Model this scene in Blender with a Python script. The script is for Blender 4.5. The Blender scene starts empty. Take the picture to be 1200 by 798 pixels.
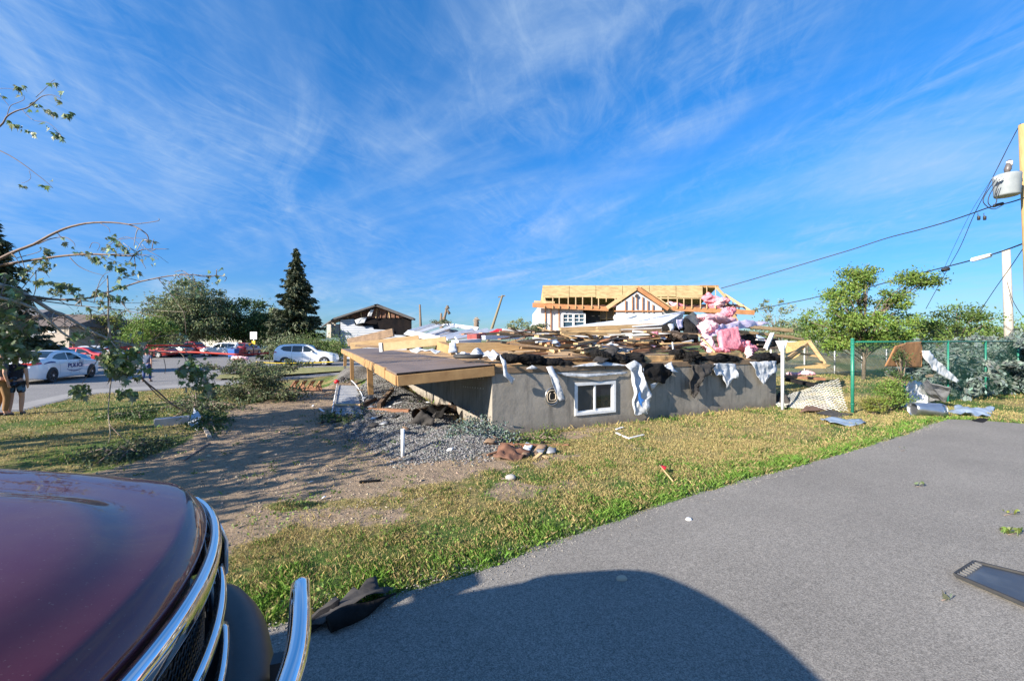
import bpy, bmesh, math, random
import numpy as np
from mathutils import Vector, Matrix, Euler, noise
R = math.radians
random.seed(7); rng = np.random.default_rng(7)
S = bpy.context.scene
COL = S.collection

# ------------------------------------------------------------------ camera, sky, sun, exposure
F, CX, CY, H = 480.0, 600.0, 399.0, 2.0
cam_d = bpy.data.cameras.new('camera'); cam = bpy.data.objects.new('camera', cam_d); COL.objects.link(cam)
cam.location = (0, 0, H); cam.rotation_euler = (R(90), 0, 0)
cam_d.sensor_width = 36; cam_d.lens = F / 1200 * 36
cam_d.clip_start = 0.05; cam_d.clip_end = 3000
S.camera = cam
SUN_EL, SUN_AZ = 24.0, 36.0          # light travels towards +x, turned AZ degrees towards +y
SUN_STR, SKY_STR, EXPO = 4.7, 0.128, 1.42
W = bpy.data.worlds.new('World'); S.world = W; W.use_nodes = True
def world_nodes():
    nt = W.node_tree; nt.nodes.clear(); N = nt.nodes.new; L = nt.links.new
    out = N('ShaderNodeOutputWorld'); bg = N('ShaderNodeBackground'); L(bg.outputs[0], out.inputs[0])
    sky = N('ShaderNodeTexSky'); sky.sky_type = 'NISHITA'; sky.sun_disc = False
    sky.sun_elevation = R(SUN_EL)
    # direction towards the sun
    dx, dy = -math.cos(R(SUN_AZ)), -math.sin(R(SUN_AZ))
    sky.sun_rotation = math.atan2(dx, dy) % (2 * math.pi)
    sky.altitude = 50; sky.air_density = 1.0; sky.dust_density = 0.25; sky.ozone_density = 3.0
    hs = N('ShaderNodeHueSaturation'); hs.inputs['Saturation'].default_value = 1.36; hs.inputs['Hue'].default_value = 0.502
    L(sky.outputs[0], hs.inputs['Color'])
    tc0 = N('ShaderNodeTexCoord'); sp0 = N('ShaderNodeSeparateXYZ'); L(tc0.outputs['Generated'], sp0.inputs[0])
    gr = N('ShaderNodeValToRGB'); L(sp0.outputs['Z'], gr.inputs[0]); el = gr.color_ramp.elements
    el[0].position = 0.0; el[0].color = (.18, .27, .41, 1); el[1].position = 0.75; el[1].color = (.66, .77, .80, 1)
    for p_, c_ in ((.06, (.20, .30, .45, 1)), (.16, (.26, .38, .53, 1)), (.32, (.44, .57, .67, 1))): e_ = el.new(p_); e_.color = c_
    tn = N('ShaderNodeMix'); tn.data_type = 'RGBA'; tn.blend_type = 'MULTIPLY'; tn.inputs[0].default_value = 1; L(hs.outputs[0], tn.inputs[6]); L(gr.outputs[0], tn.inputs[7])
    tc = N('ShaderNodeTexCoord'); sep = N('ShaderNodeSeparateXYZ'); L(tc.outputs['Generated'], sep.inputs[0])
    mz = N('ShaderNodeMath'); mz.operation = 'MAXIMUM'; L(sep.outputs['Z'], mz.inputs[0]); mz.inputs[1].default_value = 0.0
    ad = N('ShaderNodeMath'); ad.operation = 'ADD'; L(mz.outputs[0], ad.inputs[0]); ad.inputs[1].default_value = 0.10
    u = N('ShaderNodeMath'); u.operation = 'DIVIDE'; L(sep.outputs['X'], u.inputs[0]); L(ad.outputs[0], u.inputs[1])
    v = N('ShaderNodeMath'); v.operation = 'DIVIDE'; L(sep.outputs['Y'], v.inputs[0]); L(ad.outputs[0], v.inputs[1])
    cmb = N('ShaderNodeCombineXYZ'); L(u.outputs[0], cmb.inputs[0]); L(v.outputs[0], cmb.inputs[1])
    def layer(rot, sc, nsc, lo, hi, det, dist, off=(0, 0, 0), rough=0.6):
        mp = N('ShaderNodeMapping'); mp.vector_type = 'TEXTURE'; L(cmb.outputs[0], mp.inputs[0])
        mp.inputs['Rotation'].default_value = (0, 0, R(rot)); mp.inputs['Scale'].default_value = sc; mp.inputs['Location'].default_value = off
        n = N('ShaderNodeTexNoise'); L(mp.outputs[0], n.inputs['Vector']); n.inputs['Scale'].default_value = nsc
        n.inputs['Detail'].default_value = det; n.inputs['Distortion'].default_value = dist; n.inputs['Roughness'].default_value = rough
        r = N('ShaderNodeMapRange'); r.interpolation_type = 'SMOOTHSTEP'; L(n.outputs['Fac'], r.inputs['Value'])
        r.inputs['From Min'].default_value = lo; r.inputs['From Max'].default_value = hi
        return r.outputs[0]
    a = layer(118, (2.4, 1.0, 1), 1.7, 0.38, 0.80, 10, 1.5, (3.1, 1.2, 0), 0.62)     # long streaks
    b = layer(112, (1.8, 1, 1), 0.9, 0.30, 0.66, 4, 0.6, (5.3, 2.7, 0))                   # where there is any cloud
    c = layer(70, (1.6, 0.7, 1), 6.0, 0.35, 0.8, 9, 1.6, (2, 2, 0), 0.65)           # fine fibres
    m1 = N('ShaderNodeMath'); m1.operation = 'MULTIPLY'; L(a, m1.inputs[0]); L(b, m1.inputs[1])
    m2 = N('ShaderNodeMath'); m2.operation = 'MULTIPLY'; L(c, m2.inputs[0]); L(b, m2.inputs[1])
    m3 = N('ShaderNodeMath'); m3.operation = 'MULTIPLY_ADD'; L(m2.outputs[0], m3.inputs[0]); m3.inputs[1].default_value = 0.45; L(m1.outputs[0], m3.inputs[2])
    m4 = N('ShaderNodeMath'); m4.operation = 'MULTIPLY'; m4.use_clamp = True; L(m3.outputs[0], m4.inputs[0]); m4.inputs[1].default_value = 0.54
    m5 = N('ShaderNodeMath'); m5.operation = 'ADD'; L(m4.outputs[0], m5.inputs[0]); m5.inputs[1].default_value = 0.02
    dveil = layer(150, (2.6, 1, 1), 0.8, 0.42, 0.80, 7, 1.0, (1.7, 6.2, 0), 0.58); m6 = N('ShaderNodeMath'); m6.operation = 'MULTIPLY_ADD'; L(dveil, m6.inputs[0]); m6.inputs[1].default_value = 0.42; L(m5.outputs[0], m6.inputs[2]); m6.use_clamp = True
    mix = N('ShaderNodeMix'); mix.data_type = 'RGBA'; L(m6.outputs[0], mix.inputs[0]); L(tn.outputs[2], mix.inputs[6])
    mix.inputs[7].default_value = (1.6, 2.1, 2.75, 1)
    L(mix.outputs[2], bg.inputs[0]); bg.inputs[1].default_value = SKY_STR
world_nodes()
sd = bpy.data.lights.new('sun', 'SUN'); sd.energy = SUN_STR; sd.angle = R(0.55); sd.color = (1.0, 0.90, 0.76)
sun = bpy.data.objects.new('sun', sd); COL.objects.link(sun); sun.location = (-20, -10, 20)
ldir = Vector((math.cos(R(SUN_AZ)) * math.cos(R(SUN_EL)), math.sin(R(SUN_AZ)) * math.cos(R(SUN_EL)), -math.sin(R(SUN_EL))))
sun.rotation_euler = ldir.to_track_quat('-Z', 'Y').to_euler()
S.view_settings.view_transform = 'Standard'; S.view_settings.look = 'None'
S.view_settings.exposure = EXPO; S.view_settings.gamma = 1
S.render.resolution_x, S.render.resolution_y = 1024, 680

# ------------------------------------------------------------------ points from the photograph
def P(px, py, z=0.0):                      # ray through a pixel met by the level plane z
    d = (H - z) * F / (py - CY); return Vector(((px - CX) / F * d, d, z))
def AT(px, py, d):                         # ray through a pixel at depth d
    return Vector(((px - CX) / F * d, d, H - (py - CY) / F * d))
A0 = Vector((-0.41, 8.5, 0)); HT = Vector((0.903, 0.429, 0)).normalized(); HS = Vector((-HT.y, HT.x, 0))
def HP(t, s, z=0.0): return A0 + HT * t + HS * s + Vector((0, 0, z))
def HX(px, py, s):                         # ray through a pixel met by the plane s metres behind the front wall
    r = Vector(((px - CX) / F, 1, -(py - CY) / F)); o = Vector((0, 0, H))
    k = (s - (o - A0).dot(HS)) / r.dot(HS); return o + r * k

# ------------------------------------------------------------------ materials
MATS = {}
def mat(name, col, rough=0.7, col2=None, scale=3.0, bump=0.0, bscale=None, metal=0.0, coat=0.0, spec=0.5, stretch=(1, 1, 1), detail=6, trans=0.0, attr=None, sheen=0.0, lo=0.35, hi=0.65, backcol=None):
    if name in MATS: return MATS[name]
    m = bpy.data.materials.new(name); MATS[name] = m; m.use_nodes = True
    nt = m.node_tree; b = nt.nodes['Principled BSDF']; N = nt.nodes.new; L = nt.links.new
    c1 = (*col, 1)
    b.inputs['Base Color'].default_value = c1; b.inputs['Roughness'].default_value = rough; b.inputs['Metallic'].default_value = metal
    b.inputs['Coat Weight'].default_value = coat; b.inputs['Coat Roughness'].default_value = 0.04
    b.inputs['Specular IOR Level'].default_value = spec
    tc = N('ShaderNodeTexCoord'); mp = N('ShaderNodeMapping'); mp.inputs['Scale'].default_value = stretch
    L(tc.outputs['Object'], mp.inputs[0])
    base = None
    if col2 is not None:
        n = N('ShaderNodeTexNoise'); n.inputs['Scale'].default_value = scale; n.inputs['Detail'].default_value = detail; n.inputs['Roughness'].default_value = 0.62
        L(mp.outputs[0], n.inputs['Vector'])
        r = N('ShaderNodeMapRange'); L(n.outputs['Fac'], r.inputs['Value']); r.inputs['From Min'].default_value = lo; r.inputs['From Max'].default_value = hi
        x = N('ShaderNodeMix'); x.data_type = 'RGBA'; L(r.outputs[0], x.inputs[0]); x.inputs[6].default_value = c1; x.inputs[7].default_value = (*col2, 1)
        base = x.outputs[2]
    if attr:
        at = N('ShaderNodeAttribute'); at.attribute_name = attr
        if base is not None:
            x = N('ShaderNodeMix'); x.data_type = 'RGBA'; x.blend_type = 'MULTIPLY'; x.inputs[0].default_value = 1; L(base, x.inputs[6]); L(at.outputs['Color'], x.inputs[7]); base = x.outputs[2]
        else: base = at.outputs['Color']
    if base is not None: L(base, b.inputs['Base Color'])
    if bump:
        n = N('ShaderNodeTexNoise'); n.inputs['Scale'].default_value = bscale or scale * 4; n.inputs['Detail'].default_value = 8
        L(mp.outputs[0], n.inputs['Vector'])
        bp = N('ShaderNodeBump'); bp.inputs['Strength'].default_value = 1.0; bp.inputs['Distance'].default_value = bump
        L(n.outputs['Fac'], bp.inputs['Height']); L(bp.outputs[0], b.inputs['Normal'])
    if trans:
        tb = N('ShaderNodeBsdfTranslucent'); ms = N('ShaderNodeMixShader'); ms.inputs[0].default_value = trans
        if base is not None: L(base, tb.inputs[0])
        else: tb.inputs[0].default_value = c1
        L(b.outputs[0], ms.inputs[1]); L(tb.outputs[0], ms.inputs[2]); L(ms.outputs[0], nt.nodes['Material Output'].inputs[0])
    return m
wood = mat('pale_lumber', (0.50, 0.35, 0.18), 0.7, (0.36, 0.23, 0.11), 3, 0.002, 30, stretch=(1, 1, 6))
wood_new = mat('new_lumber', (0.55, 0.40, 0.22), 0.7, (0.42, 0.27, 0.13), 2.5, 0.002, 25)
wood_deck = mat('treated_lumber', (0.40, 0.245, 0.105), 0.7, (0.27, 0.15, 0.06), 3.2, 0.002, 25, lo=0.3, hi=0.7)
wood_old = mat('grey_brown_lumber', (0.24, 0.16, 0.10), 0.8, (0.13, 0.085, 0.055), 4, 0.003, 30)
wood_red = mat('reddish_lumber', (0.30, 0.15, 0.08), 0.75, (0.20, 0.09, 0.05), 4, 0.002, 30)
white_p = mat('white_vinyl', (0.78, 0.79, 0.80), 0.45, (0.62, 0.64, 0.66), 5, 0.001, 12)
white_metal = mat('white_painted_metal', (0.75, 0.76, 0.78), 0.35, (0.62, 0.63, 0.65), 4, 0.001, 15)
white_cloth = mat('white_membrane', (0.70, 0.73, 0.78), 0.55, (0.52, 0.56, 0.62), 6, 0.006, 10, trans=0.25)
black_p = mat('black_roofing', (0.006, 0.006, 0.007), 0.9, (0.016, 0.015, 0.015), 6, 0.015, 18, spec=0.2)
grey_p = mat('dark_grey_felt', (0.055, 0.05, 0.047), 0.9, (0.022, 0.02, 0.02), 6, 0.008, 12)
pink = mat('pink_insulation', (0.86, 0.36, 0.42), 0.95, (0.72, 0.20, 0.26), 5, 0.02, 14, trans=0.15)
pink_pale = mat('pale_pink_insulation', (0.88, 0.58, 0.60), 0.95, (0.80, 0.42, 0.46), 4, 0.02, 12, trans=0.15)
osb = mat('osb_board', (0.60, 0.42, 0.17), 0.8, (0.40, 0.25, 0.09), 14, 0.002, 60, lo=0.38, hi=0.62, detail=8)
plywood = mat('plywood', (0.52, 0.34, 0.16), 0.75, (0.38, 0.22, 0.09), 2.5, 0.002, 20)
brownboard = mat('weathered_particle_board', (0.33, 0.17, 0.07), 0.85, (0.24, 0.115, 0.045), 7, 0.003, 60)
galv = mat('galvanised_metal', (0.55, 0.57, 0.60), 0.28, (0.42, 0.44, 0.47), 5, 0.002, 8, metal=0.9)
alu = mat('grey_sheet_metal', (0.27, 0.28, 0.30), 0.5, (0.19, 0.20, 0.22), 4, 0.004, 6, metal=0.3)
bluegrey = mat('blue_grey_metal', (0.34, 0.42, 0.52), 0.4, (0.25, 0.32, 0.42), 4, 0.004, 6, metal=0.35)
red_p = mat('red_plastic', (0.65, 0.02, 0.03), 0.45, (0.5, 0.015, 0.02), 6)
blue_tarp = mat('blue_tarp', (0.30, 0.40, 0.60), 0.5, (0.42, 0.48, 0.60), 5, 0.006, 8)
bark = mat('bark', (0.22, 0.17, 0.13), 0.9, (0.12, 0.09, 0.065), 9, 0.01, 30)
bark_pale = mat('pale_stripped_bark', (0.46, 0.40, 0.33), 0.8, (0.27, 0.22, 0.17), 8, 0.004, 30)
twigm = mat('twig_bark', (0.24, 0.18, 0.15), 0.85, (0.15, 0.105, 0.085), 12)
polew = mat('pole_wood', (0.44, 0.30, 0.13), 0.85, (0.32, 0.21, 0.09), 8, 0.003, 30, stretch=(4, 4, 0.4))
polegrey = mat('grey_pole_wood', (0.48, 0.44, 0.39), 0.85, (0.34, 0.31, 0.27), 8, 0.003, 30, stretch=(4, 4, 0.4))
glass_d = mat('dark_glass', (0.015, 0.02, 0.025), 0.05, spec=0.8)
rubber = mat('black_rubber', (0.022, 0.022, 0.024), 0.7, (0.035, 0.035, 0.036), 20)
blackpl = mat('black_plastic', (0.018, 0.02, 0.024), 0.42, (0.024, 0.026, 0.03), 30, 0.0006, 260)
chrome = mat('chrome', (0.82, 0.83, 0.85), 0.06, metal=1.0)
green_metal = mat('green_painted_steel', (0.02, 0.20, 0.13), 0.4, (0.015, 0.15, 0.10), 8)
wire_m = mat('cable_black', (0.02, 0.02, 0.022), 0.6)
darkvoid = mat('vent_shade', (0.035, 0.028, 0.024), 0.9, (0.06, 0.045, 0.035), 3)

# ------------------------------------------------------------------ mesh helpers
def tag(o, label=None, cat=None, group=None, kind=None):
    if label: o['label'] = label
    if cat: o['category'] = cat
    if group: o['group'] = group
    if kind: o['kind'] = kind
    return o
def empty(name, loc, label, cat, group=None, rz=0.0):
    o = bpy.data.objects.new(name, None); COL.objects.link(o); o.location = loc; o.rotation_euler = (0, 0, rz); o.empty_display_size = 0.2
    return tag(o, label, cat, group)
def link(name, me, parent=None):
    o = bpy.data.objects.new(name, me); COL.objects.link(o)
    if parent: o.parent = parent
    return o
def copy_tree(o, parent=None):
    c = o.copy(); COL.objects.link(c)
    if parent: c.parent = parent
    for ch in list(o.children): copy_tree(ch, c)
    return c
class MB:
    def __init__(s): s.v = []; s.f = []; s.m = []; s.sm = []
    def add(s, vs, fs, mi=0, smooth=False):
        n = len(s.v); s.v += [Vector(v) for v in vs]; s.f += [tuple(i + n for i in f) for f in fs]; s.m += [mi] * len(fs); s.sm += [smooth] * len(fs); return s
    def box(s, c, size, rot=None, mi=0):
        c = Vector(c); hx, hy, hz = [k / 2 for k in size]
        M = rot if isinstance(rot, Matrix) else (Euler(rot).to_matrix() if rot else Matrix.Identity(3))
        vs = [c + M @ Vector((x * hx, y * hy, z * hz)) for x, y, z in ((-1,-1,-1),(1,-1,-1),(1,1,-1),(-1,1,-1),(-1,-1,1),(1,-1,1),(1,1,1),(-1,1,1))]
        return s.add(vs, [(0,3,2,1),(4,5,6,7),(0,1,5,4),(1,2,6,5),(2,3,7,6),(3,0,4,7)], mi)
    def beam(s, a, b, w, h, mi=0, up=(0, 0, 1), roll=0.0):      # w sideways, h along up
        a, b = Vector(a), Vector(b); d = (b - a); L = d.length; d.normalize(); up = Vector(up)
        x = d.cross(up)
        if x.length < 1e-4: x = d.cross(Vector((0, 1, 0)))
        x.normalize(); z = x.cross(d)
        if roll: q = Matrix.Rotation(roll, 3, d); x = q @ x; z = q @ z
        M = Matrix((x, d, z)).transposed()
        return s.box((a + b) / 2, (w, L, h), M, mi)
    def tube(s, pts, r, n=6, mi=0, cap=True):
        pts = [Vector(p) for p in pts]; k = len(pts); rs = r if hasattr(r, '__len__') else [r] * k
        base = len(s.v); prev = None
        for i, p in enumerate(pts):
            t = (pts[min(i + 1, k - 1)] - pts[max(i - 1, 0)]); t = t.normalized() if t.length > 1e-9 else Vector((0, 0, 1))
            if prev is None:
                x = t.cross(Vector((0, 0, 1)));
                if x.length < 0.05: x = t.cross(Vector((0, 1, 0)))
            else: x = prev - t * prev.dot(t)
            x.normalize(); prev = x; y = t.cross(x)
            s.v += [p + (x * math.cos(2 * math.pi * j / n) + y * math.sin(2 * math.pi * j / n)) * rs[i] for j in range(n)]
        fs = [(base + i * n + j, base + i * n + (j + 1) % n, base + (i + 1) * n + (j + 1) % n, base + (i + 1) * n + j) for i in range(k - 1) for j in range(n)]
        s.f += fs; s.m += [mi] * len(fs); s.sm += [True] * len(fs)
        if cap: s.f += [tuple(base + j for j in reversed(range(n))), tuple(base + (k - 1) * n + j for j in range(n))]; s.m += [mi] * 2; s.sm += [False] * 2
        return s
    def disc(s, c, nrm, r, th, n=20, mi=0, smooth=True):
        c = Vector(c); nrm = Vector(nrm).normalized(); return s.tube([c - nrm * th / 2, c + nrm * th / 2], r, n, mi)
    def quad(s, a, b, c, d, mi=0): return s.add([a, b, c, d], [(0, 1, 2, 3)], mi)
    def prism(s, pts, off, mi=0):                                   # polygon and its copy moved by off
        n = len(pts); off = Vector(off); vs = [Vector(p) for p in pts] + [Vector(p) + off for p in pts]
        return s.add(vs, [tuple(range(n)), tuple(range(2 * n - 1, n - 1, -1))] + [(i, i + n, (i + 1) % n + n, (i + 1) % n) for i in range(n)], mi)
    def mesh(s, mats, off=Vector((0, 0, 0)), fix=True):
        me = bpy.data.meshes.new('m'); me.from_pydata([v - off for v in s.v], [], s.f)
        for m in (mats if isinstance(mats, (list, tuple)) else [mats]): me.materials.append(m)
        me.polygons.foreach_set('material_index', s.m); me.polygons.foreach_set('use_smooth', s.sm)
        if fix:
            bm = bmesh.new(); bm.from_mesh(me); bmesh.ops.recalc_face_normals(bm, faces=bm.faces); bm.to_mesh(me); bm.free()
        me.update(); return me
    def build(s, name, mats, parent=None, label=None, cat=None, group=None, kind=None, local=False, bevel=0.0, fix=True):
        if local: off = Vector((0, 0, 0))
        elif parent is not None:
            off = Vector(parent.location); q = parent.parent
            while q is not None: off += Vector(q.location); q = q.parent
        else:
            n = len(s.v); off = Vector((sum(v.x for v in s.v) / n, sum(v.y for v in s.v) / n, min(v.z for v in s.v)))
        me = s.mesh(mats, off, fix); me.name = name
        o = link(name, me, parent)
        if parent is None and not local: o.location = off
        if bevel:
            b = o.modifiers.new('bevel', 'BEVEL'); b.width = bevel; b.segments = 2; b.limit_method = 'ANGLE'
        return tag(o, label, cat, group, kind)
def sheet(name, pts, m, th=0.006, crumple=0.03, ns=3.0, cuts=4, parent=None, label=None, cat=None, group=None, droop=0.0, ragged=0.0, mi=None, extra_mats=()):
    """a thin crumpled sheet with a real thickness from a rough 3D outline"""
    bm = bmesh.new(); pv = []
    n = len(pts); pts = [Vector(p) for p in pts]
    per = []
    for i in range(n):
        a, b = pts[i], pts[(i + 1) % n]; k = max(1, int((b - a).length / 0.12)) if ragged else 1
        for j in range(k):
            p = a.lerp(b, j / k)
            if ragged and j: p = p + Vector((noise.noise(p * 9), noise.noise(p * 9 + Vector((5, 1, 2))), noise.noise(p * 9 + Vector((1, 7, 3))))) * ragged
            per.append(p)
    f = bm.faces.new([bm.verts.new(p) for p in per]); bmesh.ops.triangulate(bm, faces=[f], ngon_method='EAR_CLIP')
    for _ in range(cuts):
        el = [e for e in bm.edges if e.calc_length() > 0.09]
        if not el or len(bm.faces) > 9000: break
        bmesh.ops.subdivide_edges(bm, edges=el, cuts=1, use_grid_fill=False)
        bmesh.ops.triangulate(bm, faces=[f for f in bm.faces if len(f.verts) > 3])
    bmesh.ops.recalc_face_normals(bm, faces=bm.faces)
    nrm = Vector((0, 0, 0))
    for f in bm.faces: nrm += f.normal * f.calc_area()
    nrm.normalize()
    sd_ = hash(name + str(round(pts[0].x, 2))) % 97 if False else (abs(pts[0].x * 13.7 + pts[0].y * 3.1) % 50)
    for v in bm.verts:
        q = v.co * ns + Vector((sd_, sd_, sd_))
        v.co += nrm * (noise.noise(q) + 0.5 * noise.noise(q * 2.3)) * crumple * 1.6 + Vector((noise.noise(q + Vector((9, 0, 0))), noise.noise(q + Vector((0, 9, 0))), noise.noise(q + Vector((0, 0, 9))))) * crumple * 0.5
    zmin = min(v.co.z for v in bm.verts); cen = sum((p for p in pts), Vector()) / n
    off = Vector((cen.x, cen.y, zmin))
    if parent is not None: off = Vector(parent.location)
    me = bpy.data.meshes.new(name)
    for v in bm.verts: v.co -= off
    for f in bm.faces: f.smooth = True
    bm.to_mesh(me); bm.free(); me.materials.append(m)
    o = link(name, me, parent)
    if parent is None: o.location = off
    s_ = o.modifiers.new('solid', 'SOLIDIFY'); s_.thickness = th; s_.offset = 0
    return tag(o, label, cat, group)
def lump(name, a, b, r, m, label=None, cat=None, group=None, rough=0.35, ns=3.5, flat=0.7, sub=5, parent=None):
    """an uneven soft mass between two points (rolled felt, insulation)"""
    a, b = Vector(a), Vector(b); bm = bmesh.new(); bmesh.ops.create_icosphere(bm, subdivisions=sub, radius=1)
    d = b - a; L = d.length / 2 + r; x = d.normalized(); up = Vector((0, 0, 1)); y = up.cross(x)
    if y.length < 0.1: y = Vector((0, 1, 0)).cross(x)
    y.normalize(); z = x.cross(y); c = (a + b) / 2; sd_ = abs(a.x * 7.3) % 40
    for v in bm.verts:
        p = v.co.copy(); p.x = math.copysign(abs(p.x) ** 0.7, p.x)
        w = x * p.x * L + y * p.y * r + z * p.z * r * flat
        q = (c + w) * ns + Vector((sd_, 0, 0)); k = noise.noise(q) + 0.6 * noise.noise(q * 2.2) + 0.45 * noise.noise(q * 5) + 0.35 * noise.noise(q * 11)
        v.co = c + w + (w.normalized() * k + Vector((noise.noise(q + Vector((3, 0, 0))), noise.noise(q + Vector((0, 3, 0))), noise.noise(q + Vector((0, 0, 3))))) * 0.6) * r * rough
    zmin = min(v.co.z for v in bm.verts); off = Vector((c.x, c.y, zmin)) if parent is None else Vector(parent.location)
    for v in bm.verts: v.co -= off
    for f in bm.faces: f.smooth = rough < 0.5
    me = bpy.data.meshes.new(name); bm.to_mesh(me); bm.free(); me.materials.append(m)
    o = link(name, me, parent)
    if parent is None: o.location = off
    return tag(o, label, cat, group)
def npmesh(name, V, Fc, mats, col=None, smooth=False, parent=None, matidx=None):
    """numpy mesh: V (n,3), Fc (m,k) all faces the same size"""
    V = np.asarray(V, dtype=np.float32); Fc = np.asarray(Fc, dtype=np.int32)
    me = bpy.data.meshes.new(name); n, (m, k) = len(V), Fc.shape
    me.vertices.add(n); me.vertices.foreach_set('co', V.ravel()); me.loops.add(m * k); me.loops.foreach_set('vertex_index', Fc.ravel())
    me.polygons.add(m); me.polygons.foreach_set('loop_start', np.arange(0, m * k, k, dtype=np.int32))
    me.polygons.foreach_set('use_smooth', np.full(m, smooth))
    for q in (mats if isinstance(mats, (list, tuple)) else [mats]): me.materials.append(q)
    if matidx is not None: me.polygons.foreach_set('material_index', np.asarray(matidx, dtype=np.int32))
    me.update(calc_edges=True)
    if col is not None:
        a = me.color_attributes.new('tint', 'FLOAT_COLOR', 'POINT'); c4 = np.ones((n, 4), dtype=np.float32); c4[:, :3] = col; a.data.foreach_set('color', c4.ravel())
    return link(name, me, parent)

# ------------------------------------------------------------------ ground
def sdist(poly, X, Y):                      # signed distance to polygon, inside positive
    X = np.asarray(X, float); Y = np.asarray(Y, float); d = np.full(X.shape, 1e9); ins = np.zeros(X.shape, bool)
    n = len(poly)
    for i in range(n):
        x0, y0 = poly[i][0], poly[i][1]; x1, y1 = poly[(i + 1) % n][0], poly[(i + 1) % n][1]
        ex, ey = x1 - x0, y1 - y0; t = np.clip(((X - x0) * ex + (Y - y0) * ey) / (ex * ex + ey * ey + 1e-12), 0, 1)
        d = np.minimum(d, np.hypot(X - x0 - t * ex, Y - y0 - t * ey))
        c = ((y0 > Y) != (y1 > Y)) & (X < (x1 - x0) * (Y - y0) / (y1 - y0 + 1e-12) + x0); ins ^= c
    return np.where(ins, d, -d)
def _h(i, j, s): 
    v = np.sin(i * 127.1 + j * 311.7 + s * 74.7) * 43758.5453; return v - np.floor(v)
def vn(X, Y, sc, s=0):                      # value noise -1..1
    x, y = X * sc, Y * sc; i, j = np.floor(x), np.floor(y); a, b = x - i, y - j; a = a * a * (3 - 2 * a); b = b * b * (3 - 2 * b)
    return 2 * ((_h(i, j, s) * (1 - a) + _h(i + 1, j, s) * a) * (1 - b) + (_h(i, j + 1, s) * (1 - a) + _h(i + 1, j + 1, s) * a) * b) - 1
def fbm(X, Y, sc, s=0, o=4):
    r = 0; a = 1; t = 0
    for k in range(o): r = r + a * vn(X, Y, sc * 2 ** k, s + k); t += a; a *= 0.55
    return r / t
def G(*l): return [tuple(P(x, y)[:2]) for x, y in l]
edge = [(-9, 0.1), (-4, 1.75), (-1.72, 2.85), (-0.93, 3.19), (0, 3.75), (1.88, 5.03), (4.66, 6.58), (8.3, 8.65), (10.4, 10.0), (10.96, 10.35)]
drive_poly = edge + [(11.6, 10.3), (12.3, 9.8), (14.5, 8.4), (30, 0), (30, -25), (-9, -25)]
dirt_poly = [(-9, 3.4), (-7.3, 4.5), (-6.6, 6.2)] + G((205, 520), (245, 500), (262, 480), (345, 456), (420, 452), (480, 470), (560, 500), (650, 528), (610, 556), (520, 572), (430, 592), (330, 600), (280, 605)) + [(-2.6, 4.4), (-4, 3.4), (-6, 2.6)]
gravel_poly = G((392, 500), (405, 470), (425, 452)) + [(-7.6, 17), (-9.6, 22)] + [tuple(HP(-0.05, 16)[:2]), tuple(HP(-0.05, 0.3)[:2])] + G((600, 520), (610, 530), (552, 540), (480, 545), (436, 528), (405, 515))
street_poly = [(-60, 6.0), (-20, 7.6)] + G((25, 482), (100, 463), (215, 455), (300, 449), (400, 439)) + [(-8.5, 24.5), (-4, 27), (-2, 28), (-2, 62), (-60, 62)]
verge_poly = G((252, 446), (300, 444), (398, 436.5)) + [(-8, 27), (20, 36), (20, 38.6), (-10, 29.6)] + G((395, 431), (330, 433.5), (258, 441))
house_poly = [tuple(HP(-0.02, 0)[:2]), tuple(HP(9.4, 0)[:2]), tuple(HP(9.4, 16)[:2]), tuple(HP(0, 16)[:2])]
def gheight(X, Y):
    g = sdist(gravel_poly, X, Y) ; m = np.clip((g + 0.25) / 1.2, 0, 1); m = m * m * (3 - 2 * m)
    d = np.clip((sdist(dirt_poly, X, Y) + 0.2) / 0.8, 0, 1)
    near = np.clip((18 - Y) / 6, 0, 1)
    dr = np.clip((-sdist(drive_poly, X, Y) - 0.02) / 0.5, 0, 1); st = np.clip((-sdist(street_poly, X, Y) - 0.1) / 0.8, 0, 1)
    back = np.clip((Y - 10) / 7, 0, 1)
    return (m * (0.20 + 0.42 * back + 0.05 * vn(X, Y, 1.6, 3) + 0.03 * vn(X, Y, 3.7, 4)) + d * (1 - m) * near * (0.03 * fbm(X, Y, 1.3, 9) + 0.012 * vn(X, Y, 7, 2)) + 0.02 * fbm(X, Y, 0.9, 5) * near) * dr * st - 0.004
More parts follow.
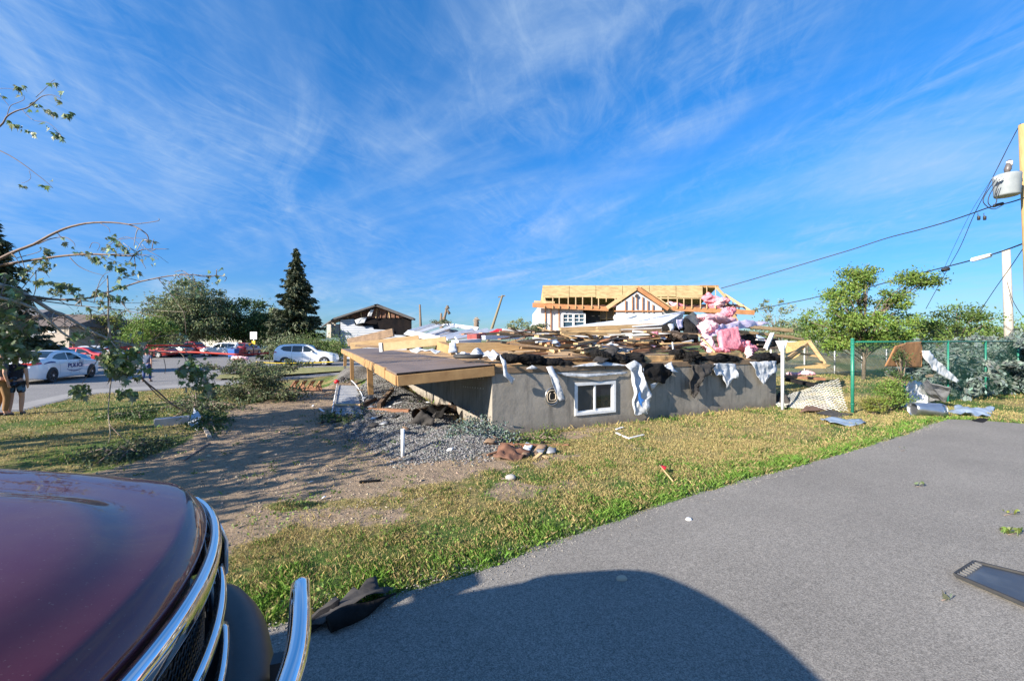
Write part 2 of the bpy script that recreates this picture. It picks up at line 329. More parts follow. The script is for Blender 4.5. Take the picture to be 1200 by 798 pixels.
def build_ground():
    def axis(lo, hi, step, far):
        c = list(np.arange(lo, hi + 1e-6, step)); k = step; a = [c[-1]]
        while a[-1] < far: k *= 1.25; a.append(a[-1] + k)
        k = step; b = [c[0]]
        while b[-1] > -far: k *= 1.25; b.append(b[-1] - k)
        return np.array(b[:0:-1] + c + a[1:])
    xs = axis(-11, 13, 0.08, 1500); ys = axis(2.2, 14, 0.07, 1500)
    X, Y = np.meshgrid(xs, ys); Z = gheight(X, Y)
    g = sdist(gravel_poly, X, Y) + 0.28 * fbm(X, Y, 1.7, 1); d = sdist(dirt_poly, X, Y) + 0.55 * fbm(X, Y, 1.1, 2)
    wg = np.clip(g / 0.25, 0, 1); wd = np.clip(d / 0.4, 0, 1)
    under = np.clip((0.30 - np.abs(sdist(house_poly, X, Y)) ) / 0.3, 0, 1) * 0.6
    wd = np.maximum(wd, under)
    lawn = fbm(X, Y, 0.55, 6); dry = np.clip(0.55 + 0.9 * lawn, 0, 1)
    ed = -sdist(drive_poly, X, Y); dry = dry * np.clip((ed - 0.35) / 0.8, 0, 1)
    bare = np.clip((fbm(X, Y, 1.3, 11) + 0.02) * 4, 0, 1) * np.clip((ed - 0.5) / 1.0, 0, 1) * np.clip((16 - Y) / 6, 0, 1) * np.clip((3.2 - X) / 3 + 0.25, 0, 1) * np.clip((X + 7) / 3, 0.15, 1)
    C = np.stack([np.maximum(wd, 0.85 * bare), wg, dry], -1).reshape(-1, 3)
    V = np.stack([X, Y, Z], -1).reshape(-1, 3); ny, nx = X.shape; I = np.arange(ny * nx).reshape(ny, nx)
    Fc = np.stack([I[:-1, :-1], I[:-1, 1:], I[1:, 1:], I[1:, :-1]], -1).reshape(-1, 4)
    m = bpy.data.materials.new('ground'); m.use_nodes = True; nt = m.node_tree; b = nt.nodes['Principled BSDF']; N = nt.nodes.new; L = nt.links.new
    b.inputs['Roughness'].default_value = 0.95; b.inputs['Specular IOR Level'].default_value = 0.15
    at = N('ShaderNodeAttribute'); at.attribute_name = 'tint'; sp = N('ShaderNodeSeparateColor'); L(at.outputs['Color'], sp.inputs[0])
    tc = N('ShaderNodeTexCoord')
    def nz(sc, det=6, rough=0.6):
        n = N('ShaderNodeTexNoise'); n.inputs['Scale'].default_value = sc; n.inputs['Detail'].default_value = det; n.inputs['Roughness'].default_value = rough; L(tc.outputs['Object'], n.inputs['Vector']); return n.outputs['Fac']
    def mx(f, a, c):
        x = N('ShaderNodeMix'); x.data_type = 'RGBA'
        for i, v in ((0, f), (6, a), (7, c)):
            if isinstance(v, tuple): x.inputs[i].default_value = (*v, 1)
            elif isinstance(v, float): x.inputs[i].default_value = v
            else: L(v, x.inputs[i])
        return x.outputs[2]
    def rg(v, lo, hi):
        r = N('ShaderNodeMapRange'); L(v, r.inputs['Value']); r.inputs['From Min'].default_value = lo; r.inputs['From Max'].default_value = hi; return r.outputs[0]
    def edgy(w, n, amt):                       # break a mask up with fine noise
        a = N('ShaderNodeMath'); a.operation = 'MULTIPLY_ADD'; L(n, a.inputs[0]); a.inputs[1].default_value = amt; L(w, a.inputs[2])
        return rg(a.outputs[0], 0.5 + amt / 2 - 0.12, 0.5 + amt / 2 + 0.12)
    nf = nz(60, 5, 0.7); nm = nz(9, 6); nl = nz(1.7, 4)
    green = mx(rg(nf, 0.35, 0.7), (0.055, 0.095, 0.022), (0.10, 0.15, 0.035))
    drycol = mx(rg(nf, 0.35, 0.68), (0.15, 0.13, 0.05), (0.34, 0.27, 0.12))
    grass = mx(edgy(sp.outputs[2], nm, 1.2), green, drycol)
    dirt0 = mx(rg(nl, 0.35, 0.65), (0.25, 0.182, 0.12), (0.34, 0.25, 0.17)); dirt = mx(rg(nf, 0.3, 0.75), mx(rg(nm, 0.3, 0.7), (0.13, 0.09, 0.06), dirt0), (0.34, 0.265, 0.19))
    vor = N('ShaderNodeTexVoronoi'); vor.inputs['Scale'].default_value = 38; L(tc.outputs['Object'], vor.inputs['Vector'])
    gs = N('ShaderNodeSeparateColor'); L(vor.outputs['Color'], gs.inputs[0])
    grav = mx(gs.outputs[0], (0.08, 0.075, 0.07), (0.24, 0.23, 0.22))
    c = mx(edgy(sp.outputs[0], nm, 0.9), grass, dirt); c = mx(edgy(sp.outputs[1], nm, 0.5), c, grav)
    L(c, b.inputs['Base Color'])
    h = N('ShaderNodeMath'); h.operation = 'MULTIPLY_ADD'; L(nf, h.inputs[0]); h.inputs[1].default_value = 0.35; L(nm, h.inputs[2])
    bp = N('ShaderNodeBump'); bp.inputs['Distance'].default_value = 0.05; bp.inputs['Strength'].default_value = 0.8; L(h.outputs[0], bp.inputs['Height']); L(bp.outputs[0], b.inputs['Normal'])
    o = npmesh('ground', V, Fc, m, C, smooth=True); tag(o, kind='structure')
build_ground()
def flat(name, poly, z, m, ragged=0.0, seg=0.12):
    pts = []; n = len(poly)
    for i in range(n):
        a, b = Vector((*poly[i][:2], z)), Vector((*poly[(i + 1) % n][:2], z)); L_ = (b - a).length; near = min(a.length, b.length) < 14
        k = max(1, int(L_ / seg)) if (ragged and near and L_ < 9) else 1
        d = (b - a).normalized(); nn = Vector((-d.y, d.x, 0))
        for j in range(k):
            p = a.lerp(b, j / k)
            if ragged: p += nn * (noise.noise(p * 1.3) * 0.6 + noise.noise(p * 5) * 0.5 + noise.noise(p * 14) * 0.3) * ragged
            pts.append(p)
    mb = MB(); mb.add(pts, [tuple(range(len(pts)))]); o = mb.build(name, m, kind='structure'); return o
def asphalt(name, c1, c2, spk=0.5):
    m = bpy.data.materials.new(name); m.use_nodes = True; nt = m.node_tree; b = nt.nodes['Principled BSDF']; N = nt.nodes.new; L = nt.links.new
    b.inputs['Roughness'].default_value = 0.85; b.inputs['Specular IOR Level'].default_value = 0.3
    geo = N('ShaderNodeNewGeometry')
    def nz(sc, det, t='ShaderNodeTexNoise'):
        n = N(t); n.inputs['Scale'].default_value = sc; L(geo.outputs['Position'], n.inputs['Vector'])
        if t == 'ShaderNodeTexNoise': n.inputs['Detail'].default_value = det; n.inputs['Roughness'].default_value = 0.65
        return n
    a = nz(0.55, 7); r = N('ShaderNodeMapRange'); L(a.outputs['Fac'], r.inputs['Value']); r.inputs['From Min'].default_value = 0.3; r.inputs['From Max'].default_value = 0.7
    x = N('ShaderNodeMix'); x.data_type = 'RGBA'; L(r.outputs[0], x.inputs[0]); x.inputs[6].default_value = (*c1, 1); x.inputs[7].default_value = (*c2, 1)
    v = nz(150, 0, 'ShaderNodeTexVoronoi'); sc = N('ShaderNodeSeparateColor'); L(v.outputs['Color'], sc.inputs[0])
    rr = N('ShaderNodeMapRange'); L(sc.outputs[0], rr.inputs['Value']); rr.inputs['To Min'].default_value = 1 - spk; rr.inputs['To Max'].default_value = 1 + spk
    f = nz(26, 6); fr = N('ShaderNodeMapRange'); L(f.outputs['Fac'], fr.inputs['Value']); fr.inputs['From Min'].default_value = 0.3; fr.inputs['From Max'].default_value = 0.7; fr.inputs['To Min'].default_value = 0.86; fr.inputs['To Max'].default_value = 1.12
    mm = N('ShaderNodeMath'); mm.operation = 'MULTIPLY'; L(rr.outputs[0], mm.inputs[0]); L(fr.outputs[0], mm.inputs[1])
    sc2 = N('ShaderNodeVectorMath'); sc2.operation = 'SCALE'; L(x.outputs[2], sc2.inputs[0]); L(mm.outputs[0], sc2.inputs[3]); L(sc2.outputs[0], b.inputs['Base Color'])
    bp = N('ShaderNodeBump'); bp.inputs['Distance'].default_value = 0.003; bp.inputs['Strength'].default_value = 0.8; L(v.outputs['Distance'], bp.inputs['Height']); L(bp.outputs[0], b.inputs['Normal'])
    return m
asph = asphalt('driveway_asphalt', (0.180, 0.168, 0.152), (0.235, 0.220, 0.198), 0.42)
asph2 = asphalt('street_asphalt', (0.17, 0.165, 0.165), (0.22, 0.215, 0.21), 0.3)
flat('driveway', drive_poly, 0.008, asph, ragged=0.10)
flat('street', street_poly, 0.008, asph2)
conc_side = mat('pavement_concrete', (0.27, 0.26, 0.25), 0.9, (0.21, 0.205, 0.20), 1.2, 0.002, 40)
flat('pavement', [p for p in G((-150, 486), (25, 480.5), (100, 461.8), (215, 453.8), (300, 448), (400, 438.2))] + G((400, 436.8), (300, 445), (215, 450.5), (100, 457), (25, 473), (-150, 477)), 0.014, conc_side)
vm = mat('verge_grass', (0.12, 0.15, 0.04), 0.95, (0.30, 0.26, 0.11), 2.5, 0.02, 30)
flat('grass_verge', verge_poly, 0.10, vm)
# ------------------------------------------------------------------ the foundation of the destroyed house
concrete = mat('grey_concrete', (0.30, 0.275, 0.235), 0.9, (0.20, 0.185, 0.16), 1.6, 0.004, 12, lo=0.3, hi=0.7)
def foundation():
    r = empty('destroyed_house', HP(0, 0, 0), 'destroyed house reduced to a grey concrete foundation and an overhanging brown floor deck', 'house')
    T, Zt = 0.22, 1.32
    def wallm(t0, s0, t1, s1, z0, z1, name, m=concrete, thick=T, inward=(0, 1)):
        mb = MB(); a, b = HP(t0, s0), HP(t1, s1); inn = (HT * inward[0] + HS * inward[1]) * thick
        mb.add([a + Vector((0,0,z0)), b + Vector((0,0,z0)), b + inn + Vector((0,0,z0)), a + inn + Vector((0,0,z0)), a + Vector((0,0,z1)), b + Vector((0,0,z1)), b + inn + Vector((0,0,z1)), a + inn + Vector((0,0,z1))],
               [(0,3,2,1),(4,5,6,7),(0,1,5,4),(1,2,6,5),(2,3,7,6),(3,0,4,7)])
        return mb
    # front wall with window opening, made of four blocks joined in one mesh
    m = bpy.data.materials.new('parged_foundation'); m.use_nodes = True; nt = m.node_tree; b = nt.nodes['Principled BSDF']; N = nt.nodes.new; L = nt.links.new
    b.inputs['Roughness'].default_value = 0.92
    tc = N('ShaderNodeTexCoord')
    def nz(sc, st, det=7):
        mp = N('ShaderNodeMapping'); mp.inputs['Scale'].default_value = st; L(tc.outputs['Object'], mp.inputs[0]); n = N('ShaderNodeTexNoise'); n.inputs['Scale'].default_value = sc; n.inputs['Detail'].default_value = det; n.inputs['Roughness'].default_value = 0.65; L(mp.outputs[0], n.inputs['Vector']); return n.outputs['Fac']
    def rg(v, lo, hi):
        q = N('ShaderNodeMapRange'); L(v, q.inputs['Value']); q.inputs['From Min'].default_value = lo; q.inputs['From Max'].default_value = hi; return q.outputs[0]
    def mx(f, a, c, mode='MIX'):
        x = N('ShaderNodeMix'); x.data_type = 'RGBA'; x.blend_type = mode
        for i, v in ((0, f), (6, a), (7, c)):
            if isinstance(v, tuple): x.inputs[i].default_value = (*v, 1)
            elif isinstance(v, float): x.inputs[i].default_value = v
            else: L(v, x.inputs[i])
        return x.outputs[2]
    c = mx(rg(nz(1.3, (1, 1, 1)), 0.3, 0.7), (0.33, 0.30, 0.26), (0.21, 0.192, 0.165))
    c = mx(rg(nz(3.5, (1.4, 1.4, 0.25)), 0.50, 0.68), c, (0.135, 0.125, 0.11))          # vertical weather streaks
    c = mx(rg(nz(11, (1, 1, 1)), 0.56, 0.75), c, (0.32, 0.285, 0.235)); c = mx(rg(nz(2.2, (1, 1, .6)), 0.60, 0.70), c, (0.38, 0.35, 0.30))
    sx = N('ShaderNodeSeparateXYZ'); L(tc.outputs['Object'], sx.inputs[0])
    damp = N('ShaderNodeMath'); damp.operation = 'MULTIPLY_ADD'; L(nz(3, (1, 1, 1)), damp.inputs[0]); damp.inputs[1].default_value = -0.5; L(sx.outputs['Z'], damp.inputs[2])
    c = mx(rg(damp.outputs[0], -0.02, -0.25), c, (0.17, 0.145, 0.12))                  # splash dirt along the soil
    L(c, b.inputs['Base Color'])
    bp = N('ShaderNodeBump'); bp.inputs['Distance'].default_value = 0.012; bp.inputs['Strength'].default_value = 0.8; L(nz(5, (1, 1, 1), 9), bp.inputs['Height']); L(bp.outputs[0], b.inputs['Normal'])
    a, bb = HX(673, 466, 0), HX(721, 466, 0); t0, t1 = (a - A0).dot(HT), (bb - A0).dot(HT); zt = HX(697, 447.5, 0).z; zb = HX(697, 485, 0).z
    mb = MB()
    for q in (wallm(0.22, 0, t0, 0, -0.3, Zt, ''), wallm(t1, 0, 9.4, 0, -0.3, Zt, ''), wallm(t0, 0, t1, 0, -0.3, zb, ''), wallm(t0, 0, t1, 0, zt, Zt, '')):
        mb.add(q.v, q.f)
    mb.build('front_wall', m, r)
    # left wall: two pours with a joint
    wallm(0, 0, 0, 3.58, -0.3, Zt, '', inward=(1, 0)).build('side_wall', m, r)
    wallm(0.004, 3.61, 0.004, 15.9, -0.3, Zt, '', inward=(1, 0)).build('side_wall', m, r)
    wallm(9.18, 0.22, 9.18, 15.9, -0.3, Zt, '', inward=(1, 0)).build('side_wall', m, r)
    wallm(0.22, 15.7, 9.18, 15.7, -0.3, Zt, '').build('rear_wall', m, r)
    # floor inside, rim boards
    mb = MB(); mb.beam(HP(0.0, 8, 1.44), HP(9.4, 8, 1.44), 15.8, 0.05); mb.build('floor_deck', plywood, r)
    rim = mat('rim_board', (0.24, 0.165, 0.10), 0.8, (0.15, 0.10, 0.065), 3, 0.003, 25)
    for a_, b_ in ((0.0, 2.9), (2.92, 6.2), (6.22, 9.38)):
        mb = MB(); mb.beam(HP(a_, 0.03, 1.37), HP(b_, 0.03, 1.37), 0.09, 0.13); mb.build('rim_beam', rim, r, bevel=0.006)
    mb = MB(); mb.beam(HP(0.04, 0.1, 1.37), HP(0.04, 15.8, 1.37), 0.09, 0.098); mb.build('rim_beam', rim, r)
    for k in range(8):
        z0 = (0.98, 1.12)[k % 2]
    # form tie holes in the side wall near the corner
    for j in range(2):
        for k in range(9): mb = MB(); mb.disc(HP(-0.003, 0.5 + k * 0.17, 1.17 - j * 0.22 - 0.012 * k), -HT, 0.016, 0.01, 8); mb.build('wall_tie', mat('pale_tie', (0.6, 0.6, 0.58), 0.6), r)
    # cellar window
    w = empty('window', HP((t0 + t1) / 2, 0, zb), None, None); w.parent = r; w.location = HP((t0 + t1) / 2, 0, zb) - r.location
    wloc = HP((t0 + t1) / 2, 0, zb)
    def wb(name, parts, m_):
        q = MB()
        for (ta, za, tb, zb_, s0, s1) in parts:
            a = HP(ta, (s0 + s1) / 2, (za + zb_) / 2); q.beam(HP(ta, (s0 + s1) / 2, (za + zb_) / 2), HP(tb, (s0 + s1) / 2, (za + zb_) / 2), abs(s1 - s0), zb_ - za)
        o = link(name, q.mesh(m_, wloc), w)
        bv = o.modifiers.new('b', 'BEVEL'); bv.width = 0.005; bv.segments = 2
        return o
    f = 0.07
    wb('frame', [(t0, zb, t1, zb + f, -0.03, 0.08), (t0, zt - f, t1, zt, -0.03, 0.08), (t0, zb + f, t0 + f, zt - f, -0.03, 0.08), (t1 - f, zb + f, t1, zt - f, -0.03, 0.08)], white_p)
    mid = (t0 + t1) / 2 - 0.02
    wb('sash', [(t0 + f, zb + f, t0 + f + 0.03, zt - f, 0.0, 0.05), (mid - 0.02, zb + f, mid + 0.03, zt - f, -0.012, 0.05), (t1 - f - 0.045, zb + f, t1 - f, zt - f, 0.0, 0.05), (t0 + f + .03, zb + f, mid - .02, zb + f + 0.03, 0.0, 0.05), (mid + .03, zb + f, t1 - f - .045, zb + f + 0.05, 0.0, 0.05)], white_p)
    g1 = wb('pane', [(t0 + f + 0.03, zb + f + 0.03, mid - 0.02, zt - f, 0.02, 0.03)], mat('insect_screen', (0.045, 0.045, 0.042), 0.6, (0.07, 0.068, 0.06), 4))
    g2 = wb('pane', [(mid + 0.03, zb + f + 0.05, t1 - f - 0.045, zt - f, 0.02, 0.03)], glass_d)
    # sagging overhanging deck on posts
    D0 = (-1.93, 0.0); n0 = HP(-1.93, 0, 0)
    mb = MB(); dk = mat('brown_deck_membrane', (0.172, 0.130, 0.110), 0.68, (0.125, 0.095, 0.082), 1.1, 0.003, 9)
    zc = {(0, 0): 1.385, (1, 0): 1.505, (0, 1): 1.50, (1, 1): 1.52}
    def dz(u, v): return (zc[(0, 0)] * (1 - u) + zc[(1, 0)] * u) * (1 - v) ** 2.2 + (zc[(0, 1)] * (1 - u) + zc[(1, 1)] * u) * (1 - (1 - v) ** 2.2)
    nu, nv = 6, 24; LEN = 19.0
    g = [[HP(-1.96 + 1.96 * i / nu + 0.02, LEN * j / nv, dz(i / nu, j / nv)) + Vector((0, 0, 0.012 * noise.noise(Vector((i * .7, j * .5, 0))))) for i in range(nu + 1)] for j in range(nv + 1)]
    vs = [p for row in g for p in row] + [p - Vector((0, 0, 0.035)) for row in g for p in row]; k = nu + 1; M_ = k * (nv + 1); fs = []
    for j in range(nv):
        for i in range(nu):
            q = j * k + i; fs += [(q, q + 1, q + k + 1, q + k), (M_ + q, M_ + q + k, M_ + q + k + 1, M_ + q + 1)]
    for j in range(nv): fs += [(j * k, (j + 1) * k, M_ + (j + 1) * k, M_ + j * k), (j * k + nu, M_ + j * k + nu, M_ + (j + 1) * k + nu, (j + 1) * k + nu)]
    for i in range(nu): fs += [(i, M_ + i, M_ + i + 1, i + 1), (nv * k + i, nv * k + i + 1, M_ + nv * k + i + 1, M_ + nv * k + i)]
    mb.add(vs, fs); mb.build('deck_floor', dk, r)
    # membrane edge strip
    mb = MB(); mb.beam(HP(-1.94, -0.03, dz(0, 0) - 0.014), HP(0.05, -0.03, dz(1, 0) - 0.014), 0.03, 0.035); mb.build('deck_edging', black_p, r)
    # perimeter beams
    mb = MB(); mb.beam(HP(-1.93, -0.03, dz(0, 0) - 0.14), HP(0.03, -0.03, dz(1, 0) - 0.135), 0.07, 0.20); mb.build('edge_beam', wood_deck, r, bevel=0.008)
    mb = MB(); mb.beam(HP(-1.93, 0.01, dz(0, 0) - 0.137), HP(-1.93, 1.4, dz(0, 0.07) - 0.137), 0.06, 0.19); mb.build('edge_beam', wood_deck, r, bevel=0.008)
    mb = MB(); mb.beam(HP(-1.935, 1.32, dz(0, 0.07) - 0.11), HP(-1.935, 12, dz(0, 0.6) - 0.135), 0.08, 0.23); mb.build('edge_beam', wood_deck, r, bevel=0.008)
    mb = MB(); mb.beam(HP(-1.935, 12.02, dz(0, 0.6) - 0.137), HP(-1.935, LEN, dz(0, 1) - 0.137), 0.08, 0.23); mb.build('edge_beam', wood_deck, r, bevel=0.008)
    mb = MB(); mb.beam(HP(-1.93, LEN, dz(0, 1) - 0.137), HP(0, LEN, dz(1, 1) - 0.137), 0.06, 0.2); mb.build('edge_beam', wood_deck, r, bevel=0.008)
    for s_, lean in ((4.45, 0.03), (11.2, 0.02), (15.6, -0.03)):
        c = HP(-1.93, s_); zt_ = dz(0, s_ / LEN) - 0.20; gz = float(gheight(np.array([c.x]), np.array([c.y]))[0])
        q = MB(); q.beam(c + Vector((lean, 0, gz + 0.19)), c + Vector((0, 0, zt_)), 0.15, 0.15, up=HS); p = q.build('post', wood_deck, r, bevel=0.006)
        q = MB(); q.beam(c + Vector((lean, 0, gz - 0.1)), c + Vector((lean, 0, gz + 0.2)), 0.10, 0.10, up=HS); q.build('post_anchor', galv, r)
    q = MB(); c = HP(-1.6, 0.9); q.beam(c + Vector((0, 0, 1.10)), c + Vector((0, 0, 1.22)), 0.10, 0.10, up=HS); q.build('beam_hanger', white_p, r)
    # joists under the overhang
    for k in range(15):
        s_ = 0.6 + k * 1.22
        q = MB(); q.beam(HP(-1.88, s_, dz(0, s_ / LEN) - 0.11), HP(-0.03, s_, dz(1, s_ / LEN) - 0.11), 0.045, 0.14); q.build('joist', wood_deck, r)
    return r
foundation()

# ------------------------------------------------------------------ debris: boards, sheets, felt, insulation
def board(a, b, w, h, m, label, name='board', cat='board', group=None, roll=0.0, bevel=0.004):
    mb = MB(); mb.beam(a, b, w, h, roll=roll); return mb.build(name, m, label=label, cat=cat, group=group, bevel=bevel)
# -- on the overhanging deck
board(HX(408, 401.5, 9.5), HX(461, 389.5, 8), 0.09, 0.30, wood_old, 'long brown timber lying aslant at the far left end of the deck', 'timber')
board(HX(411, 405.5, 8), HX(491, 396.5, 7.2), 0.12, 0.24, wood, 'long timber on the deck just right of and below the leftmost brown one', 'timber')
o = board(HX(447, 407, 5.2), HX(523, 399, 4.4), 0.12, 0.24, wood_new, 'straw coloured beam with a white painted left end, laid across the middle of the deck', 'timber')
q = MB(); q.beam(HX(445, 407.2, 5.2), HX(448.5, 406.9, 5.16), 0.13, 0.27); q.build('end_cap', white_p, o)
board(HX(417, 405, 6.5), HX(450, 407, 6.0), 0.08, 0.07, wood_old, 'thin weathered slat under the beam with the white end', 'board')
o = board(HX(521, 407.5, 2.6), HX(638, 405, 2.3), 0.24, 0.24, wood, 'thick squared beam resting along the pile above the inner edge of the deck', 'timber')
board(HX(516, 405, 2.2), HX(533, 411, 1.6), 0.2, 0.2, wood_deck, 'stubby broken beam end beside the left end of the thick squared beam', 'timber')
sheet('wrapped_bundle', [HX(527, 402, 1.3), HX(534, 401, 1.3), HX(536, 413, 1.2), HX(526, 414, 1.2)], white_cloth, 0.02, 0.03, 5, label='small crumpled white wrap caught at the broken beam end on the deck', cat='wrap')
# white siding panels fanned behind the deck
for i, (a, b, w, hh, lab) in enumerate([
    ((476, 389.5, 11), (513, 397.5, 6), 0.26, 0.04, 'white siding strip at the left tip of the fanned panels, sloping down to the right'),
    ((479, 388.5, 11.5), (513, 378.5, 13), 0.16, 0.04, 'white siding strip rising to the right from the left tip of the fan'),
    ((485, 391, 11), (517, 380.5, 12), 0.16, 0.04, 'second white siding strip of the fan, just below the leftmost rising one'),
    ((496, 393.5, 10), (532, 382, 11), 0.15, 0.04, 'white siding strip in the left middle of the fan under the broken tree stump'),
    ((508, 378.5, 13), (560, 385.5, 11), 0.22, 0.05, 'topmost white panel of the fan, sloping down towards the shredded palm like stump'),
    ((513, 396.5, 8), (555, 386, 9.5), 0.15, 0.05, 'white siding strip in the right middle of the fan'),
    ((523, 397, 7.5), (572, 386, 9), 0.15, 0.05, 'long white siding strip just below the one in the right middle of the fan'),
    ((534, 396.5, 7), (581, 386.5, 8.5), 0.14, 0.05, 'rightmost white siding strip of the fan, ending under the leaning utility pole')]):
    board(HX(*a), HX(*b), w, hh, white_metal, lab, 'siding_panel', 'siding panel', roll=R(42))
sheet('tarp', [HX(497, 391, 12), HX(524, 386, 13), HX(548, 389, 12), HX(536, 394, 10.5), HX(514, 396, 10.5)], mat('fan_backing', (.22, .25, .33), .6, (.12, .10, .09), 1.2, lo=.45, hi=.55), 0.01, 0.06, 2, label='blue grey sheet showing between the fanned white siding strips', cat='tarp')
board(HX(541, 392.2, 8), HX(606, 385.6, 9), 0.35, 0.09, wood_red, 'reddish brown plank lying along the right edge of the fanned panels', 'board')
board(HX(563, 392.6, 5.5), HX(608, 391.4, 6), 0.2, 0.16, wood, 'straw board between the red sheet and the thick squared beam', 'board')
board(HX(566, 395.6, 4.8), HX(606, 395.0, 5), 0.3, 0.14, mat('pale_blue_panel', (0.45, 0.52, 0.66), 0.6, (0.6, 0.62, 0.68), 4), 'pale blue grey panel lying flat just above the thick squared beam', 'panel', 'panel')
sheet('sheet', [HX(574, 389.5, 7), HX(583, 385.4, 7.5), HX(611, 385.6, 7), HX(640, 389, 6.8), HX(604, 389.5, 6.8)], red_p, 0.01, 0.05, 2, label='bright red sheet lying on top of the pile below the leaning utility pole', cat='sheet')
board(HX(533, 401.3, 3.8), HX(560, 399.5, 4.2), 0.3, 0.12, white_p, 'short white trim piece left of the middle over the thick squared beam', 'trim_board', 'trim')
board(HX(553, 395.5, 5), HX(564, 394.2, 5.3), 0.4, 0.22, mat('dull_red_board', (0.28, 0.06, 0.06), 0.7, (0.18, 0.04, 0.04), 4), 'dull red stub of board left of the pale blue grey panel', 'board')
# white membrane and felt beside the deck
sheet('membrane', [HX(493, 407, 4.2), HX(517, 411.5, 3.4), HX(513, 413.5, 3), HX(480, 409.5, 4.2)], white_cloth, 0.012, 0.06, 4, label='crumpled white membrane lying on the deck behind the broken beam end', cat='membrane')
sheet('membrane', [HX(533, 414.5, 1.6), HX(556, 411.5, 1.7), HX(585, 414.5, 1.1), HX(592, 421, 0.5), HX(583, 421.5, 0.4), HX(552, 417, 1.1)], white_cloth, 0.012, 0.08, 5, label='long crumpled white membrane along the inner edge of the deck below the thick squared beam', cat='membrane')
q = MB(); c = HX(549, 417.5, 1.0); q.tube([c + Vector((math.cos(a) * .30, math.sin(a) * .22, 0)) for a in np.linspace(0, 2 * math.pi, 19)], 0.05, 8, cap=False); q.build('rubber_ring', rubber, label='dark rubber ring lying flat near the inner corner of the deck', cat='ring')
sheet('membrane', [HX(586, 415, 0), HX(592, 423, -0.12), HX(594, 436, -0.16), HX(604, 443, -0.12), HX(601, 451, -0.14), HX(590, 440, -0.2), HX(588, 428, -0.16)], white_cloth, 0.006, 0.03, 5, cuts=5, label='narrow torn white strip hanging at the left corner of the foundation', cat='membrane')
# black felt band over the front wall
black_lumps = [
    ((592, 420.5), (626, 421), 0.15, 0.12, 'black felt mass bunched on the wall top at the foundation\'s left corner'),
    ((618, 423), (648, 425), 0.15, 0.12, 'black felt mass on the wall top left of the long white strip'),
    ((645, 424), (666, 426), 0.12, 0.1, 'thin black felt fold on the wall top above the cellar window\'s left end'),
    ((700, 416), (716, 421), 0.17, 0.2, 'raised black felt fold above the cellar window'),
    ((720, 419), (752, 424), 0.22, 0.2, 'wide black felt mass between the window and the big hanging white membrane'),
    ((800, 418), (810, 422), 0.30, 0.2, 'tall black felt mass halfway along the wall top'),
    ((822, 420), (866, 421), 0.17, 0.12, 'long black felt mass on the wall top under the pink batts'),
    ((884, 420), (912, 421), 0.22, 0.12, 'black felt mass on the wall top at the foundation\'s right end')]
for (a, b, r_, s_, lab) in black_lumps:
    lump('roofing_felt', HX(*a, s_), HX(*b, s_), r_, black_p, lab, 'roofing felt', None, 0.55, 2.6, 0.7)
sheet('roofing_felt', [HX(694, 423, -0.05), HX(716, 404, 0.5), HX(727, 409, 0.4), HX(720, 416, 0.1), HX(706, 426, -0.12)], grey_p, 0.02, 0.03, 3, label='dark grey felt flap folded over the wall top above the window', cat='roofing felt')
sheet('roofing_felt', [HX(752, 425, -0.12), HX(775, 427, -0.14), HX(787, 436, -0.12), HX(781, 450, -0.2), HX(766, 446, -0.22), HX(753, 436, -0.16)], black_p, 0.03, 0.06, 4, label='black felt flap hanging just right of the big white membrane', cat='roofing felt')
sheet('roofing_felt', [HX(811, 427, -0.1), HX(838, 427, -0.12), HX(832, 437, -0.16), HX(821, 444, -0.16), HX(820, 452, -0.15), HX(813, 467, -0.1), HX(808, 450, -0.14), HX(812, 438, -0.16)], grey_p, 0.02, 0.05, 4, cuts=5, ragged=0.03, label='grey and black felt tongue hanging down the right half of the foundation wall', cat='roofing felt')
# membranes hanging over the wall
big = sheet('membrane', [HX(733, 428, -0.05), HX(742, 422, -0.05), HX(752, 427, -0.1), HX(756, 445, -0.22), HX(764, 463, -0.2), HX(757, 468, -0.18), HX(755, 478, -0.15), HX(758, 485, -0.1), HX(744, 487, -0.1), HX(745, 470, -0.18), HX(743, 440, -0.18)], white_cloth, 0.006, 0.05, 3, cuts=5, ragged=0.02, label='big white membrane hanging down the wall right of the cellar window, with a blue mark', cat='membrane')
q = MB(); pts = [HX(748, 462, -0.275), HX(750, 459, -0.275), HX(751, 466, -0.275), HX(755, 469, -0.275), HX(752, 471, -0.275), HX(753, 478, -0.25), HX(750, 474, -0.26), HX(748, 470, -0.27)]
q.prism(pts, -HS * 0.004); mk = q.build('printed_mark', mat('blue_print', (0.05, 0.22, 0.65), 0.6), big); mk.parent = big
sheet('membrane', [HX(762, 450, -0.16), HX(774, 447, -0.14), HX(764, 457, -0.14)], white_cloth, 0.006, 0.02, 4, label='small white triangle of membrane sticking out below the black felt flap', cat='membrane')
sheet('membrane', [HX(640.5, 430, -0.05), HX(647, 429, -0.05), HX(655, 446, -0.17), HX(662, 468, -0.12), HX(655, 470, -0.10), HX(648, 450, -0.16)], white_cloth, 0.006, 0.02, 5, cuts=5, ragged=0.01, label='long narrow white strip hanging across the round vent on the wall', cat='membrane')
sheet('trim_strip', [HX(652, 436.5, -0.04), HX(690, 438.3, -0.08), HX(735, 435.5, -0.04), HX(735, 437.8, -0.04), HX(690, 442, -0.09), HX(662, 440.5, -0.05)], white_cloth, 0.006, 0.01, 4, label='curved white strip sagging along the beam above the cellar window', cat='trim')
sheet('membrane', [HX(670, 429.5, -0.05), HX(692, 425, -0.02), HX(712, 424, 0.0), HX(735, 428.5, -0.05), HX(700, 428.7, -0.06)], white_cloth, 0.008, 0.02, 4, label='flat white membrane fold lying on the rim beam above the window', cat='membrane')
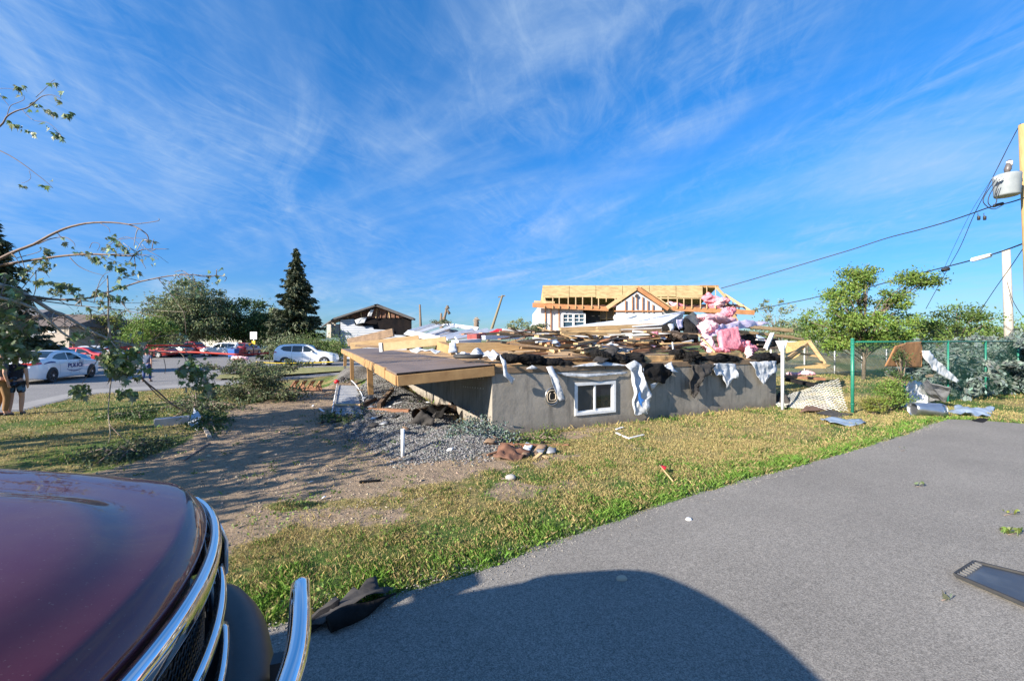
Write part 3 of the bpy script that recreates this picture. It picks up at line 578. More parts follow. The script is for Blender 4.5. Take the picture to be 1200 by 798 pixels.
sheet('membrane', [HX(616, 432, -0.05), HX(624, 428, -0.05), HX(630, 431, -0.06), HX(628, 433, -0.05)], white_cloth, 0.008, 0.02, 6, label='scrap of white membrane on the rim beam left of the long hanging strip', cat='membrane')
sheet('membrane', [HX(779, 428, -0.08), HX(787, 424, -0.06), HX(789, 432, -0.1), HX(795, 436, -0.12), HX(784, 437, -0.12)], white_cloth, 0.008, 0.03, 5, label='small torn white membrane tuft right of the black felt flap', cat='membrane')
sheet('membrane', [HX(836, 426, -0.08), HX(863, 426, -0.08), HX(864, 444, -0.12), HX(858, 443, -0.14), HX(853, 446, -0.14), HX(852, 455, -0.1), HX(850, 444, -0.14), HX(846, 436, -0.16), HX(840, 440, -0.14), HX(836, 436, -0.12)], white_cloth, 0.006, 0.04, 4, cuts=5, ragged=0.02, label='white membrane draped over the wall just right of the grey felt tongue', cat='membrane')
sheet('membrane', [HX(879, 424, -0.08), HX(911, 423, -0.08), HX(911, 436, -0.12), HX(900, 438, -0.16), HX(897, 446, -0.14), HX(894, 452, -0.1), HX(890, 440, -0.14), HX(886, 434, -0.15)], white_cloth, 0.006, 0.04, 4, cuts=5, ragged=0.02, label='white membrane draped over the right end of the foundation wall', cat='membrane')
# round vent
def vent():
    c = HX(647, 464.5, -0.02); r = empty('wall_vent', c, 'round coiled metal vent opening in the wall under the hanging white strip', 'vent')
    q = MB(); q.tube([c + HT * math.cos(a) * .17 + Vector((0, 0, math.sin(a) * .19)) for a in np.linspace(0, 2 * math.pi, 28)], 0.014, 8, cap=False); q.build('rim', galv, r)
    q = MB(); q.disc(c + HS * 0.01, HS, 0.17, 0.006, 28); q.build('backing', mat('vent_dark', (0.05, 0.04, 0.03), 0.8), r)
    for k, rr in enumerate((0.135, 0.085)):
        q = MB(); q.tube([c - HS * 0.01 + HT * (math.cos(a) * rr + 0.01 * k) + Vector((0, 0, math.sin(a) * rr * 1.1 + 0.012 * math.sin(3 * a)))  for a in np.linspace(2.2 * k, 6.2 + 1.2 * k, 24)], 0.013, 6); q.build('coil', mat('coil_beige', (0.42, 0.36, 0.28), 0.7), r)
vent()
# -- timber layers of the collapsed roof (front to back), one label each
layers = [
    ((656, 386.5, 2.2), (775, 381, 1.7), .10, .13, wood, 'long straw timber directly under the big white roof panel'),
    ((636, 391.5, 2.0), (726, 388.5, 1.8), .14, .14, wood_new, 'straw timber just below the longest one, at the left of the pile'),
    ((728, 388.6, 1.9), (774, 386.8, 1.6), .12, .10, wood_old, 'brown timber wedged under the right end of the longest straw timber'),
    ((700, 384.5, 1.7), (705, 396, 1.5), .10, .12, wood, 'short upright offcut crossing the two long straw timbers'),
    ((645, 394, 1.6), (722, 402.5, 1.2), .07, .06, wood_new, 'thin pale lath sloping down to the right across the front of the pile'),
    ((646, 398.5, 1.5), (681, 397.5, 1.4), .3, .05, wood_old, 'flat brown board behind the left end of the thin sloping lath'),
    ((739, 396.5, 1.2), (759, 396.3, 1.2), .14, .10, mat('cream_offcut', (0.70, 0.56, 0.38), 0.7, (0.6, 0.45, 0.28), 4), 'short cream offcut in the dark gap of the pile'),
    ((741, 403.5, 1.1), (768, 401, 1.0), .12, .07, wood, 'straw board in the dark gap just below the short cream offcut'),
    ((733, 409, 0.8), (744, 402, 1.0), .06, .06, wood, 'short slanting stick propped against the board below the cream offcut'),
    ((740, 412.5, 0.55), (818, 403, 0.75), .10, .07, wood_red, 'long reddish board rising to the right across the front of the pile'),
    ((738, 414.8, 0.5), (815, 408.5, 0.6), .12, .05, wood_old, 'grey brown board just under the long reddish one'),
    ((744, 407.8, 0.9), (805, 401, 1.1), .1, .07, wood_old, 'dark board just above the long reddish one'),
    ((648, 404.5, 1.0), (679, 405.5, 1.0), .10, .09, wood, 'short straw block left of the olive insulation roll'),
    ((656, 411, 0.6), (690, 410, 0.7), .12, .05, wood_new, 'pale lath under the olive insulation roll'),
    ((640, 405, 1.1), (652, 412, 0.8), .14, .1, wood, 'stub of timber leaning at the right end of the thick squared beam'),
    ((864, 381.5, 2.5), (927, 387.5, 2.3), .18, .13, wood_new, 'pale timber sticking out to the right at the top of the pile\'s right end'),
    ((865, 388.5, 1.9), (928, 395.3, 1.7), .16, .10, wood, 'straw timber sticking out to the right just below the pale one'),
    ((914, 393.2, 1.9), (939, 397.8, 1.9), .14, .08, wood_new, 'short pale board end beyond the tip of the lower sticking out timber'),
    ((868, 399, 1.1), (884, 407, 0.9), .1, .08, wood_old, 'short brown board right of the square pink batt'),
    ((905, 391, 1.3), (897, 409, 0.7), .12, .08, white_p, 'short white stud leaning near the right end of the pile'),
    ((884, 409.8, 0.7), (912, 407.5, 0.8), .1, .06, wood_old, 'brown board on the right end of the pile behind the foot of the white stud'),
    ((826, 392, 0.9), (846, 415, 0.4), .08, .06, wood_new, 'yellow lath slanting down between the pink batts'),
    ((818, 391, 0.8), (838, 413, 0.35), .06, .05, wood, 'second narrow lath slanting left of the yellow one between the pink batts'),
    ((771, 398, 0.8), (783, 408, 0.6), .16, .10, wood_old, 'brown stub tilting down left of the black curved panels'),
    ((596, 414.7, 1.2), (632, 412.6, 1.2), .08, .05, wood_new, 'pale lath lying just below the thick squared beam'),
    ((600, 417.2, 0.8), (640, 414.5, 0.9), .16, .05, wood_red, 'red brown slat behind the leftmost black felt on the wall'),
    ((668, 415.5, 0.5), (700, 418, 0.4), .2, .05, wood_old, 'flat brown board behind the felt above the window'),
    ((752, 399.3, 2.4), (776, 397.8, 2.2), .16, .09, wood_red, 'red brown timber end deep in the gap left of the black curved panels'),
    ((690, 399.5, 2.0), (738, 396, 2.0), .2, .05, mat('grey_white_board', (0.55, 0.5, 0.46), 0.7, (0.4, 0.35, 0.3), 4), 'greyish white board at the back of the gap above the thin lath'),
    ((660, 402, 1.8), (700, 398.5, 2.0), .16, .10, wood_red, 'red brown timber deep behind the olive insulation roll'),
    ((781, 406, 0.6), (812, 399, 0.7), .05, .05, white_p, 'thin curved white trim above the long reddish board')]
for (a, b, w, h, m_, lab) in layers: board(HX(*a), HX(*b), w, h, m_, lab)
board(HX(788, 401, 0.35), HX(789, 412, 0.35), 0.03, 0.03, white_p, 'thin upright white stub on the wall top left of the middle', 'stub_pipe', 'pipe')
# plywood flaps just behind the rim
for (pts, lab, m_) in [
    ([(750, 416.5), (792, 416), (788, 424), (776, 425.5), (757, 423)], 'curved plywood flap on the wall top right of the big white membrane', plywood),
    ([(812, 413.5), (868, 413), (879, 425), (866, 425), (850, 418), (822, 419)], 'ragged plywood edge behind the long black felt under the pink batts', plywood)]:
    sheet('plywood_flap', [HX(x, y, 0.16) for x, y in pts], m_, 0.02, 0.02, 3, label=lab, cat='plywood')
# heap core: debris masses coloured dark for the shade deep in the pile
core = mat('debris_shade_core', (0.07, 0.05, 0.04), 0.9, (0.02, 0.018, 0.016), 3, 0.02, 8)
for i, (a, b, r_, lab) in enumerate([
    ((640, 407, 2.6), (735, 403, 2.6), .30, 'debris mass coloured as the dark shade under the left part of the roof panel'),
    ((735, 402, 2.4), (800, 399, 2.4), .42, 'debris mass coloured as the dark shade under the middle of the roof panel'),
    ((846, 398, 2.4), (905, 402, 2.2), .40, 'debris mass coloured as the dark shade behind the square pink batt'),
    ((560, 406, 3.8), (640, 402, 4.5), .26, 'low debris mass coloured as the dark shade behind the thick squared beam')]):
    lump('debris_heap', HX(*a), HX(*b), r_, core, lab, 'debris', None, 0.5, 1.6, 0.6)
# more thin scattered boards in the gaps: nothing tells these apart
for i in range(120):
    px = random.uniform(600, 905) if i > 60 else random.uniform(640, 800); py = 396 + random.uniform(-8, 15) + (6 if px > 800 else 0); s_ = random.uniform(0.4, 2.2)
    if 835 < px < 870 and s_ < 1.2: s_ = 1.6
    c = HX(px, py, s_); c.z = max(c.z, 1.5); a_ = random.uniform(-0.5, 0.5); L_ = random.uniform(0.45, 1.6)
    d = (HT * math.cos(a_) + HS * math.sin(a_)) * L_ / 2 + Vector((0, 0, random.uniform(-0.07, 0.07) * (1 + (i % 7 == 0))))
    board(c - d, c + d, random.uniform(.05, .14), random.uniform(.02, .05), random.choice([wood, wood_new, wood_old, wood_red, wood_old, white_p, wood_old, wood, grey_p]), 'short splintered board lying loose in the debris pile on the foundation', 'splintered_board', 'board', 'splintered boards in the debris pile', bevel=0)
for i in range(26):
    px = random.uniform(645, 900); py = 400 + random.uniform(-6, 14); s_ = random.uniform(0.5, 1.6); c = HX(px, py, s_); c.z = max(c.z, 1.5); k = random.uniform(.08, .2)
    sheet('debris_scrap', [c + HT * k * random.uniform(.6, 1.4) + Vector((0, 0, -.03)), c + HS * k + Vector((0, 0, k * .5)), c - HT * k * random.uniform(.6, 1.4), c - HS * k * .7 + Vector((0, 0, -k * .4))],
          random.choice([white_cloth, grey_p, pink_pale, black_p, blue_tarp, white_p]), 0.006, 0.03, 6, cuts=2, label='small crumpled scrap caught in the debris pile on the foundation', cat='scrap', group='scraps caught in the debris pile')
# big white roof panel with ribs
def roof_panel():
    a, b, c, d = HX(634, 391.5, 2.8), HX(660, 384.5, 3.6), HX(800, 366.5, 3.4), HX(776, 380.5, 1.5)
    r = empty('roof_panel', (a + b + c + d) / 4, 'big slanting white ribbed roof panel on top of the pile below the wooden house', 'roof panel')
    q = MB(); n = (c - a).cross(b - a).normalized(); n = n if n.z > 0 else -n
    q.prism([a, b, c, d], n * -0.03); q.build('sheet', white_metal, r)
    for k in range(6):
        t = k / 5; p0 = a.lerp(b, t); p1 = d.lerp(c, t)
        q = MB(); q.beam(p0 + n * 0.018, p1 + n * 0.018, 0.05, 0.035, up=n); q.build('rib', white_metal, r)
    q = MB(); q.beam(d - n * 0.1, c - n * 0.1, 0.03, 0.12, up=n); q.build('edge_trim', mat('edge_grey', (0.35, 0.34, 0.36), 0.5), r)
roof_panel()
board(HX(742, 379, 2.6), HX(801, 366.3, 3.3), 0.08, 0.10, white_p, 'white fascia board rising along the right end of the big roof panel', 'fascia_board', 'board')
board(HX(700, 384, 3.8), HX(742, 370.5, 5), 0.30, 0.05, white_metal, 'narrow white metal strip behind the big roof panel below the gable of the wooden house', 'metal_strip', 'metal strip')
# black curved panels
sheet('curved_panel', [HX(803, 370, 1.4), HX(812, 366, 1.6), HX(820, 373, 1.5), HX(823, 381, 1.3), HX(818, 386, 1.1), HX(808, 380, 1.2)], mat('dark_grey_panel', (0.10, 0.105, 0.10), 0.5, (0.06, 0.06, 0.06), 4), 0.03, 0.05, 2, label='dark grey curved panel standing at the top of the pile left of the pink insulation', cat='panel')
lump('roofing_felt', HX(806, 381, 1.2), HX(812, 394, 1.0), 0.22, black_p, 'black felt roll standing below the dark grey curved panel', 'roofing felt', rough=0.3)
lump('roofing_felt', HX(783, 386, 1.4), HX(796, 394, 1.2), 0.24, black_p, 'black felt mass under the right end of the big roof panel', 'roofing felt', rough=0.5)
lump('felt_roll', HX(791, 391, 0.95), HX(799, 396, 0.9), 0.13, mat('brown_felt', (0.13, 0.10, 0.085), 0.8, (0.08, 0.065, 0.055), 4), 'brown rounded felt fold among the black felt below the roof panel', 'roofing felt', rough=0.3)
sheet('membrane', [HX(783, 380, 1.1), HX(790, 379, 1.1), HX(790, 386, 1.0), HX(786, 388, 1.0)], white_cloth, 0.008, 0.03, 6, label='small white rag hanging under the right corner of the roof panel', cat='membrane')
sheet('membrane', [HX(792, 375, 1.2), HX(801, 374, 1.2), HX(800, 383, 1.1), HX(796, 386, 1.05)], mat('lilac_cloth', (0.5, 0.46, 0.62), 0.7, (0.4, 0.37, 0.5), 5), 0.008, 0.03, 6, label='lilac grey rag hanging between the roof panel and the dark curved panel', cat='membrane')
sheet('insulation', [HX(764, 389.5, 0.95), HX(771, 388.5, 0.95), HX(772, 395, 0.9), HX(766, 396, 0.9)], pink, 0.05, 0.05, 6, label='small pink insulation tuft left of the black felt, deep in the pile', cat='insulation')
lump('insulation_roll', HX(683, 409.5, 0.7), HX(697, 408, 0.7), 0.16, mat('olive_insulation', (0.42, 0.38, 0.27), 0.95, (0.3, 0.27, 0.19), 6, 0.01, 20), 'olive grey shaggy insulation roll above the cellar window', 'insulation', rough=0.5, ns=5)
sheet('membrane', [HX(683, 402, 0.9), HX(694, 400, 0.95), HX(699, 404, 0.85), HX(692, 411, 0.7), HX(686, 409, 0.7)], white_cloth, 0.01, 0.07, 6, label='crumpled white wrap on top of the olive insulation roll', cat='membrane')
sheet('membrane', [HX(700, 404, 0.8), HX(721, 402, 0.9), HX(742, 409, 0.6), HX(735, 412, 0.5), HX(716, 410, 0.55)], white_cloth, 0.01, 0.08, 5, label='white and bluish wrap right of the olive insulation roll, above the big hanging membrane', cat='membrane')
# pink insulation
for (a, b, r_, m_, lab, fl, rg_) in [
    ((822, 372, 1.5), (858, 377, 1.8), .24, pink_pale, 'long pale pink insulation blanket across the top of the pile', .6, .35),
    ((822, 387, 1.1), (830, 383, 1.2), .26, pink_pale, 'pale pink insulation mass at the left of the square batt, upper piece', .9, .35),
    ((826, 395, .9), (832, 410, .55), .16, pink_pale, 'pale pink insulation column beside the slanting laths', .9, .4),
    ((867, 405, .7), (879, 408, .65), .20, pink, 'torn pink insulation tuft right of the square batt', .8, .5),
    ((877, 412, .35), (879, 419, .2), .13, pink_pale, 'pink insulation tail dangling on the wall top below the torn tuft', 1.0, .5),
    ((838, 409, .5), (850, 412, .5), .14, pink, 'low pink insulation strip under the square batt', .6, .4),
    ((851, 369, 2.2), (856, 364, 2.4), .2, pink, 'pink insulation lump on top of the pale pink blanket', .8, .5)]:
    lump('insulation_batt', HX(*a), HX(*b), r_, m_, lab, 'insulation', rough=rg_, flat=fl, ns=3)
sheet('insulation_batt', [HX(842, 388, .75), HX(863, 384, .8), HX(867, 405, .55), HX(862, 410.5, .5), HX(844, 409, .5)], pink, 0.16, 0.016, 6, label='square pink insulation batt standing on edge above the right half of the wall', cat='insulation')
sheet('plastic_film', [HX(826, 390, .9), HX(845, 381, 1.1), HX(875, 374, 1.6), HX(905, 379.5, 1.9), HX(868, 384.5, 1.3), HX(845, 390, .9), HX(832, 394, .8)], mat('lilac_film', (0.60, 0.52, 0.72), 0.3, (0.72, 0.66, 0.80), 3, trans=0.3), 0.006, 0.08, 2.2, label='lilac plastic film trailing over the pink insulation to the right', cat='plastic film')
# brush on the pile
def leafcloud(c, rad, n, size, m_, name, parent=None, col=None, droop=0.0, **kw):
    c = np.array(c, float); rad = np.array(rad, float)
    p = rng.normal(size=(n, 3)) * 0.45 * rad + c; return leaves(name, p, size, m_, parent, droop=droop, **kw)
def leaves(name, p, size, m_, parent=None, tint=None, droop=0.0, asp=0.5, off=None, nbias=None):
    n = len(p); d = rng.normal(size=(n, 3)); d[:, 2] -= droop; d /= np.linalg.norm(d, axis=1)[:, None] + 1e-9
    w = rng.normal(size=(n, 3));
    if nbias is not None: w = np.cross(d, np.array(nbias) + 0.8 * rng.normal(size=(n, 3)))
    w -= (w * d).sum(1)[:, None] * d; w /= np.linalg.norm(w, axis=1)[:, None] + 1e-9; nn = np.cross(d, w)
    s = (size * rng.uniform(0.6, 1.3, n))[:, None]
    base = p - d * s * 0.5; tip = p + d * s * 0.5; l = p + w * s * asp * 0.5 + nn * s * 0.12 - d * s * 0.08; r_ = p - w * s * asp * 0.5 + nn * s * 0.12 - d * s * 0.08
    V = np.stack([base, r_, tip, l], 1).reshape(-1, 3)
    if off is not None: V = V - np.array(off)
    elif parent is not None: V = V - np.array(parent.location)
    Fc = np.arange(4 * n).reshape(n, 4)
    if tint is None: tint = np.ones((n, 3)) * rng.uniform(0.65, 1.35, (n, 1)) * (1 + 0.12 * rng.normal(size=(n, 3)))
    return npmesh(name, V, Fc, m_, np.repeat(np.clip(tint, 0, 3), 4, axis=0), parent=parent)
leaf_fresh = mat('maple_leaf', (0.11, 0.165, 0.05), 0.5, trans=0.35, attr='tint', col2=(0.15, 0.20, 0.085), scale=2)
leaf_wilt = mat('wilted_leaf', (0.12, 0.135, 0.065), 0.75, trans=0.25, attr='tint', col2=(0.09, 0.12, 0.06), scale=2)
def top_obj(o, label, cat, group=None):
    me = o.data; co = np.empty(len(me.vertices) * 3, np.float32); me.vertices.foreach_get('co', co); co = co.reshape(-1, 3)
    off = np.array([co[:, 0].mean(), co[:, 1].mean(), co[:, 2].min()]); co -= off; me.vertices.foreach_set('co', co.ravel()); me.update(); o.location = off
    return tag(o, label, cat, group)
def bush(name, c, rad, n, size, m_, label, cat, stems=6, group=None, stemr=0.015, droop=0.0):
    c = Vector(c); r = empty(name, c, label, cat, group); rad = Vector(rad)
    q = MB(); tips = []
    for i in range(stems):
        a = random.uniform(0, 6.28); e = random.uniform(0.4, 1.0); t = c + Vector((math.cos(a) * rad.x * e, math.sin(a) * rad.y * e, rad.z * random.uniform(0.6, 1.8)))
        md = c.lerp(t, 0.5) + Vector((0, 0, rad.z * 0.15)); q.tube([c, md, t], [stemr, stemr * .7, stemr * .3], 5); tips += [md, t]
    q.build('stems', twigm, r)
    cl = np.array([list(tips[i % len(tips)]) for i in range(max(10, stems * 3))]) + rng.normal(size=(max(10, stems * 3), 3)) * np.array(rad) * 0.3
    cl[:, 2] = np.maximum(cl[:, 2], c.z + 0.02)
    p = cl[rng.integers(0, len(cl), n)] + rng.normal(size=(n, 3)) * np.array(rad) * 0.2; p[:, 2] = np.maximum(p[:, 2], c.z + 0.01)
    leaves('foliage', p, size, m_, r, droop=droop); return r
bush('brush', HX(622, 391, 3.2), (.5, .3, .14), 700, .10, leaf_wilt, 'dark leafy brush lying on the pile right of the red sheet', 'brush')
bush('brush', HX(517, 380, 12), (.5, .3, .10), 260, .11, leaf_wilt, 'leafy brush caught on top of the fanned siding panels', 'brush')
# ------------------------------------------------------------------ the dark red pickup in front
def pickup():
    HD = 0.31; org = Vector((-0.79, 0.915, 0)); DZ = 0.31; fx = Vector((math.cos(HD), math.sin(HD), 0))
    r = empty('pickup_truck', org, 'dark red pickup truck with a chrome grille, parked nose in at the lower left', 'pickup truck', rz=HD)
    paint = bpy.data.materials.new('dark_red_paint'); paint.use_nodes = True; nt = paint.node_tree; b = nt.nodes['Principled BSDF']; N = nt.nodes.new; L = nt.links.new
    tc = N('ShaderNodeTexCoord')
    n1 = N('ShaderNodeTexNoise'); n1.inputs['Scale'].default_value = 2.2; n1.inputs['Detail'].default_value = 7; n1.inputs['Roughness'].default_value = 0.7; L(tc.outputs['Object'], n1.inputs['Vector'])
    n2 = N('ShaderNodeTexNoise'); n2.inputs['Scale'].default_value = 150; n2.inputs['Detail'].default_value = 3; L(tc.outputs['Object'], n2.inputs['Vector'])
    mr = N('ShaderNodeMapRange'); L(n2.outputs['Fac'], mr.inputs['Value']); mr.inputs['From Min'].default_value = 0.66; mr.inputs['From Max'].default_value = 0.74
    d0 = N('ShaderNodeMapRange'); L(n1.outputs['Fac'], d0.inputs['Value']); d0.inputs['From Min'].default_value = 0.35; d0.inputs['From Max'].default_value = 0.75; d0.inputs['To Max'].default_value = 0.13; d0.inputs['To Min'].default_value = 0.02
    dm = N('ShaderNodeMath'); dm.operation = 'MULTIPLY_ADD'; dm.use_clamp = True; L(mr.outputs[0], dm.inputs[0]); dm.inputs[1].default_value = 0.35; L(d0.outputs[0], dm.inputs[2])
    x = N('ShaderNodeMix'); x.data_type = 'RGBA'; L(dm.outputs[0], x.inputs[0]); x.inputs[6].default_value = (0.095, 0.004, 0.013, 1); x.inputs[7].default_value = (0.30, 0.22, 0.18, 1)
    L(x.outputs[2], b.inputs['Base Color']); b.inputs['Metallic'].default_value = 0.15; b.inputs['Roughness'].default_value = 0.45; b.inputs['Specular IOR Level'].default_value = 0.3
    b.inputs['Coat Weight'].default_value = 0.85; b.inputs['Coat IOR'].default_value = 1.45
    cr = N('ShaderNodeMapRange'); L(dm.outputs[0], cr.inputs['Value']); cr.inputs['To Min'].default_value = 0.02; cr.inputs['To Max'].default_value = 0.13; L(cr.outputs[0], b.inputs['Coat Roughness'])
    HW, Ln = 1.0, 1.6
    def nose(v): return -0.316 * v * v - 0.10 * abs(v) ** 9
    def htop(bk, y):                                        # bk metres behind the nose edge
        v = y / HW; z = 1.415 + 0.25 * min(1, bk / 1.4) ** 0.8
        e = max(0, (0.06 - bk) / 0.06); z -= 0.035 * e * e
        s_ = max(0, (abs(v) - 0.84) / 0.16); z -= 0.025 * s_ ** 2.2
        dome = 1 / (1 + math.exp((abs(y) - 0.50 - 0.05 * bk) / 0.022)) / (1 + math.exp((0.16 + 0.5 * y * y - bk) / 0.03)); z += 0.022 * dome
        z -= 0.006 * v * v
        return z
    nu, nv = 60, 90; vs = []; fs = []
    def sup(v): return math.copysign(1 - (1 - abs(v)) ** 1.0, v)
    for i in range(nu + 1):
        u = (i / nu) ** 1.5
        for j in range(nv + 1):
            v = sup(-1 + 2 * j / nv); y = v * HW; bk = u * Ln; xx = nose(v) - bk * (1 if True else 0) * (1 - 0.0)
            xx = nose(v) * (1 - u) + (-0.0) * u - bk - (0.05 * u)
            vs.append((xx, y, htop((-xx + nose(v)), y)))
    k = nv + 1; fs = [(i * k + j, (i + 1) * k + j, (i + 1) * k + j + 1, i * k + j + 1) for i in range(nu) for j in range(nv)]
    # turned-down lip
    base = len(vs)
    for j in range(nv + 1): v = sup(-1 + 2 * j / nv); p = vs[j]; vs.append((p[0] - 0.015, p[1] * 0.995, p[2] - 0.05))
    fs += [(j, j + 1, base + j + 1, base + j) for j in range(nv)]
    q = MB(); q.add(vs, fs, smooth=True); q.build('hood', paint, r, local=True)
    # fenders
    for sg in (1, -1):
        q = MB(); vs = []; fs = []; n_ = 46; rows = 14
        for i in range(n_ + 1):
            xx = -0.36 - 1.3 * i / n_
            zt = htop(max(0.0, -xx - 0.40), HW) - 0.02; arc = 0.54 ** 2 - (xx + 1.02) ** 2; zb = 0.42 + max(0, math.sqrt(arc) if arc > 0 else 0) * 1.0 if arc > 0 else 0.42
            zb = max(0.42, zb)
            for j in range(rows + 1):
                t = j / rows; z = zt + (zb - zt) * t; y = HW + 0.035 * math.sin(math.pi * min(1, t * 1.15)) - (0.10 * max(0, (-0.52 - (-xx)) / 1) if False else 0)
                fr = max(0, (xx + 0.62) / 0.26); y -= 0.10 * fr * fr
                vs.append((xx, sg * y, z))
        k = rows + 1; fs = [(i * k + j, i * k + j + 1, (i + 1) * k + j + 1, (i + 1) * k + j) for i in range(n_) for j in range(rows)]
        q.add(vs, fs, smooth=True); o = q.build('fender', paint, r, local=True); s_ = o.modifiers.new('s', 'SOLIDIFY'); s_.thickness = 0.02
    # grille: chrome surround and bars following the bowed nose
    def bow(name, z0, z1, x0, x1, va, vb, m_, depth=0.03, rnd=True, n=40, parent=r, zf=None):
        q = MB(); pr = []
        sec = [(0, 0), (0.5, 0.28), (1, 0.5), (1.0, 0.8), (0.6, 1.0), (0, 1.0)]          # (out, along height)
        vs = []
        for j in range(n + 1):
            v = va + (vb - va) * j / n; y = v * HW; xb = nose(v)
            dzv = -0.0 if zf is None else zf(v)
            for (o_, t) in [(0, 1), (0.45, 1.0), (0.85, 0.85), (1.0, 0.55), (1.0, 0.25), (0.9, 0), (0, 0)]:
                xx = xb + x0 + (x1 - x0) * (1 - t) + o_ * depth
                sc = (HW + (xx - xb) * 0.0) / HW
                vs.append((xx, y * sc, z0 + (z1 - z0) * t + dzv))
        k = 7; fs = [(j * k + i, j * k + (i + 1) % k, (j + 1) * k + (i + 1) % k, (j + 1) * k + i) for j in range(n) for i in range(k)]
        fs += [tuple(range(k)), tuple((n * k + i) for i in reversed(range(k)))]
        q.add(vs, fs, smooth=True); o = q.build(name, m_, parent, local=True); return o
    g = empty('grille', (0, 0, 0), None, None); g.parent = r
    bow('surround', 1.285, 1.366, 0.012, 0.0, -0.90, 0.90, chrome, 0.036, parent=g)
    bow('crossbar', 1.14, 1.18, 0.03, 0.02, -0.66, 0.66, chrome, 0.032, parent=g)
    bow('crossbar', 0.985, 1.02, 0.04, 0.035, -0.56, 0.56, chrome, 0.028, parent=g)
    for sg in (1, -1):
        q = MB(); q.tube([(nose(.68) + .0, sg * .68 * HW, 1.28), (nose(.68) + .01, sg * .68 * HW, 1.15), (nose(.64) + .02, sg * .64 * HW, .99)], [.02, .02, .018], 8); q.build('surround', chrome, g, local=True)
    # black honeycomb
    hc = mat('black_grille', (0.012, 0.012, 0.013), 0.4)
    q = MB(); n = 30
    for j in range(n):
        v0, v1 = -0.66 + 1.32 * j / n, -0.66 + 1.32 * (j + 1) / n
        q.quad((nose(v0) - 0.05, v0 * HW, 0.94), (nose(v1) - 0.05, v1 * HW, 0.94), (nose(v1) - 0.05, v1 * HW, 1.28), (nose(v0) - 0.05, v0 * HW, 1.28))
    q.build('backing', mat('grille_void', (0.006, 0.006, 0.007), 0.8), g, local=True)
    q = MB()
    for a in range(16):
        z = 0.955 + a * 0.0215
        for j in range(44):
            v0 = -0.65 + 1.3 * (j + (a % 2) * .5) / 44; v1 = v0 + 1.3 / 88; vm_ = (v0 + v1) / 2
            pts = [(nose(v0) - 0.01, v0 * HW, z), (nose(vm_) - 0.01, vm_ * HW, z + 0.012), (nose(v1) - 0.01, v1 * HW, z), (nose(v1 + .0148) - 0.01, (v1 + .0148) * HW, z)]
            q.tube(pts, 0.0032, 4, cap=False)
    q.build('mesh', hc, g, local=True)
    # headlights
    hl = mat('headlight_glass', (0.75, 0.77, 0.80), 0.08, spec=0.8, coat=1.0, metal=0.6)
    for sg in (1, -1):
        q = MB(); vs = []; fs = []; n = 14
        for j in range(n + 1):
            v = 0.69 + 0.30 * j / n
            for (o_, z) in ((0.0, 1.345), (0.055, 1.32), (0.085, 1.24), (0.085, 1.12), (0.02, 1.03)):
                vs.append((nose(v) + o_ - 0.01, sg * (v * HW + .012), z))
        k = 5; fs = [(j * k + i, j * k + i + 1, (j + 1) * k + i + 1, (j + 1) * k + i) for j in range(n) for i in range(k - 1)]
        q.add(vs, fs, smooth=True); o = q.build('headlight', hl, r, local=True); s_ = o.modifiers.new('s', 'SOLIDIFY'); s_.thickness = 0.01
        q = MB(); q.box((-0.36, sg * .80 * HW, 1.16), (.2, .26, .24)); q.build('bulb_housing', mat('lamp_dark', (.2, .2, .21), .3, metal=.8), o, local=True)
    # bumper
    q = MB(); vs = []; n = 50; prof = [(-0.05, 0.975), (0.08, 0.990), (0.13, 0.975), (0.165, 0.93), (0.18, 0.85), (0.17, 0.62), (0.08, 0.50), (-0.1, 0.48)]
    for j in range(n + 1):
        v = -1.03 + 2.06 * j / n; e = max(0, (abs(v) - 0.86) / 0.17)
        for (o_, z) in prof: vs.append((nose(v) * 0.92 + o_ * (1 - 0.55 * e * e) + 0.02, v * HW * 1.0, z - 0.02 * e))
    k = len(prof); fs = [(j * k + i, j * k + (i + 1) % k, (j + 1) * k + (i + 1) % k, (j + 1) * k + i) for j in range(n) for i in range(k)]
    fs += [tuple(range(k)), tuple(n * k + i for i in reversed(range(k)))]
    q.add(vs, fs, smooth=True); q.build('bumper', blackpl, r, local=True)
    # chrome guard tube
    gd = empty('grille_guard', (0, 0, 0), None, None); gd.parent = r
    q = MB(); pts = [(.14, -.38, .80), (.18, -.385, 1.05), (.22, -.37, 1.18), (.25, -.33, 1.225), (.275, 0, 1.225), (.235, .30, 1.222), (.23, .333, 1.205), (.225, .343, 1.15), (.20, .345, .80)]
    from mathutils.geometry import interpolate_bezier
    sm = []
    for i in range(len(pts) - 1):
        p0 = Vector(pts[max(i - 1, 0)]); p1 = Vector(pts[i]); p2 = Vector(pts[i + 1]); p3 = Vector(pts[min(i + 2, len(pts) - 1)])
        sm += interpolate_bezier(p1, p1 + (p2 - p0) / 6, p2 - (p3 - p1) / 6, p2, 8)[:-1]
    sm.append(Vector(pts[-1])); q.tube(sm, 0.029, 20); q.build('tube', chrome, gd, local=True)
    for sg in (-.33, .33): 
        q = MB(); q.box((.11, sg, .80), (.16, .05, .06)); q.box((.165, sg, .90), (.03, .05, .22)); q.build('bracket', blackpl, gd, local=True)
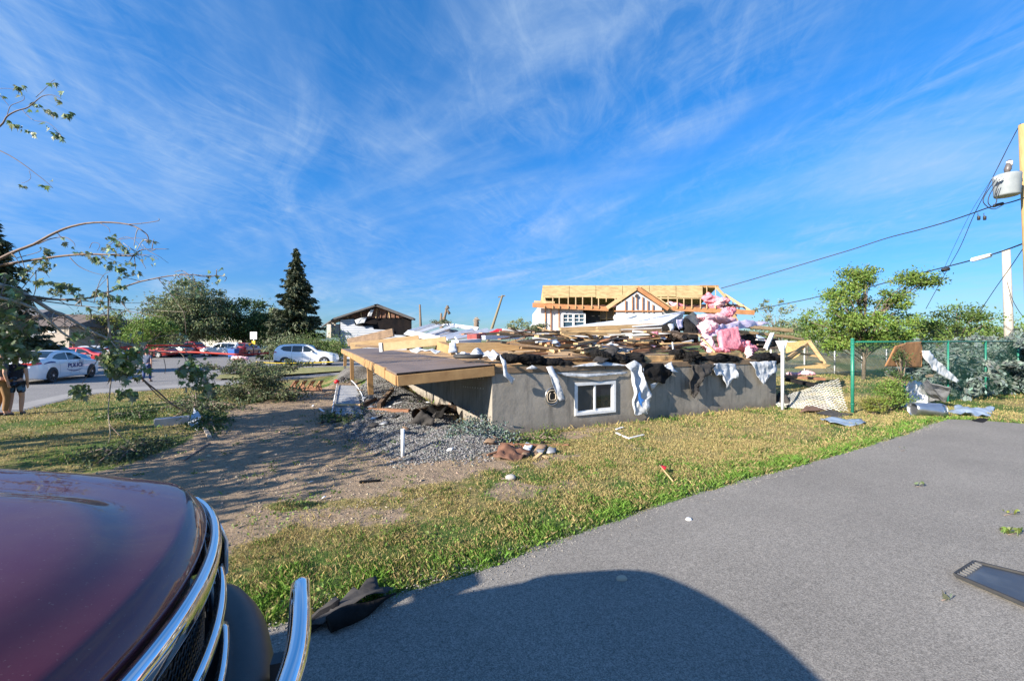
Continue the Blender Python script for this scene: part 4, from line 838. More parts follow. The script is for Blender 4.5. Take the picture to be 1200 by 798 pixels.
    # wheels
    for xx in (-1.02, -4.85):
        for sg in (1, -1):
            w = empty('wheel', (xx, sg * 0.86, 0.42), None, None); w.parent = r
            q = MB(); pr = [(0.42, -.10), (.42, .10), (.39, .135), (.26, .135), (.24, .11), (.24, -.12), (.36, -.135)]; vs = []
            for a in range(36):
                t = a / 36 * 2 * math.pi
                vs += [(rr * math.cos(t), sg * yy, rr * math.sin(t)) for rr, yy in pr]
            k = len(pr); fs = [(a * k + i, ((a + 1) % 36) * k + i, ((a + 1) % 36) * k + (i + 1) % k, a * k + (i + 1) % k) for a in range(36) for i in range(k)]
            q.add(vs, fs, smooth=True); q.build('tyre', rubber, w, local=True)
            q = MB(); q.disc((0, sg * .04, 0), (0, 1, 0), .235, .06, 28)
            for a in range(5): t = a * 2 * math.pi / 5; q.box((math.cos(t) * .13, sg * .09, math.sin(t) * .13), (.20, .04, .05), (0, -t, 0))
            q.build('rim', chrome, w, local=True)
    # cab, doors, bed
    q = MB(); prof = [(-1.85, .46), (-1.85, 1.54), (-2.25, 1.90), (-2.45, 1.98), (-3.75, 1.98), (-3.98, 1.88), (-4.06, 1.40), (-4.06, .46)]
    def wy(z): return .98 if z <= 1.35 else .98 - (z - 1.35) * .38
    n = len(prof); vs = [(x, wy(z), z) for x, z in prof] + [(x, -wy(z), z) for x, z in prof]
    q.add(vs, [tuple(range(n)), tuple(range(2 * n - 1, n - 1, -1))] + [(i, (i + 1) % n, (i + 1) % n + n, i + n) for i in range(n)])
    o = q.build('cab', paint, r, local=True); bv = o.modifiers.new('bevel', 'BEVEL'); bv.width = .16; bv.segments = 5; bv.limit_method = 'ANGLE'
    q = MB(); q.quad((-1.875, .86, 1.565), (-2.225, .74, 1.88), (-2.225, -.74, 1.88), (-1.875, -.86, 1.565)); o = q.build('windshield', glass_d, r, local=True); o.location = (0.014, 0, 0.014)
    for sg in (1, -1):
        q = MB(); q.quad((-2.05, sg * (wy(1.42) + .004), 1.42), (-2.5, sg * (wy(1.85) + .004), 1.85), (-2.95, sg * (wy(1.87) + .004), 1.87), (-2.95, sg * (wy(1.42) + .004), 1.42)); q.build('side_window', glass_d, r, local=True, fix=False)
        q = MB(); q.quad((-3.02, sg * (wy(1.42) + .004), 1.42), (-3.02, sg * (wy(1.87) + .004), 1.87), (-3.78, sg * (wy(1.85) + .004), 1.85), (-3.88, sg * (wy(1.42) + .004), 1.42)); q.build('side_window', glass_d, r, local=True, fix=False)
        q = MB(); q.box((-2.2, sg * 1.14, 1.50), (.10, .22, .24)); q.beam((-2.2, sg * .97, 1.45), (-2.2, sg * 1.06, 1.45), .06, .06); q.build('side_mirror', blackpl, r, local=True, bevel=.02)
    q = MB(); q.box((-4.95, .93, 1.05), (1.72, .09, .62)); q.box((-4.95, -.93, 1.05), (1.72, .09, .62)); q.box((-5.78, 0, 1.05), (.08, 1.8, .62)); q.box((-4.95, 0, .78), (1.66, 1.8, .05)); q.build('cargo_bed', paint, r, local=True, bevel=.02)
    q = MB(); q.box((-2.95, 0, .58), (5.4, 1.0, .20)); q.build('chassis', blackpl, r, local=True)
    return r
pickup()

# ------------------------------------------------------------------ cars
def make_car(name, label, cat, paintc, L=4.5, Wd=1.84, Ht=1.66, wb=2.67, kind='suv', group=None, metal=0.1, simple=False):
    pm = mat('paint_' + name + str(round(paintc[0], 2)), paintc, 0.35, coat=1.0, metal=metal)
    tr = mat('car_trim', (0.02, 0.02, 0.022), 0.5); gl = mat('car_glass', (0.02, 0.028, 0.03), 0.04, spec=0.9)
    r = empty(name, (0, 0, 0), label, cat, group); hw = Wd / 2; RW = 0.34 if kind != 'sedan' else 0.345
    h = Ht; x0, x1 = -L / 2, L / 2
    if kind == 'suv': top = [(-.5, .56), (-.495, .62), (-.485, .72), (-.465, .80), (-.43, .90), (-.40, .955), (-.34, .985), (-.20, 1.0), (-.05, .995), (.04, .96), (.12, .86), (.205, .70), (.24, .665), (.36, .62), (.45, .55), (.485, .47), (.50, .36)]; belt = .63
    elif kind == 'sedan': top = [(-.5, .52), (-.495, .66), (-.485, .715), (-.40, .745), (-.335, .765), (-.26, .90), (-.18, .985), (-.08, 1.0), (.02, .985), (.10, .90), (.175, .75), (.22, .70), (.36, .655), (.45, .58), (.485, .50), (.50, .40)]; belt = .66
    elif kind == 'van': top = [(-.5, .5), (-.498, .70), (-.48, .95), (-.45, .99), (-.2, 1.0), (.05, .99), (.14, .92), (.26, .70), (.30, .64), (.42, .55), (.48, .45), (.50, .33)]; belt = .60
    else: top = [(-.5, .46), (-.5, .60), (-.49, .61), (-.16, .61), (-.15, .63), (-.13, .93), (-.09, .99), (.02, 1.0), (.08, .95), (.155, .68), (.17, .66), (.40, .62), (.48, .56), (.50, .40)]; belt = .62
    xs = np.array([t[0] for t in top]) * L; zs = np.array([t[1] for t in top]) * h
    gz = 0.17 * h / 1.6 + .03
    def zt(x): return float(np.interp(x, xs, zs))
    def zb(x): return gz + 0.10 * max(0, (abs(x) / (L / 2) - .8) / .2) ** 1.5
    def hy(x, z):
        e = abs(x) / (L / 2); pl = 1 - 0.10 * max(0, (e - .60) / .40) ** 2 - 0.16 * max(0, (e - .90) / .10) ** 2
        b_ = belt * h; v = 1 - 0.07 * max(0, (0.42 * h - z) / (0.42 * h)) ** 1.6 - 0.04 * max(0, (z - .42 * h) / (b_ - .42 * h + .001)) ** 2 if z < b_ else 0.96 - 0.62 * (z - b_) / Wd
        return hw * pl * v
    st = sorted(set(list(np.linspace(x0, x1, 40)) + list(xs))); rows = 14; cr = 6; vs = []; fs = []
    ring = []
    for x in st:
        a, b_ = zb(x), zt(x); row = []
        if b_ < a + .05: b_ = a + .05
        for j in range(rows + 1):
            z = a + (b_ - a) * j / rows; y = hy(x, z)
            if j == rows: y -= .03; z -= .006
            row.append((x, y, z))
        for j in range(1, cr): t = j / cr; y = row[rows][1] * (1 - 2 * t); row.append((x, y, b_ + .022 * (1 - (1 - 2 * t) ** 2)))
        for j in range(rows, -1, -1): p = row[j]; row.append((x, -p[1], p[2]))
        ring.append(row)
    k = len(ring[0]); vs = [p for row in ring for p in row]
    for i in range(len(ring) - 1): fs += [(i * k + j, i * k + (j + 1) % k, (i + 1) * k + (j + 1) % k, (i + 1) * k + j) for j in range(k)]
    fs += [tuple(range(k)), tuple((len(ring) - 1) * k + j for j in reversed(range(k)))]
    q = MB(); q.add(vs, fs, smooth=True); body = q.build('body', pm, r, local=True)
    wx = [(-wb / 2 + (0.02 if kind == 'suv' else 0)), wb / 2 + 0.02]
    # side windows: polygons laid on the flank
    def patch(name_, poly, m_, off=.004, parent=r, sides=(1, -1)):
        for sg in sides:
            q = MB(); bm = bmesh.new(); f = bm.faces.new([bm.verts.new((x, 0, z)) for x, z in poly]); bmesh.ops.triangulate(bm, faces=[f])
            for _ in range(3): bmesh.ops.subdivide_edges(bm, edges=[e for e in bm.edges if e.calc_length() > .12], cuts=1); bmesh.ops.triangulate(bm, faces=[f for f in bm.faces if len(f.verts) > 3])
            for v in bm.verts: v.co.y = sg * (hy(v.co.x, v.co.z) + off)
            bm.verts.index_update(); q.add([v.co.copy() for v in bm.verts], [tuple(v.index for v in f.verts) for f in bm.faces], smooth=True); bm.free()
            o_ = q.build(name_, m_, parent, local=True)
        return o_
    X = lambda f: f * L
    if kind == 'suv': wins = [[(X(-.385), .80 * h), (X(-.345), .90 * h), (X(-.21), .925 * h), (X(-.21), .665 * h), (X(-.33), .70 * h)], [(X(-.20), .66 * h), (X(-.20), .93 * h), (X(-.04), .925 * h), (X(-.04), .645 * h)], [(X(-.025), .645 * h), (X(-.025), .92 * h), (X(.035), .90 * h), (X(.10), .80 * h), (X(.165), .665 * h), (X(.15), .645 * h)]]
    elif kind == 'sedan': wins = [[(X(-.285), .76 * h), (X(-.245), .85 * h), (X(-.19), .90 * h), (X(-.075), .935 * h), (X(-.075), .70 * h), (X(-.20), .715 * h)], [(X(-.06), .70 * h), (X(-.06), .935 * h), (X(.01), .915 * h), (X(.085), .82 * h), (X(.145), .71 * h), (X(.13), .69 * h)]]
    elif kind == 'van': wins = [[(X(-.45), .64 * h), (X(-.44), .92 * h), (X(-.22), .93 * h), (X(-.22), .63 * h)], [(X(-.20), .63 * h), (X(-.20), .93 * h), (X(.02), .93 * h), (X(.02), .62 * h)], [(X(.035), .62 * h), (X(.035), .92 * h), (X(.11), .86 * h), (X(.22), .66 * h), (X(.2), .62 * h)]]
    else: wins = [[(X(-.12), .66 * h), (X(-.11), .92 * h), (X(.02), .93 * h), (X(.06), .90 * h), (X(.13), .68 * h)]]
    for w in wins: patch('side_window', w, gl)
    # windscreen and rear glass on the upper surface
    def topglass(name_, xa, xb, off=.006):
        q = MB(); n = 8; vs = []; m_ = 6
        for i in range(n + 1):
            x = xa + (xb - xa) * i / n; z = zt(x); y = hy(x, z) - .09
            sl = (zt(x + .02) - zt(x - .02)) / .04; nx, nz_ = -sl, 1; l = math.hypot(nx, nz_); nx /= l; nz_ /= l
            for j in range(m_ + 1): t = -1 + 2 * j / m_; vs.append((x + nx * off, y * t, z + .022 * (1 - t * t) + nz_ * off))
        k = m_ + 1; q.add(vs, [(i * k + j, i * k + j + 1, (i + 1) * k + j + 1, (i + 1) * k + j) for i in range(n) for j in range(m_)], smooth=True); return q.build(name_, gl, r, local=True)
    if kind == 'suv': topglass('windscreen', X(.05), X(.195)); topglass('rear_window', X(-.48), X(-.41))
    elif kind == 'sedan': topglass('windscreen', X(.03), X(.165)); topglass('rear_window', X(-.325), X(-.19))
    elif kind == 'van': topglass('windscreen', X(.06), X(.25))
    else: topglass('windscreen', X(.04), X(.15))
    # arches, sills, lamps
    for x in wx:
        pl = [(x + (RW + .055) * math.cos(a), RW + (RW + .055) * math.sin(a)) for a in np.linspace(-.25, math.pi + .25, 18)]
        patch('wheel_arch', [(a, max(b_, gz + .005)) for a, b_ in pl], tr, .005)
    if kind == 'suv': patch('sill', [(wx[0] + .3, gz + .01), (wx[1] - .3, gz + .01), (wx[1] - .34, gz + .12), (wx[0] + .34, gz + .12)], tr, .006); patch('rear_skirt', [(x0 + .03, gz + .12), (wx[0] - .38, gz + .04), (wx[0] - .36, gz + .2), (x0 + .02, gz + .28)], tr, .006)
    lred = mat('tail_lamp_red', (0.55, 0.01, 0.015), 0.2, coat=1.0); lclear = mat('head_lamp_clear', (0.6, 0.62, 0.64), 0.1, metal=.5, coat=1.0)
    if kind == 'sedan': patch('tail_lamp', [(x0 + .012, .585 * h), (x0 + .36, .60 * h), (x0 + .36, .66 * h), (x0 + .05, .69 * h)], lred, .006)
    elif kind == 'suv': patch('tail_lamp', [(x0 + .03, .60 * h), (x0 + .32, .63 * h), (x0 + .10, .70 * h)], lred, .006)
    else: patch('tail_lamp', [(x0 + .01, .48 * h), (x0 + .12, .48 * h), (x0 + .12, .62 * h), (x0 + .01, .62 * h)], lred, .006)
    patch('headlight', [(x1 - .10, .47 * h), (x1 - .42, .52 * h), (x1 - .48, .57 * h), (x1 - .16, .54 * h)], lclear, .006)
    zz = .60 * h
    for sg in (1, -1):
        q = MB()
        if kind in ('sedan',): q.box((x0 - .005, sg * hw * .52, zz + .02), (.03, hw * .62, .11))
        else: q.box((x0 - .005, sg * hw * .66, zz + .0), (.04, hw * .26, .12))
        q.build('tail_lamp', lred, r, local=True, bevel=.01)
    for sg in (1, -1):
        xm = X(.12) if kind != 'pickup' else X(.10); q = MB(); q.box((xm, sg * (hw + .06), .66 * h), (.12, .17, .13)); q.build('side_mirror', pm, r, local=True, bevel=.03)
    if not simple:
        for f_ in ((-.045), (-.19 if kind == 'suv' else -.20)):
            x = X(f_ + .02)
            for sg in (1, -1): q = MB(); q.box((x - .05, sg * (hy(x, .55 * h) + .012), .575 * h), (.2, .025, .03)); q.build('door_handle', pm, r, local=True, bevel=.006)
        # door shut lines
        for f_ in ((.10, -.035, -.20) if kind != 'pickup' else (.12, -.12)):
            patch('door_seam', [(X(f_) - .004, gz + .14), (X(f_) + .004, gz + .14), (X(f_) + .004, belt * h - .02), (X(f_) - .004, belt * h - .02)], tr, .003)
    dark_rim = kind == 'sedan'
    rm = mat('steel_wheel_dark', (.03, .03, .032), .45, metal=.3) if dark_rim else mat('alloy_rim', (.62, .63, .65), .35, metal=.3)
    for x in wx:
        for sg in (1, -1):
            w = empty('wheel', (x, sg * (hw - .095), RW), None, None); w.parent = r
            q = MB(); pr = [(RW, -.09), (RW, .08), (RW - .03, .115), (RW * .66, .12), (RW * .64, .09), (RW * .64, -.1)]; vs = []; n = 28
            for a in range(n): t = a / n * 2 * math.pi; vs += [(rr * math.cos(t), sg * yy, rr * math.sin(t)) for rr, yy in pr]
            k = len(pr); q.add(vs, [(a * k + i, ((a + 1) % n) * k + i, ((a + 1) % n) * k + (i + 1) % k, a * k + (i + 1) % k) for a in range(n) for i in range(k)], smooth=True)
            q.build('tyre', rubber, w, local=True)
            q = MB(); q.disc((0, sg * .05, 0), (0, 1, 0), RW * .64, .02, 24, 1 if dark_rim else 3)
            for a in range(5 if not dark_rim else 8):
                t = a * 2 * math.pi / (5 if not dark_rim else 8) + .3; q.box((math.cos(t) * RW * .36, sg * .095, math.sin(t) * RW * .36), (RW * .54, .03, .085), (0, -t, 0), 0)
            q.disc((0, sg * .10, 0), (0, 1, 0), .055, .04, 14, 2)
            q.tube([(math.cos(a) * RW * .63, sg * .10, math.sin(a) * RW * .63) for a in np.linspace(0, 2 * math.pi, 25)], .012, 5, 0, cap=False)
            q.build('rim', [rm, tr, mat('hub_cap', (.6, .6, .62), .3, metal=.8), mat('rim_well', (.16, .16, .17), .5)], w, local=True)
    return r, patch, hy
# white police sedan, heading away from the camera
pc, patch, hy = make_car('police_car', 'white police sedan with POLICE in navy on its flank, at the far left', 'police car', (0.80, 0.81, 0.83), L=5.05, Wd=1.90, Ht=1.50, wb=3.05, kind='sedan')
rw, fw = P(56, 449.5), P(110.5, 441.8)
dv = (fw - rw).normalized(); ang = math.atan2(dv.y, dv.x); right = Vector((dv.y, -dv.x, 0))
pc.location = (rw + fw) / 2 - right * 0.92 - dv * 0.0 + Vector((0, 0, 0.008)); pc.rotation_euler = (0, 0, ang)
navy = mat('navy_lettering', (0.015, 0.03, 0.16), 0.4)
def text_mesh(txt, size, m_, parent, name='lettering', extr=.003, shear=0.0, wide=1.0, off=0.0):
    c = bpy.data.curves.new(name, 'FONT'); c.body = txt; c.size = size; c.extrude = extr; c.shear = shear; c.offset = off; c.align_x = 'CENTER'; c.resolution_u = 3
    o = bpy.data.objects.new('tmp', c); COL.objects.link(o); bpy.context.view_layer.update()
    me = bpy.data.meshes.new_from_object(o.evaluated_get(bpy.context.evaluated_depsgraph_get())); bpy.data.objects.remove(o)
    me.materials.clear(); me.materials.append(m_)
    for v in me.vertices: v.co.x *= wide
    return link(name, me, parent)
for sg in (-1,):
    t = text_mesh('POLICE', .30, navy, pc, wide=1.28, shear=.15, off=.008)
    me = t.data
    for v in me.vertices:                      # lay the letters on the curved flank
        x, z, e = v.co.x + 0.16, v.co.y + .66, v.co.z; v.co = Vector((x, -(hy(x, z) + .010 + e), z))
sw = [(-.55 + 1.35 * t, .60 - .10 * math.sin(math.pi * t) ** .8) for t in np.linspace(0, 1, 14)]
patch('swoosh', sw + [(-.50 + 1.22 * t, .56 - .115 * math.sin(math.pi * t)) for t in np.linspace(1, 0, 14)], navy, .008, pc, (-1,))
patch('swoosh', [(-2.05 + .75 * t, .93 + .085 * math.sin(math.pi * t * .8)) for t in np.linspace(0, 1, 8)] + [(-2.05 + .75 * t, .90 + .045 * math.sin(math.pi * t * .8)) for t in np.linspace(1, 0, 8)], navy, .008, pc, (-1,))
# white compact SUV
sv, patch, hy = make_car('parked_suv', 'clean white compact SUV parked on the street left of the deck', 'SUV', (0.80, 0.82, 0.85), L=4.5, Wd=1.84, Ht=1.70, wb=2.80, kind='suv')
rw, fw = P(332.3, 429.4), P(378, 428.8); dv = (fw - rw).normalized(); ang = math.atan2(dv.y, dv.x); right = Vector((dv.y, -dv.x, 0))
sv.location = (rw + fw) / 2 - right * 0.85 + dv * 0.1 + Vector((0, 0, 0.008)); sv.rotation_euler = (0, 0, ang)
def car_at(args, px, py, ang):
    c, _, _ = make_car(*args[0], simple=True, **args[1]); p = P(px, py); c.location = p + Vector((0, 0, .008)); c.rotation_euler = (0, 0, R(ang)); return c
car_at((('parked_car', 'turquoise blue minivan behind the roof of the police car', 'minivan', (0.02, 0.30, 0.50)), dict(L=4.9, Wd=1.9, Ht=1.75, wb=3.0, kind='van')), 50, 432.5, 8)
car_at((('parked_suv', 'silver white SUV parked beyond the blue bin', 'SUV', (0.66, 0.67, 0.68)), dict(L=4.9, Wd=1.9, Ht=1.75, wb=2.85, kind='suv')), 262, 417.5, 184)
car_at((('parked_suv', 'red SUV seen from behind, right of the blue bin', 'SUV', (0.42, 0.03, 0.03)), dict(L=4.4, Wd=1.85, Ht=1.7, wb=2.65, kind='suv')), 289, 417, 97)
car_at((('parked_car', 'dark silver sedan parked under the large leafy tree', 'sedan', (0.22, 0.27, 0.27)), dict(L=4.7, Wd=1.82, Ht=1.48, wb=2.75, kind='sedan', metal=.6)), 204, 418, 178)
car_at((('parked_truck', 'red pickup parked between the dark silver sedan and the silver white SUV', 'pickup truck', (0.30, 0.015, 0.02)), dict(L=5.4, Wd=1.95, Ht=1.85, wb=3.4, kind='pickup')), 228, 417.5, 5)
car_at((('parked_car', 'red sedan just ahead of the police car\'s nose', 'sedan', (0.45, 0.02, 0.025)), dict(L=4.6, Wd=1.8, Ht=1.45, wb=2.7, kind='sedan')), 104, 428, 10)
car_at((('parked_car', 'silver hatchback beyond the red sedan near the police car', 'hatchback', (0.5, 0.51, 0.53)), dict(L=4.2, Wd=1.8, Ht=1.52, wb=2.6, kind='suv', metal=.5)), 124, 424, 12)
car_at((('parked_truck', 'red pickup behind the hanging leaves left of the walking person', 'pickup truck', (0.36, 0.02, 0.02)), dict(L=5.4, Wd=1.95, Ht=1.8, wb=3.4, kind='pickup')), 175, 419, 3)
car_at((('parked_car', 'white car far down the street, above the dark silver sedan', 'car', (0.7, 0.71, 0.72)), dict(L=4.8, Wd=1.85, Ht=1.8, wb=2.7, kind='suv')), 206, 411, 185)
car_at((('parked_car', 'pale blue car between the red SUV and the square sign', 'car', (0.30, 0.42, 0.58)), dict(L=4.4, Wd=1.8, Ht=1.6, wb=2.7, kind='suv')), 292, 413, 100)

# ------------------------------------------------------------------ people
skin = mat('skin', (0.50, 0.28, 0.19), 0.6)
def skinned(name, nodes, edges, m_, parent, sub=2):
    me = bpy.data.meshes.new(name); names = list(nodes); me.from_pydata([nodes[k][0] for k in names], [(names.index(a), names.index(b)) for a, b in edges], [])
    o = link(name, me, parent); md = o.modifiers.new('skin', 'SKIN'); md.use_smooth_shade = True
    for i, k in enumerate(names):
        rr = nodes[k][1]; rr = rr if isinstance(rr, tuple) else (rr, rr); me.skin_vertices[0].data[i].radius = rr
    me.skin_vertices[0].data[0].use_root = True
    ss = o.modifiers.new('sub', 'SUBSURF'); ss.levels = sub; ss.render_levels = sub
    bpy.context.view_layer.update()
    m2 = bpy.data.meshes.new_from_object(o.evaluated_get(bpy.context.evaluated_depsgraph_get())); o.modifiers.clear(); o.data = m2; m2.name = name
    m2.materials.clear(); m2.materials.append(m_)
    return o
def person(loc, rz, ht, label, shirt, legs_m, hair, stride=0.1, arms='down', shorts=False, sleeve=.4, armfwd=0.0, look=0.0, group=None):
    r = empty('person', loc, label, 'person', group, rz); k = ht / 1.75
    def V(x, y, z): return (x * k, y * k, z * k)              # faces +y
    s = stride
    nd = {'pelvis': (V(0, 0, .95), (.135 * k, .10 * k)), 'belly': (V(0, .0, 1.10), (.125 * k, .095 * k)), 'chest': (V(0, .01, 1.30), (.15 * k, .11 * k)), 'neck0': (V(0, 0, 1.44), (.075 * k, .07 * k)), 'neck': (V(0, .005, 1.52), .050 * k),
          'head0': (V(0, .02, 1.58), (.068 * k, .08 * k)), 'head': (V(0, .02, 1.66), (.078 * k, .095 * k)), 'head2': (V(0, .01, 1.71), (.058 * k, .07 * k))}
    ed = [('pelvis', 'belly'), ('belly', 'chest'), ('chest', 'neck0'), ('neck0', 'neck'), ('neck', 'head0'), ('head0', 'head'), ('head', 'head2')]
    leg = {}; arm = {}
    for sg, nm in ((1, 'r'), (-1, 'l')):
        f = s * sg
        hip, knee, ank, toe, heel = V(.095 * sg, 0, .88), V(.10 * sg, f * .55 + .03, .49), V(.10 * sg, f - .03, .09), V(.115 * sg, f + .13, .03), V(.10 * sg, f - .05, .035)
        nd['hip' + nm] = (hip, .088 * k); nd['kn' + nm] = (knee, .057 * k); nd['cf' + nm] = (tuple((a * .65 + b * .35) for a, b in zip(knee, ank)), .056 * k); nd['an' + nm] = (ank, .037 * k); nd['to' + nm] = (toe, (.038 * k, .026 * k))
        ed += [('pelvis', 'hip' + nm), ('hip' + nm, 'kn' + nm), ('kn' + nm, 'cf' + nm), ('cf' + nm, 'an' + nm), ('an' + nm, 'to' + nm)]
        sh = V(.185 * sg, 0, 1.385)
        if arms == 'down': el, wr, hd = V(.235 * sg, -.03 - .0 * f, 1.12), V(.225 * sg, .05 + armfwd - f * .5, .89), V(.215 * sg, .075 + armfwd - f * .5, .80)
        else: el, wr, hd = V(.25 * sg, -.02, 1.12), V(.12 * sg, .20, 1.16), V(.03 * sg, .22, 1.20)
        nd['sh' + nm] = (sh, .055 * k); nd['el' + nm] = (el, .039 * k); nd['wr' + nm] = (wr, .026 * k); nd['hd' + nm] = (hd, (.034 * k, .02 * k))
        ed += [('chest', 'sh' + nm), ('sh' + nm, 'el' + nm), ('el' + nm, 'wr' + nm), ('wr' + nm, 'hd' + nm)]
        dh = Vector(hd) - Vector(wr); dh.normalize()
        for i in range(4):
            b0 = Vector(hd) + Vector(V(0, (-.022 + .015 * i), 0)); e0 = b0 + dh * (.055 + .01 * (1.5 - abs(i - 1.7))) * k + Vector(V(-.01 * sg, .01, 0))
            nd['f%d%s' % (i, nm)] = (tuple(e0), .0085 * k); nd['g%d%s' % (i, nm)] = (tuple(b0 + dh * .03 * k), .0095 * k); ed += [('hd' + nm, 'g%d%s' % (i, nm)), ('g%d%s' % (i, nm), 'f%d%s' % (i, nm))]
        th = Vector(wr) + dh * .03 * k + Vector(V(-.02 * sg, .045, -.01)); nd['th' + nm] = (tuple(th), .010 * k); ed += [('wr' + nm, 'th' + nm)]
    body = skinned('body', nd, ed, skin, r)
    # face details
    q = MB()
    def ball(c, rr, mi=0):
        bm = bmesh.new(); bmesh.ops.create_icosphere(bm, subdivisions=2, radius=rr); bm.verts.index_update(); q.add([v.co + Vector(c) for v in bm.verts], [tuple(v.index for v in f.verts) for f in bm.faces], mi, True); bm.free()
    for sg in (1, -1): ball(V(.078 * sg, .01, 1.645), .018 * k); ball(V(.03 * sg, .098, 1.66), .010 * k, 1)
    ball(V(0, .118, 1.635), .015 * k); q.box(V(0, .103, 1.605), (.04 * k, .012 * k, .007 * k), None, 2)
    q.build('face', [skin, mat('eye', (.05, .04, .03), .3), mat('lips', (.35, .12, .1), .5)], r, local=True)
    # hair
    bm = bmesh.new(); bmesh.ops.create_icosphere(bm, subdivisions=3, radius=.1 * k)
    dl = [v for v in bm.verts if (v.co.z < .012 * k and v.co.y > -.03 * k) or v.co.z < -.045 * k]; bmesh.ops.delete(bm, geom=dl, context='VERTS')
    bm.verts.index_update(); q = MB(); q.add([Vector((v.co.x * .92, v.co.y * 1.08, v.co.z * .98)) * (1 + .03 * noise.noise(v.co * 60)) + Vector(V(0, .008, 1.665)) for v in bm.verts], [tuple(v.index for v in f.verts) for f in bm.faces], smooth=True); bm.free()
    o = q.build('hair', hair, r, local=True); m_ = o.modifiers.new('s', 'SOLIDIFY'); m_.thickness = .012 * k
    # shirt
    g = 1.13; sn = {n: (nd[n][0], tuple(x * g for x in (nd[n][1] if isinstance(nd[n][1], tuple) else (nd[n][1],) * 2))) for n in ('belly', 'chest', 'neck0', 'pelvis')}
    sn = {'chest': sn['chest'], 'belly': sn['belly'], 'pelvis': (V(0, 0, .90), (.165 * k, .13 * k)), 'neck0': (V(0, 0, 1.445), (.078 * k, .072 * k))}
    se = [('chest', 'belly'), ('belly', 'pelvis'), ('chest', 'neck0')]
    for nm in 'rl':
        a, b_ = Vector(nd['sh' + nm][0]), Vector(nd['el' + nm][0]); sn['s' + nm] = (tuple(a), .066 * k); sn['e' + nm] = (tuple(a.lerp(b_, sleeve * 1.6)), .056 * k); se += [('chest', 's' + nm), ('s' + nm, 'e' + nm)]
    skinned('shirt', sn, se, shirt, r)
    tn = {'pelvis': (V(0, 0, .95), (.150 * k, .115 * k))}; te = []
    for nm in 'rl':
        h_, kn, an = Vector(nd['hip' + nm][0]), Vector(nd['kn' + nm][0]), Vector(nd['an' + nm][0]); tn['h' + nm] = (tuple(h_), .102 * k); te += [('pelvis', 'h' + nm)]
        if shorts: tn['k' + nm] = (tuple(h_.lerp(kn, .72)), .092 * k); te += [('h' + nm, 'k' + nm)]
        else: tn['k' + nm] = (tuple(kn), .072 * k); tn['c' + nm] = (tuple(kn.lerp(an, .5)), .066 * k); tn['a' + nm] = (tuple(an + Vector((0, 0, .03 * k))), .056 * k); te += [('h' + nm, 'k' + nm), ('k' + nm, 'c' + nm), ('c' + nm, 'a' + nm)]
    skinned('shorts' if shorts else 'trousers', tn, te, legs_m, r)
    for nm in 'rl':
        an, to = Vector(nd['an' + nm][0]), Vector(nd['to' + nm][0]); z0 = .032 * k
        skinned('shoe', {'h': ((an.x, an.y - .03 * k, z0 + .015 * k), (.045 * k, .044 * k)), 'm': ((an.x, an.y + .05 * k, z0 + .012 * k), (.047 * k, .04 * k)), 't': ((to.x, to.y, z0), (.046 * k, .031 * k))}, [('h', 'm'), ('m', 't')], mat('shoe_dark', (.03, .03, .035), .6), r, 1)
    return r
jeans = mat('blue_jeans', (0.035, 0.07, 0.20), 0.85, (0.025, 0.05, 0.15), 8)
person(P(172, 447.5) + Vector((0, 0, .008)), R(10), 1.58, 'person walking away down the street in a blue top and blue jeans', mat('slate_shirt', (0.10, 0.13, 0.20), .85, (.07, .09, .15), 6), jeans, mat('hair_brown', (.06, .04, .03), .8), stride=.12)
person(P(2, 487.5), R(-20), 1.76, 'person in a dark grey top and brown trousers at the left picture edge', mat('charcoal_shirt', (.075, .08, .095), .9, (.05, .055, .065), 5), mat('brown_trousers', (.26, .145, .06), .9, (.2, .11, .045), 5), mat('hair_dark', (.03, .022, .018), .8), stride=.05)
person(P(18.5, 486), R(25), 1.66, 'bare legged person in a black and blue flowered outfit at the lawn edge', mat('flower_shirt', (.012, .015, .03), .85, (.07, .18, .33), 7, lo=.5, hi=.58), mat('flower_shorts', (.01, .012, .025), .85, (.06, .15, .28), 8, lo=.52, hi=.6), mat('hair_dark2', (.05, .03, .02), .8), shorts=True, sleeve=.25, stride=.04)
person(P(86, 428.5), R(200), 1.7, 'person in a bright blue shirt standing beyond the police car', mat('blue_shirt', (.02, .14, .38), .8), mat('navy_trousers', (.02, .025, .05), .9), mat('hair_red', (.25, .05, .03), .8))
# ------------------------------------------------------------------ trees
leafm = {}
def leafmat(n, c, c2, tr=0.3): return mat(n, c, 0.6, c2, 0.8, trans=tr, attr='tint')
lf_grey = leafmat('leaf_grey_green', (0.17, 0.21, 0.09), (0.21, 0.245, 0.13)); lf_dark = leafmat('leaf_dark_green', (0.045, 0.085, 0.022), (0.06, 0.105, 0.028)); lf_mid = leafmat('leaf_mid_green', (0.09, 0.15, 0.03), (0.125, 0.19, 0.04)); lf_yel = leafmat('leaf_yellow_green', (0.15, 0.18, 0.03), (0.19, 0.21, 0.04)); lf_bright = leafmat('leaf_bright_green', (0.12, 0.20, 0.03), (0.17, 0.25, 0.05))
needle = leafmat('spruce_needles', (0.045, 0.062, 0.026), (0.065, 0.08, 0.036), 0.1); needle_b = leafmat('blue_spruce_needles', (0.105, 0.145, 0.125), (0.15, 0.195, 0.18), 0.1)
